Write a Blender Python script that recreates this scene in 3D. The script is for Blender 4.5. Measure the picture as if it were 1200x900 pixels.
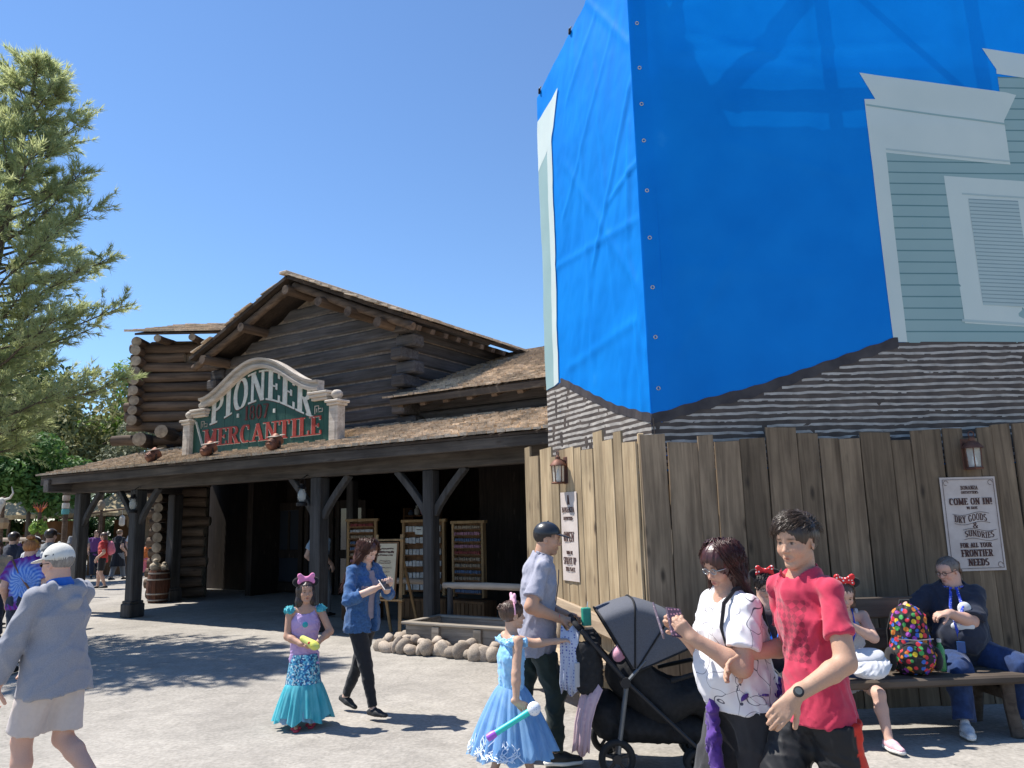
import bpy, math, random
import numpy as np
from mathutils import Vector, Matrix, Euler
S = bpy.context.scene
COL = S.collection
PI = math.pi
rad = math.radians
for _o in list(bpy.data.objects):
    bpy.data.objects.remove(_o)

# ------------------------------------------------------------ camera
P_, R_ = rad(9.8), rad(1.5)
fw = Vector((0, math.cos(P_), math.sin(P_))); r0 = Vector((1, 0, 0)); u0 = r0.cross(fw)
cr = r0 * math.cos(R_) - u0 * math.sin(R_); cu = u0 * math.cos(R_) + r0 * math.sin(R_)
cd = bpy.data.cameras.new('camera'); cam = bpy.data.objects.new('camera', cd); COL.objects.link(cam)
m = Matrix.Identity(4)
for i in range(3):
    m[i][0] = cr[i]; m[i][1] = cu[i]; m[i][2] = -fw[i]
m.translation = Vector((0, 0, 1.72)); cam.matrix_world = m
cd.sensor_fit = 'HORIZONTAL'; cd.sensor_width = 36; cd.lens = 27.0
cd.clip_start = 0.05; cd.clip_end = 2000
S.camera = cam

# ------------------------------------------------------------ sky, sun, exposure
SUN = Vector((-0.545, 0.19, 1.0)).normalized()          # towards the sun
W = bpy.data.worlds.new('World'); S.world = W; W.use_nodes = True
wn = W.node_tree; wn.nodes.clear()
sk = wn.nodes.new('ShaderNodeTexSky'); sk.sky_type = 'NISHITA'; sk.sun_disc = False
sk.sun_elevation = math.asin(SUN.z); sk.sun_rotation = math.atan2(SUN.x, SUN.y)
sk.altitude = 0; sk.air_density = 1.12; sk.dust_density = 0.0; sk.ozone_density = 9.0
bgn = wn.nodes.new('ShaderNodeBackground'); bgn.inputs[1].default_value = 0.105
wo = wn.nodes.new('ShaderNodeOutputWorld')
wn.links.new(sk.outputs[0], bgn.inputs[0]); wn.links.new(bgn.outputs[0], wo.inputs[0])
sd = bpy.data.lights.new('sun', 'SUN'); sd.energy = 4.9; sd.angle = rad(0.53); sd.color = (1.0, 0.95, 0.87)
so = bpy.data.objects.new('sun', sd); COL.objects.link(so)
so.rotation_euler = (-SUN).to_track_quat('-Z', 'Y').to_euler(); so.location = SUN * 60
S.view_settings.view_transform = 'Standard'; S.view_settings.look = 'None'
S.view_settings.gamma = 1.0; S.view_settings.use_curve_mapping = False
S.view_settings.exposure = 0.76
S.cycles.max_bounces = 6; S.cycles.transparent_max_bounces = 8
S.cycles.use_denoising = True

# ------------------------------------------------------------ object helpers
def setp(o, label=None, cat=None, group=None, kind=None):
    if label: o['label'] = label
    if cat: o['category'] = cat
    if group: o['group'] = group
    if kind: o['kind'] = kind
    return o

def empty(name, loc=(0, 0, 0), rz=0.0, label=None, cat=None, group=None):
    o = bpy.data.objects.new(name, None); COL.objects.link(o)
    o.location = loc; o.rotation_euler = (0, 0, rz); o.empty_display_size = 0.1
    return setp(o, label, cat, group)

def link(name, me, parent=None, loc=None, rot=None, scale=None):
    o = bpy.data.objects.new(name, me); COL.objects.link(o)
    if parent: o.parent = parent
    if loc is not None: o.location = loc
    if rot is not None: o.rotation_euler = rot
    if scale is not None: o.scale = scale
    return o

def chamfer_box(c, s, b):
    """vertices and faces of a box with bevelled edges (26 faces)"""
    hx, hy, hz = s[0] / 2, s[1] / 2, s[2] / 2
    b = min(b, hx * .9, hy * .9, hz * .9)
    V = []; idx = {}
    for sx in (-1, 1):
        for sy in (-1, 1):
            for sz in (-1, 1):
                for ax in range(3):
                    p = [sx * (hx - b), sy * (hy - b), sz * (hz - b)]
                    p[ax] = (sx * hx, sy * hy, sz * hz)[ax]
                    idx[(sx, sy, sz, ax)] = len(V); V.append((p[0] + c[0], p[1] + c[1], p[2] + c[2]))
    F = []
    def quad(a):
        F.append(a)
    for ax in range(3):
        o1, o2 = [(1, 2), (2, 0), (0, 1)][ax]
        for s_ in (-1, 1):
            ring = []
            for a, bb in ((-1, -1), (1, -1), (1, 1), (-1, 1)):
                k = [0, 0, 0]; k[ax] = s_; k[o1] = a; k[o2] = bb
                ring.append(idx[(k[0], k[1], k[2], ax)])
            F.append(ring if s_ > 0 else ring[::-1])
    for ax in range(3):
        o1, o2 = [(1, 2), (2, 0), (0, 1)][ax]
        for a in (-1, 1):
            for bb in (-1, 1):
                q = []
                for s_, fa in ((-1, o1), (1, o1), (1, o2), (-1, o2)):
                    k = [0, 0, 0]; k[ax] = s_; k[o1] = a; k[o2] = bb
                    q.append(idx[(k[0], k[1], k[2], fa)])
                F.append(q if a * bb > 0 else q[::-1])
    for sx in (-1, 1):
        for sy in (-1, 1):
            for sz in (-1, 1):
                t = [idx[(sx, sy, sz, 0)], idx[(sx, sy, sz, 1)], idx[(sx, sy, sz, 2)]]
                F.append(t if sx * sy * sz > 0 else t[::-1])
    return V, F

class MB:
    """collects shapes into one mesh"""
    def __init__(self): self.v = []; self.f = []; self.m = []
    def add(self, V, F, mi=0, M=None):
        n = len(self.v)
        if M is not None: V = [tuple(M @ Vector(p)) for p in V]
        self.v.extend([tuple(p) for p in V]); self.f.extend([[i + n for i in q] for q in F]); self.m.extend([mi] * len(F))
        return self
    def box(self, c, s, b=0.0, mi=0, M=None, rz=0.0):
        if b > 0: V, F = chamfer_box((0, 0, 0), s, b)
        else:
            hx, hy, hz = s[0] / 2, s[1] / 2, s[2] / 2
            V = [(x, y, z) for x in (-hx, hx) for y in (-hy, hy) for z in (-hz, hz)]
            F = [[0, 1, 3, 2], [4, 6, 7, 5], [0, 4, 5, 1], [2, 3, 7, 6], [0, 2, 6, 4], [1, 5, 7, 3]]
        T = Matrix.Translation(c) @ (M if M is not None else Matrix.Rotation(rz, 4, 'Z'))
        return self.add(V, F, mi, T)
    def bar(self, a, b_, w, t, bev=0.0, mi=0, up=(0, 0, 1)):
        a = Vector(a); b_ = Vector(b_); d = (b_ - a); L = d.length; d = d / L
        x = Vector(up).cross(d)
        if x.length < 1e-4: x = Vector((1, 0, 0)).cross(d)
        x.normalize(); y = d.cross(x)
        M = Matrix((x, y, d)).transposed().to_4x4()
        return self.box((a + b_) / 2, (w, t, L), bev, mi, M)
    def tube(self, pts, r, n=10, mi=0, caps=True, ell=None):
        pts = [Vector(p) for p in pts]
        if not hasattr(r, '__len__'): r = [r] * len(pts)
        V = []; F = []
        t0 = (pts[1] - pts[0]).normalized()
        ref = Vector((0, 0, 1)) if abs(t0.z) < .9 else Vector((1, 0, 0))
        x = ref.cross(t0).normalized()
        for i, p in enumerate(pts):
            t = (pts[min(i + 1, len(pts) - 1)] - pts[max(i - 1, 0)])
            if t.length < 1e-9: t = t0
            t.normalize(); x = (x - t * x.dot(t)).normalized(); y = t.cross(x)
            for k in range(n):
                a = 2 * PI * k / n
                V.append(p + (x * math.cos(a) + y * math.sin(a) * (ell or 1)) * r[i])
        for i in range(len(pts) - 1):
            for k in range(n):
                k2 = (k + 1) % n
                F.append([i * n + k, i * n + k2, (i + 1) * n + k2, (i + 1) * n + k])
        if caps:
            F.append(list(range(n))[::-1]); F.append([(len(pts) - 1) * n + k for k in range(n)])
        return self.add(V, F, mi)
    def lathe(self, prof, n=20, c=(0, 0, 0), mi=0, M=None, sx=1, sy=1):
        V = []; F = []
        for r, z in prof:
            for k in range(n):
                a = 2 * PI * k / n
                V.append((c[0] + r * math.cos(a) * sx, c[1] + r * math.sin(a) * sy, c[2] + z))
        for i in range(len(prof) - 1):
            for k in range(n):
                k2 = (k + 1) % n
                F.append([i * n + k, i * n + k2, (i + 1) * n + k2, (i + 1) * n + k])
        F.append(list(range(n))[::-1]); F.append([(len(prof) - 1) * n + k for k in range(n)])
        return self.add(V, F, mi, M)
    def prism(self, poly, y0, y1, mi=0, M=None):
        """polygon in x,z extruded along y"""
        n = len(poly)
        A = sum(poly[i][0] * poly[(i + 1) % n][1] - poly[(i + 1) % n][0] * poly[i][1] for i in range(n))
        if A < 0: poly = poly[::-1]
        V = [(x, y0, z) for x, z in poly] + [(x, y1, z) for x, z in poly]
        F = [list(range(n)), [n + i for i in range(n)][::-1]]
        for i in range(n):
            j = (i + 1) % n; F.append([j, i, n + i, n + j])
        return self.add(V, F, mi, M)
    def sphere(self, c, r, n=12, mi=0, M=None):
        if not hasattr(r, '__len__'): r = (r, r, r)
        prof = []
        V = []; F = []
        k = n // 2 + 1
        for i in range(1, k):
            th = PI * i / k
            for j in range(n):
                a = 2 * PI * j / n
                V.append((r[0] * math.sin(th) * math.cos(a), r[1] * math.sin(th) * math.sin(a), r[2] * math.cos(th)))
        t = len(V); V.append((0, 0, r[2])); V.append((0, 0, -r[2]))
        for j in range(n):
            F.append([t, j, (j + 1) % n]); b = (k - 2) * n; F.append([t + 1, b + (j + 1) % n, b + j])
        for i in range(k - 2):
            for j in range(n):
                F.append([i * n + j, (i + 1) * n + j, (i + 1) * n + (j + 1) % n, i * n + (j + 1) % n])
        T = Matrix.Translation(c)
        if M is not None: T = T @ M
        return self.add(V, F, mi, T)
    def build(self, name, mats, parent=None, smooth=False, loc=None, rot=None):
        me = bpy.data.meshes.new(name); me.from_pydata(self.v, [], self.f)
        if not isinstance(mats, (list, tuple)): mats = [mats]
        for x in mats: me.materials.append(x)
        if len(mats) > 1: me.polygons.foreach_set('material_index', self.m)
        if smooth:
            me.polygons.foreach_set('use_smooth', [True] * len(me.polygons))
            if smooth == 'auto': me.set_sharp_from_angle(angle=rad(40))
        me.update()
        return link(name, me, parent, loc, rot)

def copy_tree(o, parent=None):
    c = o.copy(); COL.objects.link(c); c.parent = parent
    for ch in list(o.children): copy_tree(ch, c)
    return c

# ------------------------------------------------------------ materials
def mat(name, c1, c2=None, rough=.8, scale=6., detail=5., bump=0., bscale=None, metal=0., spec=.35, stretch=(1, 1, 1),
        rnd=0., ramp=(.35, .65), sheen=0., coords='Object', emit=None, translucent=0., alpha=1., coat=0., bdist=.01):
    M = bpy.data.materials.new(name); M.use_nodes = True
    nt = M.node_tree; N = nt.nodes; Lk = nt.links.new
    b = N['Principled BSDF']; b.inputs['Roughness'].default_value = rough; b.inputs['Metallic'].default_value = metal
    b.inputs['Specular IOR Level'].default_value = spec
    if sheen: b.inputs['Sheen Weight'].default_value = sheen; b.inputs['Sheen Roughness'].default_value = .5
    if coat: b.inputs['Coat Weight'].default_value = coat; b.inputs['Coat Roughness'].default_value = .15
    if alpha < 1: b.inputs['Alpha'].default_value = alpha
    tc = N.new('ShaderNodeTexCoord'); oi = N.new('ShaderNodeObjectInfo')
    add = N.new('ShaderNodeVectorMath'); add.operation = 'ADD'
    sc = N.new('ShaderNodeVectorMath'); sc.operation = 'SCALE'; sc.inputs[0].default_value = (17., 31., 23.)
    Lk(oi.outputs['Random'], sc.inputs['Scale']); Lk(tc.outputs[coords], add.inputs[0]); Lk(sc.outputs[0], add.inputs[1])
    mp = N.new('ShaderNodeMapping'); mp.inputs['Scale'].default_value = stretch; Lk(add.outputs[0], mp.inputs[0])
    nz = N.new('ShaderNodeTexNoise'); nz.inputs['Scale'].default_value = scale; nz.inputs['Detail'].default_value = detail
    nz.inputs['Roughness'].default_value = .6
    Lk(mp.outputs[0], nz.inputs['Vector'])
    col = None
    if c2 is not None:
        rp = N.new('ShaderNodeValToRGB'); e = rp.color_ramp.elements
        e[0].position = ramp[0]; e[0].color = (*c1, 1); e[1].position = ramp[1]; e[1].color = (*c2, 1)
        Lk(nz.outputs[0], rp.inputs[0]); col = rp.outputs[0]
    else:
        rgb = N.new('ShaderNodeRGB'); rgb.outputs[0].default_value = (*c1, 1); col = rgb.outputs[0]
    if rnd:
        hs = N.new('ShaderNodeHueSaturation'); mr = N.new('ShaderNodeMapRange')
        mr.inputs[3].default_value = 1 - rnd; mr.inputs[4].default_value = 1 + rnd
        Lk(oi.outputs['Random'], mr.inputs[0]); Lk(mr.outputs[0], hs.inputs['Value']); Lk(col, hs.inputs['Color']); col = hs.outputs[0]
    Lk(col, b.inputs['Base Color'])
    if bump:
        nb = nz
        if bscale:
            nb = N.new('ShaderNodeTexNoise'); nb.inputs['Scale'].default_value = bscale; nb.inputs['Detail'].default_value = 4
            Lk(mp.outputs[0], nb.inputs['Vector'])
        bp = N.new('ShaderNodeBump'); bp.inputs['Strength'].default_value = bump; bp.inputs['Distance'].default_value = bdist
        Lk(nb.outputs[0], bp.inputs['Height']); Lk(bp.outputs[0], b.inputs['Normal'])
    if emit:
        b.inputs['Emission Color'].default_value = (*emit[0], 1); b.inputs['Emission Strength'].default_value = emit[1]
    if translucent:
        tr = N.new('ShaderNodeBsdfTranslucent'); mx = N.new('ShaderNodeMixShader'); mx.inputs[0].default_value = translucent
        Lk(col, tr.inputs[0]); Lk(b.outputs[0], mx.inputs[1]); Lk(tr.outputs[0], mx.inputs[2]); Lk(mx.outputs[0], N['Material Output'].inputs[0])
    M['_col'] = 1
    return M

def wood(name, c1, c2, axis=2, rough=.85, rnd=.15, grain=1.0, knots=True, bump=.5, dark=(.06, .045, .035), coat=0.):
    """long-grained timber: streaks along the axis, knots, weathering patches, one tone for each plank"""
    M = bpy.data.materials.new(name); M.use_nodes = True
    nt = M.node_tree; N = nt.nodes; Lk = nt.links.new
    b = N['Principled BSDF']; b.inputs['Roughness'].default_value = rough; b.inputs['Specular IOR Level'].default_value = .25
    tc = N.new('ShaderNodeTexCoord'); oi = N.new('ShaderNodeObjectInfo')
    sc = N.new('ShaderNodeVectorMath'); sc.operation = 'SCALE'; sc.inputs[0].default_value = (13.7, 29.3, 41.9)
    Lk(oi.outputs['Random'], sc.inputs['Scale'])
    add = N.new('ShaderNodeVectorMath'); add.operation = 'ADD'; Lk(tc.outputs['Object'], add.inputs[0]); Lk(sc.outputs[0], add.inputs[1])
    def nz(scale, st, det=5, dist=0.):
        mp = N.new('ShaderNodeMapping'); v = [1, 1, 1]; v[axis] = st; mp.inputs['Scale'].default_value = v
        Lk(add.outputs[0], mp.inputs[0]); n = N.new('ShaderNodeTexNoise'); n.inputs['Scale'].default_value = scale
        n.inputs['Detail'].default_value = det; n.inputs['Distortion'].default_value = dist; n.inputs['Roughness'].default_value = .62
        Lk(mp.outputs[0], n.inputs['Vector']); return n
    g1 = nz(26 * grain, .05, 6, .6); g2 = nz(3.2, .35, 4)
    rp = N.new('ShaderNodeValToRGB'); e = rp.color_ramp.elements
    e[0].position = .33; e[0].color = (*c2, 1); e[1].position = .66; e[1].color = (*c1, 1); Lk(g1.outputs[0], rp.inputs[0])
    mr2 = N.new('ShaderNodeMapRange'); mr2.inputs[1].default_value = .35; mr2.inputs[2].default_value = .7
    mr2.inputs[3].default_value = .68; mr2.inputs[4].default_value = 1.2; Lk(g2.outputs[0], mr2.inputs[0])
    hs = N.new('ShaderNodeHueSaturation'); mr = N.new('ShaderNodeMapRange'); mr.inputs[3].default_value = 1 - rnd; mr.inputs[4].default_value = 1 + rnd
    Lk(oi.outputs['Random'], mr.inputs[0]); mu = N.new('ShaderNodeMath'); mu.operation = 'MULTIPLY'
    Lk(mr.outputs[0], mu.inputs[0]); Lk(mr2.outputs[0], mu.inputs[1]); Lk(mu.outputs[0], hs.inputs['Value']); Lk(rp.outputs[0], hs.inputs['Color'])
    col = hs.outputs[0]
    if knots:
        mp = N.new('ShaderNodeMapping'); v = [5.5, 5.5, 5.5]; v[axis] = 1.9; mp.inputs['Scale'].default_value = v; Lk(add.outputs[0], mp.inputs[0])
        vo = N.new('ShaderNodeTexVoronoi'); vo.inputs['Scale'].default_value = 1.; Lk(mp.outputs[0], vo.inputs['Vector'])
        kr = N.new('ShaderNodeMapRange'); kr.inputs[1].default_value = .05; kr.inputs[2].default_value = .16; kr.inputs[3].default_value = .85; kr.inputs[4].default_value = 0.
        Lk(vo.outputs['Distance'], kr.inputs[0])
        mx = N.new('ShaderNodeMix'); mx.data_type = 'RGBA'; Lk(kr.outputs[0], mx.inputs[0]); Lk(col, mx.inputs[6]); mx.inputs[7].default_value = (*dark, 1)
        col = mx.outputs[2]
    Lk(col, b.inputs['Base Color'])
    bp = N.new('ShaderNodeBump'); bp.inputs['Strength'].default_value = bump; bp.inputs['Distance'].default_value = .006
    Lk(g1.outputs[0], bp.inputs['Height']); Lk(bp.outputs[0], b.inputs['Normal'])
    if coat: b.inputs['Coat Weight'].default_value = coat
    return M

def attr_mat(name, rough=.6, spec=.4, bump=0., bscale=60., sss=0., sheen=0.):
    """colour comes from the mesh's own colour attribute (skin, painted cloth patterns)"""
    M = bpy.data.materials.new(name); M.use_nodes = True
    N = M.node_tree.nodes; Lk = M.node_tree.links.new; b = N['Principled BSDF']
    b.inputs['Roughness'].default_value = rough; b.inputs['Specular IOR Level'].default_value = spec
    at = N.new('ShaderNodeAttribute'); at.attribute_name = 'col'
    col = at.outputs['Color']
    nz = N.new('ShaderNodeTexNoise'); nz.inputs['Scale'].default_value = bscale; nz.inputs['Detail'].default_value = 4
    tc = N.new('ShaderNodeTexCoord'); Lk(tc.outputs['Object'], nz.inputs['Vector'])
    hs = N.new('ShaderNodeHueSaturation'); mr = N.new('ShaderNodeMapRange'); mr.inputs[3].default_value = .88; mr.inputs[4].default_value = 1.1
    Lk(nz.outputs[0], mr.inputs[0]); Lk(mr.outputs[0], hs.inputs['Value']); Lk(col, hs.inputs['Color'])
    Lk(hs.outputs[0], b.inputs['Base Color'])
    if sss:
        b.inputs['Subsurface Weight'].default_value = sss; b.inputs['Subsurface Radius'].default_value = (.012, .005, .003); b.inputs['Subsurface Scale'].default_value = 1.
    if sheen: b.inputs['Sheen Weight'].default_value = sheen
    if bump:
        bp = N.new('ShaderNodeBump'); bp.inputs['Strength'].default_value = bump; bp.inputs['Distance'].default_value = .003
        Lk(nz.outputs[0], bp.inputs['Height']); Lk(bp.outputs[0], b.inputs['Normal'])
    return M

# ------------------------------------------------------------ lettering: slab-serif strokes
def _arc(cx, cy, rx, ry, a0, a1, n=9):
    return [(cx + rx * math.cos(rad(a0 + (a1 - a0) * i / n)), cy + ry * math.sin(rad(a0 + (a1 - a0) * i / n))) for i in range(n + 1)]
# each glyph: (advance, strokes); a stroke is (points, weight) with weight T thick or t thin; serifs are 's' strokes
GL = {}
def _g(ch, w, strokes): GL[ch] = (w, strokes)
T_, t_ = 1., .42
_g('I', .36, [([(.18, 0), (.18, 1)], T_), 's0.18', 'S0.18'])
_g('P', .62, [([(.16, 0), (.16, 1)], T_), ([(.16, 1)] + _arc(.34, .74, .2, .26, 90, -90) + [(.16, .48)], .8), 's0.16', 'S0.12'])
_g('R', .68, [([(.16, 0), (.16, 1)], T_), ([(.16, 1)] + _arc(.34, .76, .2, .24, 90, -90) + [(.16, .52)], .8), ([(.36, .52), (.58, 0)], T_), 's0.16', 's0.6', 'S0.12'])
_g('O', .68, [(_arc(.34, .5, .25, .5, 0, 360, 24), .85)])
_g('N', .74, [([(.14, 0), (.14, 1)], .6), ([(.14, 1), (.6, 0)], T_), ([(.6, 0), (.6, 1)], .6), 's0.14', 'S0.1', 'S0.6'])
_g('E', .58, [([(.16, 0), (.16, 1)], T_), ([(.16, .97), (.52, .97)], .5), ([(.16, .5), (.42, .5)], .5), ([(.16, .03), (.54, .03)], .5), ([(.52, .99), (.52, .78)], .45), ([(.54, .01), (.54, .24)], .45), ([(.42, .4), (.42, .6)], .4), 's0.14', 'S0.14'])
_g('F', .56, [([(.16, 0), (.16, 1)], T_), ([(.16, .97), (.52, .97)], .5), ([(.16, .5), (.42, .5)], .5), ([(.52, .99), (.52, .76)], .45), ([(.42, .4), (.42, .6)], .4), 's0.16', 'S0.14'])
_g('M', .86, [([(.14, 0), (.14, 1)], .6), ([(.14, 1), (.43, .1)], T_), ([(.43, .1), (.72, 1)], .6), ([(.72, 0), (.72, 1)], T_), 's0.14', 's0.72', 'S0.12', 'S0.74'])
_g('C', .64, [(_arc(.36, .5, .25, .5, 55, 305, 18), .9), ([(.52, .96), (.52, .72)], .45)])
_g('G', .68, [(_arc(.36, .5, .25, .5, 55, 300, 18), .9), ([(.52, .96), (.52, .72)], .45), ([(.55, .05), (.55, .4)], .8), ([(.4, .4), (.64, .4)], .45)])
_g('A', .72, [([(.1, 0), (.36, 1)], .6), ([(.36, 1), (.62, 0)], T_), ([(.2, .33), (.54, .33)], .5), 's0.1', 's0.62'])
_g('T', .64, [([(.32, 0), (.32, 1)], T_), ([(.06, .97), (.58, .97)], .5), ([(.06, .99), (.06, .76)], .45), ([(.58, .99), (.58, .76)], .45), 's0.32'])
_g('L', .56, [([(.16, 0), (.16, 1)], T_), ([(.16, .03), (.52, .03)], .5), ([(.52, .01), (.52, .27)], .45), 'S0.16', 's0.14'])
_g('D', .68, [([(.16, 0), (.16, 1)], T_), ([(.16, .98)] + _arc(.3, .5, .28, .48, 90, -90, 14) + [(.16, .02)], .8), 's0.12', 'S0.12'])
_g('B', .64, [([(.16, 0), (.16, 1)], T_), ([(.16, .98)] + _arc(.34, .75, .17, .23, 90, -90) + [(.16, .52)], .7), ([(.34, .52)] + _arc(.35, .27, .2, .25, 90, -90) + [(.16, .02)], .8), 's0.12', 'S0.12'])
_g('S', .58, [(_arc(.29, .74, .19, .24, 30, 270, 12) + _arc(.29, .26, .2, .24, 90, -150, 12), .85)])
_g('U', .7, [([(.16, 1), (.16, .3)] + _arc(.36, .28, .2, .27, 180, 360, 12) + [(.56, 1)], .85), 'S0.16', 'S0.56'])
_g('Y', .68, [([(.34, 0), (.34, .45)], T_), ([(.34, .45), (.1, 1)], T_), ([(.34, .45), (.58, 1)], .6), 's0.34', 'S0.1', 'S0.58'])
_g('H', .72, [([(.16, 0), (.16, 1)], T_), ([(.56, 0), (.56, 1)], T_), ([(.16, .5), (.56, .5)], .5), 's0.16', 's0.56', 'S0.16', 'S0.56'])
_g('W', .9, [([(.1, 1), (.28, 0)], T_), ([(.28, 0), (.45, .9)], .6), ([(.45, .9), (.62, 0)], T_), ([(.62, 0), (.8, 1)], .6), 'S0.1', 'S0.8'])
_g('V', .7, [([(.1, 1), (.35, 0)], T_), ([(.35, 0), (.6, 1)], .6), 'S0.1', 'S0.6'])
_g('Z', .6, [([(.08, .97), (.52, .97)], .5), ([(.52, .97), (.08, .03)], T_), ([(.08, .03), (.54, .03)], .5), ([(.09, .99), (.09, .76)], .4), ([(.53, .01), (.53, .24)], .4)])
_g('!', .3, [([(.15, .3), (.15, 1)], T_), ([(.15, 0), (.15, .13)], T_)])
_g('&', .74, [([(.66, 0), (.22, .7)] + _arc(.34, .8, .14, .18, 180, 0, 8) + [(.46, .68), (.16, .42)] + _arc(.32, .24, .2, .23, 150, 310, 10) + [(.66, .5)], .7)])
_g('1', .4, [([(.2, 0), (.2, 1)], T_), ([(.2, .98), (.06, .84)], .5), 's0.2'])
_g('8', .6, [(_arc(.3, .74, .17, .24, 0, 360, 16), .7), (_arc(.3, .26, .2, .26, 0, 360, 16), .75)])
_g('0', .6, [(_arc(.3, .5, .2, .48, 0, 360, 20), .8)])
_g('7', .56, [([(.06, .96), (.5, .96)], .6), ([(.5, .96), (.22, 0)], T_)])
_g(' ', .34, [])

def text_polys(txt, width, height, weight=.15, spacing=.06, serif=True):
    """quads in (x, z) for a line of lettering fitted into width x height, origin lower left"""
    adv = sum(GL[c][0] + spacing for c in txt) - spacing
    sx = width / adv
    out = []; x0 = 0.
    def stroke(pts, w):
        hw = weight * w / 2
        n = len(pts)
        closed = n > 3 and abs(pts[0][0] - pts[-1][0]) < 1e-6 and abs(pts[0][1] - pts[-1][1]) < 1e-6
        L = []; Rr = []
        for i in range(n):
            a = pts[i - 1] if i > 0 else (pts[-2] if closed else pts[0])
            b = pts[i + 1] if i < n - 1 else (pts[1] if closed else pts[-1])
            dx, dy = b[0] - a[0], b[1] - a[1]; l = math.hypot(dx, dy) or 1
            nx, ny = -dy / l * hw, dx / l * hw
            ny *= .62
            L.append((pts[i][0] + nx, pts[i][1] + ny)); Rr.append((pts[i][0] - nx, pts[i][1] - ny))
        for i in range(n - 1): out.append([(x0 + p[0], min(1, max(0, p[1]))) for p in (L[i], Rr[i], Rr[i + 1], L[i + 1])])
    for ch in txt:
        w, st = GL[ch]
        for s in st:
            if isinstance(s, str):
                if not serif: continue
                x = float(s[1:]); z = .03 if s[0] == 's' else .97
                out.append([(x0 + x - weight * .95, z - .03), (x0 + x + weight * .95, z - .03), (x0 + x + weight * .95, z + .03), (x0 + x - weight * .95, z + .03)])
            else: stroke(*s)
        x0 += w + spacing
    return [[(p[0] * sx, p[1] * height) for p in q] for q in out]

def text_mesh(mb, txt, x, z, width, height, y, dy, weight=.15, mi=0, warp=None, serif=True, spacing=.06, M=None):
    for k, q in enumerate(text_polys(txt, width, height, weight, spacing, serif)):
        poly = [(p[0] + x, p[1] + z) for p in q]
        if warp:
            sub = []
            for i in range(4):
                a, b = poly[i], poly[(i + 1) % 4]
                sub.append(a); sub.append(((a[0] + b[0]) / 2, (a[1] + b[1]) / 2))
            poly = [warp(px, pz) for px, pz in sub]
        e = (k % 9) * .00012
        mb.prism(poly, y - e, y + dy, mi, M)
# ============================================================ ground
def ground_material():
    M = bpy.data.materials.new('plaza_concrete'); M.use_nodes = True
    N = M.node_tree.nodes; Lk = M.node_tree.links.new; b = N['Principled BSDF']; b.inputs['Roughness'].default_value = .9
    b.inputs['Specular IOR Level'].default_value = .2
    tc = N.new('ShaderNodeTexCoord')
    def nz(s, d, st=(1, 1, 1), dist=0):
        mp = N.new('ShaderNodeMapping'); mp.inputs['Scale'].default_value = st; Lk(tc.outputs['Object'], mp.inputs[0])
        n = N.new('ShaderNodeTexNoise'); n.inputs['Scale'].default_value = s; n.inputs['Detail'].default_value = d; n.inputs['Distortion'].default_value = dist
        n.inputs['Roughness'].default_value = .62; Lk(mp.outputs[0], n.inputs['Vector']); return n
    a = nz(.55, 6, dist=.6); f = nz(28, 6); g = nz(4.5, 7, dist=.4)
    rp = N.new('ShaderNodeValToRGB'); e = rp.color_ramp.elements
    e[0].position = .3; e[0].color = (.245, .227, .203, 1); e[1].position = .68; e[1].color = (.35, .325, .29, 1)
    Lk(a.outputs[0], rp.inputs[0])
    def mulrange(node, lo, hi, a0=.3, a1=.7):
        r = N.new('ShaderNodeMapRange'); r.inputs[1].default_value = a0; r.inputs[2].default_value = a1; r.inputs[3].default_value = lo; r.inputs[4].default_value = hi
        Lk(node, r.inputs[0]); return r.outputs[0]
    m1 = N.new('ShaderNodeMath'); m1.operation = 'MULTIPLY'; Lk(mulrange(f.outputs[0], .76, 1.2), m1.inputs[0]); Lk(mulrange(g.outputs[0], .84, 1.12), m1.inputs[1])
    # hairline cracks and worn old stains
    vo = N.new('ShaderNodeTexVoronoi'); vo.feature = 'DISTANCE_TO_EDGE'; vo.inputs['Scale'].default_value = .42
    wv = N.new('ShaderNodeVectorMath'); wv.operation = 'ADD'; w2 = N.new('ShaderNodeVectorMath'); w2.operation = 'SCALE'; w2.inputs['Scale'].default_value = .9
    Lk(g.outputs['Color'], w2.inputs[0]); Lk(tc.outputs['Object'], wv.inputs[0]); Lk(w2.outputs[0], wv.inputs[1]); Lk(wv.outputs[0], vo.inputs['Vector'])
    ck = mulrange(vo.outputs['Distance'], .72, 1., .0, .006)
    m2 = N.new('ShaderNodeMath'); m2.operation = 'MULTIPLY'; Lk(m1.outputs[0], m2.inputs[0]); Lk(ck, m2.inputs[1])
    sp = N.new('ShaderNodeTexVoronoi'); sp.inputs['Scale'].default_value = 3.1; Lk(tc.outputs['Object'], sp.inputs['Vector'])
    m3 = N.new('ShaderNodeMath'); m3.operation = 'MULTIPLY'; Lk(m2.outputs[0], m3.inputs[0]); Lk(mulrange(sp.outputs['Distance'], .62, 1., .02, .055), m3.inputs[1])
    hs = N.new('ShaderNodeHueSaturation'); Lk(m3.outputs[0], hs.inputs['Value']); Lk(rp.outputs[0], hs.inputs['Color']); Lk(hs.outputs[0], b.inputs['Base Color'])
    bp = N.new('ShaderNodeBump'); bp.inputs['Strength'].default_value = .55; bp.inputs['Distance'].default_value = .006
    Lk(f.outputs[0], bp.inputs['Height']); Lk(bp.outputs[0], b.inputs['Normal'])
    return M
mb = MB()
mb.add([(-250, -60, 0), (250, -60, 0), (250, 420, 0), (-250, 420, 0)], [[0, 1, 2, 3]])
setp(mb.build('ground', ground_material()), kind='structure')

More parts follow.
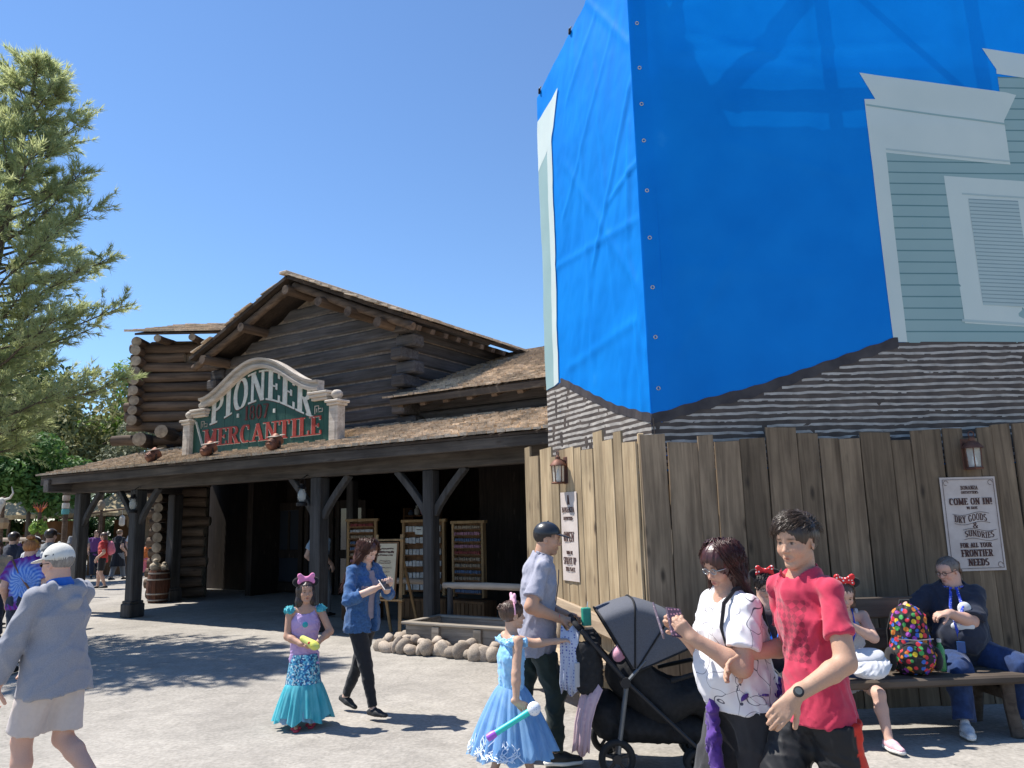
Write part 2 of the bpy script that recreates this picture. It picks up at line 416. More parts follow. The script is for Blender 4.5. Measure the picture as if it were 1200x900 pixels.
# ============================================================ shared materials
LOGDARK = wood('weathered_log', (.125, .115, .112), (.06, .053, .05), axis=0, rnd=.2, grain=.7)
LOGSIDE = wood('weathered_log_side', (.125, .115, .112), (.06, .053, .05), axis=1, rnd=.2, grain=.7)
LOGBROWN = wood('brown_log', (.175, .125, .09), (.08, .055, .04), axis=0, rnd=.22, grain=.6)
LOGBROWNY = wood('brown_log_y', (.175, .125, .09), (.08, .055, .04), axis=1, rnd=.22, grain=.6)
CHINK = mat('chinking', (.27, .215, .165), (.15, .115, .088), scale=9, rough=.95, bump=.4)
LOGEND = mat('log_end_grain', (.36, .30, .225), (.19, .15, .11), scale=7, rough=.9, rnd=.2, bump=.3)
POSTW = wood('grey_post', (.085, .08, .077), (.042, .039, .038), axis=2, rnd=.1, grain=.8)
BEAMW = wood('grey_beam', (.115, .095, .078), (.055, .045, .038), axis=0, rnd=.08, grain=.7)
SHING = wood('cedar_shingle', (.70, .57, .43), (.42, .33, .24), axis=1, rnd=.34, grain=1.2, knots=False)
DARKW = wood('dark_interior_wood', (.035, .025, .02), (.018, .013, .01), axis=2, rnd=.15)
SOFFIT = wood('soffit_board', (.075, .055, .042), (.04, .03, .024), axis=0, rnd=.1)
IRON = mat('black_iron', (.02, .02, .022), (.035, .03, .028), rough=.55, metal=.6, scale=20)
RUST = mat('rusty_copper', (.20, .09, .055), (.10, .05, .04), rough=.6, metal=.5, scale=14)
GLASS = mat('lamp_glass', (.75, .75, .7), rough=.1, alpha=.35, spec=.6)
WHITEP = wood('weathered_white_paint', (.62, .56, .49), (.42, .36, .30), axis=0, rnd=.06, grain=.7, knots=False, bump=.3)
GREENP = mat('sign_green_paint', (.010, .055, .043), (.018, .075, .058), rough=.55, scale=5, stretch=(9, 1, .6), bump=.2)

def scatter_parts(name, meshes, mats_list, parent, lim=300, world=None, kindname=None):
    """mats_list: list of (Matrix local, mesh index); the `lim` nearest to the camera become objects, the rest one joined mesh"""
    wm = world or Matrix.Identity(4)
    c = cam.location
    mats_list = sorted(mats_list, key=lambda t: ((wm @ t[0]).translation - c).length)
    for M, k in mats_list[:lim]:
        o = bpy.data.objects.new(name, meshes[k]); COL.objects.link(o); o.parent = parent; o.matrix_basis = M
    rest = mats_list[lim:]
    if rest:
        mb = MB()
        for M, k in rest:
            me = meshes[k]; mb.add([v.co for v in me.vertices], [list(p.vertices) for p in me.polygons], 0, M)
        o = mb.build(name + '_field', meshes[0].materials[0], parent); o['kind'] = 'stuff'

def shingle_meshes(w, l, t, material, n=4, seed=3):
    r = random.Random(seed); out = []
    for k in range(n):
        ww = w * r.uniform(.72, 1.08); ll = l * r.uniform(.97, 1.04); tt = t * r.uniform(.8, 1.5); sk = r.uniform(-.012, .012)
        V = [(-ww / 2, 0, 0), (ww / 2, sk, 0), (ww / 2, ll, 0), (-ww / 2, ll, 0), (-ww / 2, 0, tt), (ww / 2, sk, tt * r.uniform(.85, 1.2)), (ww / 2, ll, tt * .3), (-ww / 2, ll, tt * .3)]
        F = [[0, 3, 2, 1], [4, 5, 6, 7], [0, 1, 5, 4], [1, 2, 6, 5], [2, 3, 7, 6], [3, 0, 4, 7]]
        me = bpy.data.meshes.new('shingle'); me.from_pydata(V, [], F); me.materials.append(material); out.append(me)
    return out

def shingle_field(parent, origin, ux, up, length, rise_len, w=.15, expo=.2, material=None, lim=300, world=None, t=.022, seed=1, clip=None):
    """courses of shingles; origin = lower left corner, ux along the eave, up along the slope (unit vectors, parent space)"""
    r = random.Random(seed); ux = Vector(ux).normalized(); up = Vector(up).normalized(); nn = ux.cross(up)
    meshes = shingle_meshes(w, expo * 1.6, t, material, seed=seed)
    lst = []; j = 0; s = 0.
    while s < rise_len:
        x = r.uniform(-w, 0)
        while x < length:
            ww = w * r.uniform(.8, 1.1); x += ww
            if x > length: break
            if clip and not clip(x, s): continue
            tilt = r.uniform(.045, .085)
            B = Matrix((ux, (up * math.cos(tilt) - nn * math.sin(tilt) * 1.), (nn * math.cos(tilt) + up * math.sin(tilt)))).transposed()
            p = Vector(origin) + ux * (x - ww / 2) + up * (s + r.uniform(-.022, .014)) + nn * (t * .5 + .012)
            Mx = B.to_4x4() @ Matrix.Rotation(r.uniform(-.03, .03), 4, 'Z'); Mx.translation = p
            lst.append((Mx, r.randrange(len(meshes))))
        s += expo; j += 1
    scatter_parts('shingle', meshes, lst, parent, lim, world)
# ============================================================ the log store (porch, gable hall, shed roof)
SO = Vector((-7.46, 15.36, 0)); SRZ = math.atan2(-.528, .849)
SW = Matrix.Translation(SO) @ Matrix.Rotation(SRZ, 4, 'Z')
st = empty('log_store', SO, SRZ, 'dark weathered log store with a shingled porch and a gabled upper wall', 'store')
rng = random.Random(5)

# posts with plinths and curved braces
def post(x, y, h=2.44, plinth=True, braces=(-1, 1), w=.25, lean=0):
    mb = MB(); mb.box((0, 0, h / 2), (w, w, h), .02)
    p = mb.build('post', POSTW, st, loc=(x, y, 0))
    if plinth:
        mb = MB(); mb.box((0, 0, .13), (w + .09, w + .09, .26), .02); mb.box((0, 0, .285), (w + .05, w + .05, .05), .012); mb.build('plinth', POSTW, p)
    for s in braces:
        mb = MB()
        n = 6
        for i in range(n):
            t0, t1 = i / n, (i + 1) / n
            f = lambda t: Vector((s * (w * .5 - .02 + .56 * t ** 1.1), 0, h - .66 + .66 * t ** .9))
            mb.bar(f(t0), f(t1) + (f(t1) - f(t0)) * .12, .10 + (i % 2) * .002, .10, .01, up=(0, 1, 0))
        mb.build('brace', POSTW, p)
    return p
for i, (x, pl, br) in enumerate([(-2.0, True, (1,)), (0, True, (-1, 1)), (5.02, False, (-1, 1)), (7.32, False, (-1, 1))]):
    post(x, 0, plinth=pl, braces=br, w=.23 if i < 3 else .19)
post(-2.0, 2.2, braces=()); post(2.3, 3.6, h=2.6, braces=(), w=.2, plinth=False)

# beam, fascia, rafters
mb = MB(); mb.box((3.6, 0, 2.585), (12.4, .24, .29), .015); mb.build('porch_beam', BEAMW, st)
mb = MB(); mb.box((-2.35, 1.0, 2.6), (.2, 3.2, .26), .015); mb.build('porch_beam', LOGSIDE, st)
mb = MB(); mb.box((3.6, -.52, 2.70), (12.55, .05, .15), .008); mb.build('fascia', BEAMW, st)
for i in range(22):
    x = -2.5 + i * .585
    mb = MB(); mb.bar((0, -.5, 2.70), (0, 2.0, 3.35), .09, .13, .008, up=(1, 0, 0)); mb.build('rafter', SOFFIT, st, loc=(x + rng.uniform(-.03, .03), 0, 0))
# porch roof deck and shingles
sl = .26; ang = math.atan(sl); upv = Vector((0, math.cos(ang), math.sin(ang)))
mb = MB()
V = [(-2.65, -.56, 2.775), (9.9, -.56, 2.775), (9.9, 2.1, 2.775 + 2.66 * sl), (-2.65, 2.1, 2.775 + 2.66 * sl)]
mb.add(V + [(x, y, z + .035) for x, y, z in V], [[3, 2, 1, 0], [4, 5, 6, 7], [0, 1, 5, 4], [1, 2, 6, 5], [2, 3, 7, 6], [3, 0, 4, 7]])
pr = mb.build('porch_roof', SOFFIT, st)
shingle_field(pr, (-2.68, -.6, 2.80), (1, 0, 0), upv, 12.5, 2.68, w=.15, expo=.185, material=SHING, world=SW, t=.03, seed=11)

# gable wall of squared logs with chinking between
GX0, GX1, GV, RX, RZ, GS = -.25, 5.1, 2.0, 2.55, 6.62, .43
def roof_z(x): return RZ - GS * abs(x - RX)
z = 3.12; row = 0
wallp = MB(); wallp.box(((GX0 + GX1) / 2, GV + .12, 4.1), (GX1 - GX0 - .1, .16, 2.099), 0)
wallp.prism([(GX0 + .05, 5.15), (GX1 - .05, 5.15), (GX1 - .05, roof_z(GX1) - .2), (RX, RZ - .2), (GX0 + .05, roof_z(GX0) - .2)], GV + .04, GV + .2)
gw = wallp.build('gable_wall', CHINK, st)
while z < RZ - .3:
    hh = .262
    x0, x1 = GX0 + .1, GX1 - .1
    if z + hh > roof_z(GX0) - .12:
        d = (RZ - .12 - (z + hh)) / GS; x0, x1 = max(x0, RX - d - .25), min(x1, RX + d + .25)
    if x1 - x0 > .4:
        zt = z + hh - .036
        c0 = max(x0, RX - (RZ - .13 - zt) / GS); c1 = min(x1, RX + (RZ - .13 - zt) / GS)
        if c1 - c0 > .2:
            mb = MB(); dz = rng.uniform(-.006, .006); oy = rng.uniform(-.012, .012)
            n = 10; V = []; F = []
            zc = z + hh / 2; xm = (x0 + x1) / 2
            for i in range(n + 1):                       # slightly wavy hewn face
                t = i / n; a = x0 + (x1 - x0) * t; b = c0 + (c1 - c0) * t
                w1, w2 = rng.uniform(-.012, .012), rng.uniform(-.012, .012)
                V += [(a - xm, GV + .03 + oy, z + w1 - zc), (a - xm, GV + oy, z + .03 + w1 - zc), (b - xm, GV + oy + .006, zt - .03 + w2 - zc), (b - xm, GV + .03 + oy, zt + w2 - zc), (b - xm, GV + .14, zt - zc), (a - xm, GV + .14, z - zc)]
            for i in range(n):
                for k in range(6):
                    F.append([i * 6 + k, (i + 1) * 6 + k, (i + 1) * 6 + (k + 1) % 6, i * 6 + (k + 1) % 6])
            F.append(list(range(6))); F.append([n * 6 + k for k in range(6)][::-1])
            mb.add(V, [f[::-1] for f in F]); mb.build('log', LOGDARK, gw, loc=(xm, 0, zc))
    # corner log ends, staggered between the two walls
    if z < 5.25:
        for cx, s in ((GX1, 1), (GX0, -1)):
            k = (row % 2)
            mb = MB(); mb.box((0, 0, 0), (.30 + .16 * k, .34 + .2 * (1 - k), hh - .03), .035)
            mb.build('log_end', LOGDARK, gw, loc=(cx + s * (.04 + .05 * k) + rng.uniform(-.02, .02), GV + .1 - .08 * (1 - k), z + hh / 2))
        # side wall running back
        mb = MB(); mb.box((0, 0, 0), (.16, 6.6, hh - .03), .03); mb.build('log', LOGSIDE, gw, loc=(GX1 - .07 + rng.uniform(-.01, .01), GV + 3.4, z + hh / 2))
    z += hh; row += 1
mb = MB(); mb.box((GX1 - .1, GV + 3.6, 4.2), (.12, 6.4, 2.3), 0); mb.build('chinking_panel', CHINK, gw)
mb = MB(); mb.box((GX0 + .1, GV + 3.6, 4.2), (.12, 6.4, 2.3), 0); mb.build('side_wall', LOGSIDE, gw)

# gable roof: two slopes, rake logs, purlin ends, rafter tails
gr_e = MB()
RW = 3.08
for s in (-1, 1):
    a = math.atan(GS)
    p0 = Vector((RX, 0, RZ + .05)); p1 = Vector((RX + s * RW, 0, RZ + .05 - GS * RW))
    nrm = Vector((s * math.sin(a), 0, math.cos(a)))
    V = []
    for yy in (1.36, 9.0):
        for p, o in ((p0, 0), (p1, 0), (p1, .07), (p0, .07)):
            q = p + nrm * o; V.append((q.x, yy, q.z))
    F = [[0, 1, 2, 3], [7, 6, 5, 4], [0, 4, 5, 1], [1, 5, 6, 2], [2, 6, 7, 3], [3, 7, 4, 0]]
    if s < 0: F = [f[::-1] for f in F]
    gr_e.add(V, F)
gro = gr_e.build('gable_roof', SOFFIT, st)
for s in (-1, 1):
    a = math.atan(GS)
    up_ = Vector((-s * math.cos(a), 0, math.sin(a)))
    org = Vector((RX + s * (RW + .05), 1.32 if s > 0 else 6.4, RZ + .05 - GS * (RW + .05))) + Vector((s * math.sin(a), 0, math.cos(a))) * .07
    shingle_field(gro, org, (0, 1, 0) if s > 0 else (0, -1, 0), up_, 5.1, 3.12, w=.16, expo=.2, material=SHING, world=SW, lim=150, seed=20 + s, t=.035)
mb = MB(); mb.bar((RX, 1.25, RZ + .15), (RX, 6.5, RZ + .15), .22, .06, .01); mb.build('ridge_cap', SHING, gro)
for s in (-1, 1):
    pts = [(RX + s * t * RW, 1.55, RZ - .06 - GS * t * RW + .012 * math.sin(9 * t)) for t in np.linspace(0.015, 1.03, 9)]
    mb = MB(); mb.tube(pts, [.085 + .008 * math.sin(i * 2.1) for i in range(9)], 9); mb.build('rake_log', LOGBROWN, gro, smooth='auto')
for x in (RX, RX - 1.35, RX - 2.6, RX + .95, RX + 1.75, RX + 2.5):
    zz = RZ - .2 - GS * abs(x - RX)
    mb = MB(); mb.tube([(0, -.62, 0), (0, -.3, .005), (0, .2, 0)], [.1, .105, .1], 10); mb.build('purlin', LOGBROWNY, gro, smooth='auto', loc=(x, 1.95, zz))
for i in range(13):
    yy = 1.9 + i * .42; xx = RX + RW
    mb = MB(); mb.bar((-.55, 0, .55 * GS), (-.04, 0, .04 * GS), .1, .13, .01, up=(0, 1, 0)); mb.build('rafter_tail', LOGBROWN, gro, loc=(xx, yy, RZ - .06 - GS * RW))

# shed roof on the right, with the low log wall under it
s2 = .36; a2 = math.atan(s2); up2 = Vector((0, math.cos(a2), math.sin(a2)))
mb = MB()
V = [(5.02, 1.72, 3.90), (10.2, 1.72, 3.90), (10.2, 6.5, 3.90 + 4.78 * s2), (5.02, 6.5, 3.90 + 4.78 * s2)]
mb.add(V + [(x, y, z + .05) for x, y, z in V], [[3, 2, 1, 0], [4, 5, 6, 7], [0, 1, 5, 4], [1, 2, 6, 5], [2, 3, 7, 6], [3, 0, 4, 7]])
sr = mb.build('shed_roof', SOFFIT, st)
shingle_field(sr, (5.05, 1.66, 3.93), (1, 0, 0), up2, 4.2, 4.9, w=.17, expo=.2, material=SHING, world=SW, seed=31, t=.032)
mb = MB(); mb.box((7.7, 1.70, 3.86), (5.3, .05, .12), .008); mb.build('fascia', BEAMW, sr)
for i in range(9):
    mb = MB(); mb.bar((0, 1.74, 3.80), (0, 2.5, 3.80 + .76 * s2), .1, .12, .008, up=(1, 0, 0)); mb.build('rafter_tail', LOGBROWN, sr, loc=(5.25 + i * .52, 0, 0))
for k in range(3):
    mb = MB(); mb.box((0, 0, 0), (5.0, .16, .235), .03); mb.build('log', LOGDARK, sr, loc=(7.75, 2.3 + .01 * k, 3.34 + .255 * k))

# interior: dark walls, ceiling, doors with small panes
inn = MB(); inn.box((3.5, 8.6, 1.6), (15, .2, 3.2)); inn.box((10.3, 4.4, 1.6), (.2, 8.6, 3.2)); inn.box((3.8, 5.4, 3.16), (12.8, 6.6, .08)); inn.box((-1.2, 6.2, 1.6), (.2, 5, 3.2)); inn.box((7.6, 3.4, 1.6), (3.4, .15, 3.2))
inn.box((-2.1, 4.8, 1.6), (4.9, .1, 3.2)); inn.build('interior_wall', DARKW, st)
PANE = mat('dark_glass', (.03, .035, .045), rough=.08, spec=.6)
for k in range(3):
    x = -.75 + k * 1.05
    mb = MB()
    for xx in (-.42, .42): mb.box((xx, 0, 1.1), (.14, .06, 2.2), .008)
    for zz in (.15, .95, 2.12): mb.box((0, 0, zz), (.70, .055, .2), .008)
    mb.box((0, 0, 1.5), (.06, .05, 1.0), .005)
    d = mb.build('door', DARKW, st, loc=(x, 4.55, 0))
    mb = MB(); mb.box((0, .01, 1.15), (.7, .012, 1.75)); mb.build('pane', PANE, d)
goods = [mat('goods_' + n, c, tuple(x * .6 for x in c), rough=.7, scale=9) for n, c in (('red', (.30, .06, .05)), ('purple', (.14, .08, .22)), ('white', (.62, .61, .58)), ('blue', (.12, .17, .27)), ('pink', (.42, .2, .25)), ('tan', (.36, .27, .18)))]
# ============================================================ roof sign
sg = empty('store_sign', SW @ Vector((3.12, .3, 3.0)), SRZ, 'green painted arched sign board with white letters on the porch roof', 'sign'); sg.scale = (.9, .95, .98)
CREAM = mat('cream_letter_paint', (.66, .66, .60), (.50, .50, .45), rough=.6, scale=12)
REDP = mat('red_letter_paint', (.36, .045, .03), (.24, .03, .022), rough=.6, scale=14)
DKRED = mat('dark_red_paint', (.12, .02, .015), (.07, .015, .012), rough=.6, scale=14)
def bell(x, hw=1.72): 
    return .5 * (1 + math.cos(PI * max(-1, min(1, x / hw))))
def arch(x): return 1.0 + .60 * bell(x) ** .92
top = [(x, arch(x) - .02) for x in np.linspace(-1.66, 1.66, 29)]
poly = [(-2.1, .02), (2.1, .02), (2.1, .80), (1.66, .80)] + top[::-1] + [(-1.66, .80), (-2.1, .80)]
mb = MB()
# panel as upright boards
xs = np.linspace(-2.1, 2.1, 17)
for i in range(16):
    a, b = xs[i] + .003, xs[i + 1] - .003
    t = lambda x: (arch(x) - .02) if abs(x) < 1.66 else .80
    mm = (a + b) / 2
    k = MB(); k.prism([(a - mm, .02), (b - mm, .02), (b - mm, t(b)), (0, t(mm)), (a - mm, t(a))], -.02 + .0012 * (i % 3), .02); k.build('board', GREENP, sg, loc=(mm, 0, 0))
mb.box((0, .06, .5), (4.1, .05, .9)); mb.build('backing', GREENP, sg)
# arched cornice (a profile swept along the arch) and the two shelf cornices
prof = [(-.12, .0), (-.14, .03), (-.14, .07), (-.10, .09), (-.09, .13), (-.15, .15), (-.16, .19), (.05, .19), (.05, 0)]
mb = MB(); V = []; F = []
xsw = np.linspace(-1.78, 1.78, 41)
for x in xsw:
    e = .01; sl_ = (arch(x + e) - arch(x - e)) / (2 * e); n = Vector((-sl_, 0, 1)).normalized()
    for py, pz in prof: V.append((x + n.x * pz, py, arch(x) - .03 + n.z * pz))
k = len(prof)
for i in range(40):
    for j in range(k): F.append([i * k + j, (i + 1) * k + j, (i + 1) * k + (j + 1) % k, i * k + (j + 1) % k][::-1])
F.append(list(range(k))); F.append([40 * k + j for j in range(k)][::-1]); mb.add(V, F); mb.build('cornice', WHITEP, sg, smooth='auto')
for s in (-1, 1):
    mb = MB(); mb.box((0, -.03, .82), (.42, .14, .05), .008); mb.box((0, -.045, .875), (.47, .19, .06), .012); mb.box((0, -.055, .925), (.52, .22, .045), .01)
    mb.build('cornice', WHITEP, sg, loc=(s * 1.80, 0, 0))
    mb = MB(); mb.box((0, 0, .36), (.23, .2, .72), .012); mb.box((0, 0, .03), (.3, .26, .1), .012); mb.box((0, 0, .745), (.29, .26, .05), .01); mb.box((0, 0, .79), (.35, .32, .045), .012)
    mb.box((0, -.103, .38), (.12, .012, .52), .004)
    p = mb.build('pillar', WHITEP, sg, loc=(s * 2.2, -.02, -.05))
    mb = MB(); mb.lathe([(.055, .812), (.05, .84), (.085, .86), (.108, .91), (.1, .955), (.06, .99), (.015, 1.0)], 18); mb.build('finial', WHITEP, p, smooth=True)
# lettering, one object for each letter
def letters(txt, xa, xb, zf, mt, weight, y, sh=None, dy=.012, hfun=None):
    adv = [GL[c][0] + .06 for c in txt]; tot = sum(adv) - .06; sc = (xb - xa) / tot; x = xa
    for c, a in zip(txt, adv):
        w = (a - .06) * sc
        if c != ' ':
            xm = x + w / 2
            for lay, (mat_, off, gx, gz) in enumerate(([(sh, .006, -.014, -.014)] if sh else []) + [(mt, 0, 0, 0)]):
                mb = MB()
                def warp(px, pz, x=x): 
                    z0, h = zf(px); return (px - xm, z0 + h * pz)
                text_mesh(mb, c, x + gx, 0 + gz * 1.5, w, 1.0, -.03 + off, .02, weight, warp=warp)
                mb.build('letter' if mat_ is mt else 'letter_shadow', mat_, sg, loc=(xm, 0, 0))
        x += a * sc
letters('PIONEER', -1.52, 1.55, lambda x: (.60 + .36 * bell(x - .12, 1.9) - .10 * max(0, x - .2) ** 1.0, .54 + .04 * bell(x)), CREAM, .19, 0, DKRED)
letters('MERCANTILE', -1.72, 1.80, lambda x: (.20, .335), REDP, .2, 0, CREAM)
letters('1807', -.42, .30, lambda x: (.62, .27), DKRED, .17, 0)
mb = MB(); mb.box((-.62, -.03, .73), (.055, .02, .075)); mb.build('dot', CREAM, sg)
mb = MB(); mb.box((.48, -.03, .73), (.055, .02, .075)); mb.build('dot', CREAM, sg)
for s in (-1, 1):           # small scroll ornaments near the pillars
    mb = MB()
    for dx, dz, w, h in ((0, .0, .012, .14), (.05, .07, .1, .012), (.1, .03, .012, .09), (.05, -.01, .012, .07), (.15, -.04, .1, .012), (.2, -.01, .012, .07), (.13, .02, .07, .012)):
        mb.box((s * 1.72 - .1 + dx, -.024 - .0003 * dx, .64 + dz), (w, .012, h))
    mb.build('ornament', WHITEP, sg)
mb = MB(); mb.bar((-1.98, -.035, .72), (-1.72, -.045, .22), .05, .012); mb.build('conduit', CREAM, sg)

# three spotlights on the porch roof, aimed at the sign
for i, (x, lab) in enumerate([(.92, 'rusty spotlight on the porch roof left of the green sign'), (2.56, 'rusty spotlight on the roof under the letters M and E'), (4.28, 'rusty spotlight on the roof under the right half of the sign')]):
    w = SW @ Vector((x, -.33, 2.86)); e = empty('spotlight', w, SRZ + .15 * (i - 1), lab, 'spotlight', 'spotlights along the porch roof')
    mb = MB(); mb.lathe([(.07, 0), (.07, .02), (.02, .03), (.018, .12)], 12); mb.build('base', RUST, e, smooth='auto')
    M_ = Matrix.Translation((0, 0, .19)) @ Matrix.Rotation(rad(-52), 4, 'X')
    mb = MB(); mb.lathe([(.03, -.16), (.07, -.145), (.095, -.10), (.10, 0), (.112, .05), (.115, .10), (.104, .10), (.09, .04)], 16, M=M_)
    for a in range(6): mb.lathe([(.101 + .006, -.11 + a * .025), (.101 + .006, -.10 + a * .025)], 14, M=M_)
    h = mb.build('housing', RUST, e, smooth='auto')
    mb = MB(); mb.box((0, .03, .30), (.2, .24, .012), .003, M=Matrix.Rotation(rad(14), 4, 'X')); mb.build('visor', WHITEP, h)
    mb = MB(); mb.tube([(-.12, 0, .1), (-.12, .0, .2)], .012, 6); mb.tube([(.12, 0, .1), (.12, 0, .2)], .012, 6); mb.tube([(-.12, 0, .1), (.12, 0, .1)], .012, 6); mb.build('bracket', IRON, e)

# ============================================================ block-house of round logs at the left
bh = empty('log_blockhouse', (-8.85, 18.0, 0), rad(2), 'round-log blockhouse with an overhanging upper storey behind the porch', 'cabin')
def round_log(parent, a, b, r, m_end=True, axis=0, name='log'):
    mid = (Vector(a) + Vector(b)) / 2; d = (Vector(b) - Vector(a)); L = d.length; n = 7
    mb = MB(); pts = []; rs = []
    ph = rng.uniform(0, 9)
    for i in range(n + 1):
        t = i / n - .5; w = .012 * math.sin(ph + i * 1.3)
        p = d * t; p = p + Vector((0, 0, w)); pts.append(p); rs.append(r * (1 + .05 * math.sin(ph * 2 + i * .9)))
    mb.tube(pts, rs, 12, caps=False)
    V0 = len(mb.v)
    for e, i0 in ((0, 0), (1, n)):
        ring = list(range(i0 * 12, i0 * 12 + 12))
        cc = len(mb.v); q = pts[i0] + (pts[i0] - pts[1 if e == 0 else n - 1]).normalized() * r * .25; mb.v.append(tuple(q))
        for k in range(12):
            tri = [ring[k], ring[(k + 1) % 12], cc]
            mb.f.append(tri[::-1] if e == 0 else tri); mb.m.append(1)
    return mb.build(name, [LOGBROWN if axis == 0 else LOGBROWNY, LOGEND], parent, smooth='auto', loc=mid)
zz = 4.05; k = 0
up_w = MB(); up_w.box((2.2, .3, 5.05), (4.2, .1, 2.2)); up_w.box((.1, 2.2, 5.05), (.1, 3.8, 2.2))
upo = up_w.build('upper_wall', CHINK, bh)
while zz < 6.05:
    r = .118
    short = (k == 7)
    round_log(upo, (-.30 - rng.uniform(0, .1), .16, zz), (.95 if short else 4.4, .16, zz), r)
    if short: round_log(upo, (3.4, .16, zz), (4.4, .16, zz), r)
    round_log(upo, (-.06, -.16 - rng.uniform(0, .09), zz + .11), (-.06, 4.0, zz + .11), r, axis=1)
    zz += .238; k += 1
for x, y0, zz_ in ((.75, -.5, 3.85), (.15, -.25, 3.72), (2.0, -.4, 3.85)):
    round_log(bh, (x, y0, zz_), (x, 2.5, zz_), .16, axis=1, name='overhang_log')
round_log(bh, (-.7, .25, 3.74), (1.3, .25, 3.74), .12, name='overhang_log')
zz = .15; lw = MB(); lw.box((.93, .98, 1.9), (.9, .1, 3.6)); lwo = lw.build('lower_wall', CHINK, bh); k = 0
while zz < 3.65:
    round_log(lwo, (.10 - rng.uniform(0, .12), .78, zz), (1.35 + rng.uniform(0, .15), .78, zz), .115)
    round_log(lwo, (.43, .36 - rng.uniform(0, .1), zz + .12), (.43, 3.4, zz + .12), .115, axis=1)
    zz += .235; k += 1
mb = MB(); s3 = .30
V = [(.02, -.5, 6.14), (4.6, -.5, 6.14), (4.6, 3.2, 6.14 + 3.75 * s3), (-.2, 3.2, 6.14 + 3.75 * s3)]
mb.add(V + [(x, y, z + .05) for x, y, z in V], [[3, 2, 1, 0], [4, 5, 6, 7], [0, 1, 5, 4], [1, 2, 6, 5], [2, 3, 7, 6], [3, 0, 4, 7]])
br_ = mb.build('roof', SOFFIT, bh)
a3 = math.atan(s3)
shingle_field(br_, (.0, -.55, 6.18), (1, 0, 0), (0, math.cos(a3), math.sin(a3)), 4.5, 3.6, w=.3, expo=.28, material=SHING, seed=41, t=.04, world=Matrix.Translation((-8.85, 18, 0)), lim=200)
for x in (.55, 1.35, 2.15): round_log(br_, (x, -.5, 6.06), (x, 1.5, 6.2), .085, axis=1, name='roof_beam')

# ============================================================ construction fence of tall planks
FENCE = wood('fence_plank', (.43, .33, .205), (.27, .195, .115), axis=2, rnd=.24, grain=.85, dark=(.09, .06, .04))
FENCE_SHADED = wood('fence_plank_shaded', (.285, .208, .135), (.15, .107, .07), axis=2, rnd=.32, grain=.85, dark=(.04, .03, .022))  # front run: older planks, with their shade also put into the colour
fc = empty('plank_fence', (1.13, 6.97, 0), 0, 'tall weathered brown plank fence around the wrapped building', 'fence')
fr = random.Random(9)
FD = Vector((1, .047, 0)).normalized(); FL = Vector((.13 - 1.13, 9.15 - 6.97, 0)).normalized()
def plank_mesh(w, h, t):
    n = 6; V = []; F = []
    bow = fr.uniform(-.006, .006)
    for i in range(n + 1):
        z = h * i / n; dx = bow * math.sin(PI * i / n); dl = fr.uniform(-.0025, .0025); dr = fr.uniform(-.0025, .0025); b = .005
        tz = fr.uniform(-.012, .012) if i == n else 0
        V += [(-w / 2 + b + dx + dl, -t / 2, z), (w / 2 - b + dx + dr, -t / 2, z + tz), (w / 2 + dx + dr, -t / 2 + b, z + tz), (w / 2 + dx + dr, t / 2, z + tz), (-w / 2 + dx + dl, t / 2, z), (-w / 2 + dx + dl, -t / 2 + b, z)]
    for i in range(n):
        for k in range(6): F.append([i * 6 + k, i * 6 + (k + 1) % 6, (i + 1) * 6 + (k + 1) % 6, (i + 1) * 6 + k])
    F.append(list(range(6))[::-1]); F.append([n * 6 + k for k in range(6)])
    return V, F
def run_planks(o, d, L, base=2.36, gap=.006, m=None):
    ang_ = math.atan2(d.y, d.x); x = 0.; k = 0
    while x < L:
        w = fr.choice([.15, .19, .24, .24, .29, .29, .2]); tall = (k % 2 == 0) ^ (fr.random() < .25)
        h = base + (.10 if tall else 0) + fr.uniform(-.04, .03)
        t = .022; off = fr.uniform(-.010, .010)
        mb = MB(); V, F = plank_mesh(w - gap, h, t); mb.add(V, F)
        n = Vector((d.y, -d.x, 0))
        p = mb.build('plank', m or FENCE, fc, loc=o + d * (x + w / 2) + n * off, rot=(fr.uniform(-.004, .004), fr.uniform(-.004, .004), ang_))
        x += w; k += 1
run_planks(Vector((.02, 0, 0)), FD, 5.6, base=2.34, m=FENCE_SHADED)
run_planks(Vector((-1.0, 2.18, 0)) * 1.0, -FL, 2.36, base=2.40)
mb = MB(); mb.box((2.8, .19, .5), (5.6, .05, .14)); mb.box((2.8, .19, 1.9), (5.6, .05, .14)); mb.build('rail', FENCE, fc, rot=(0, 0, .047))
mb = MB(); mb.box((.03, .03, 1.22), (.055, .05, 2.44), .006); mb.build('corner_post', FENCE, fc)

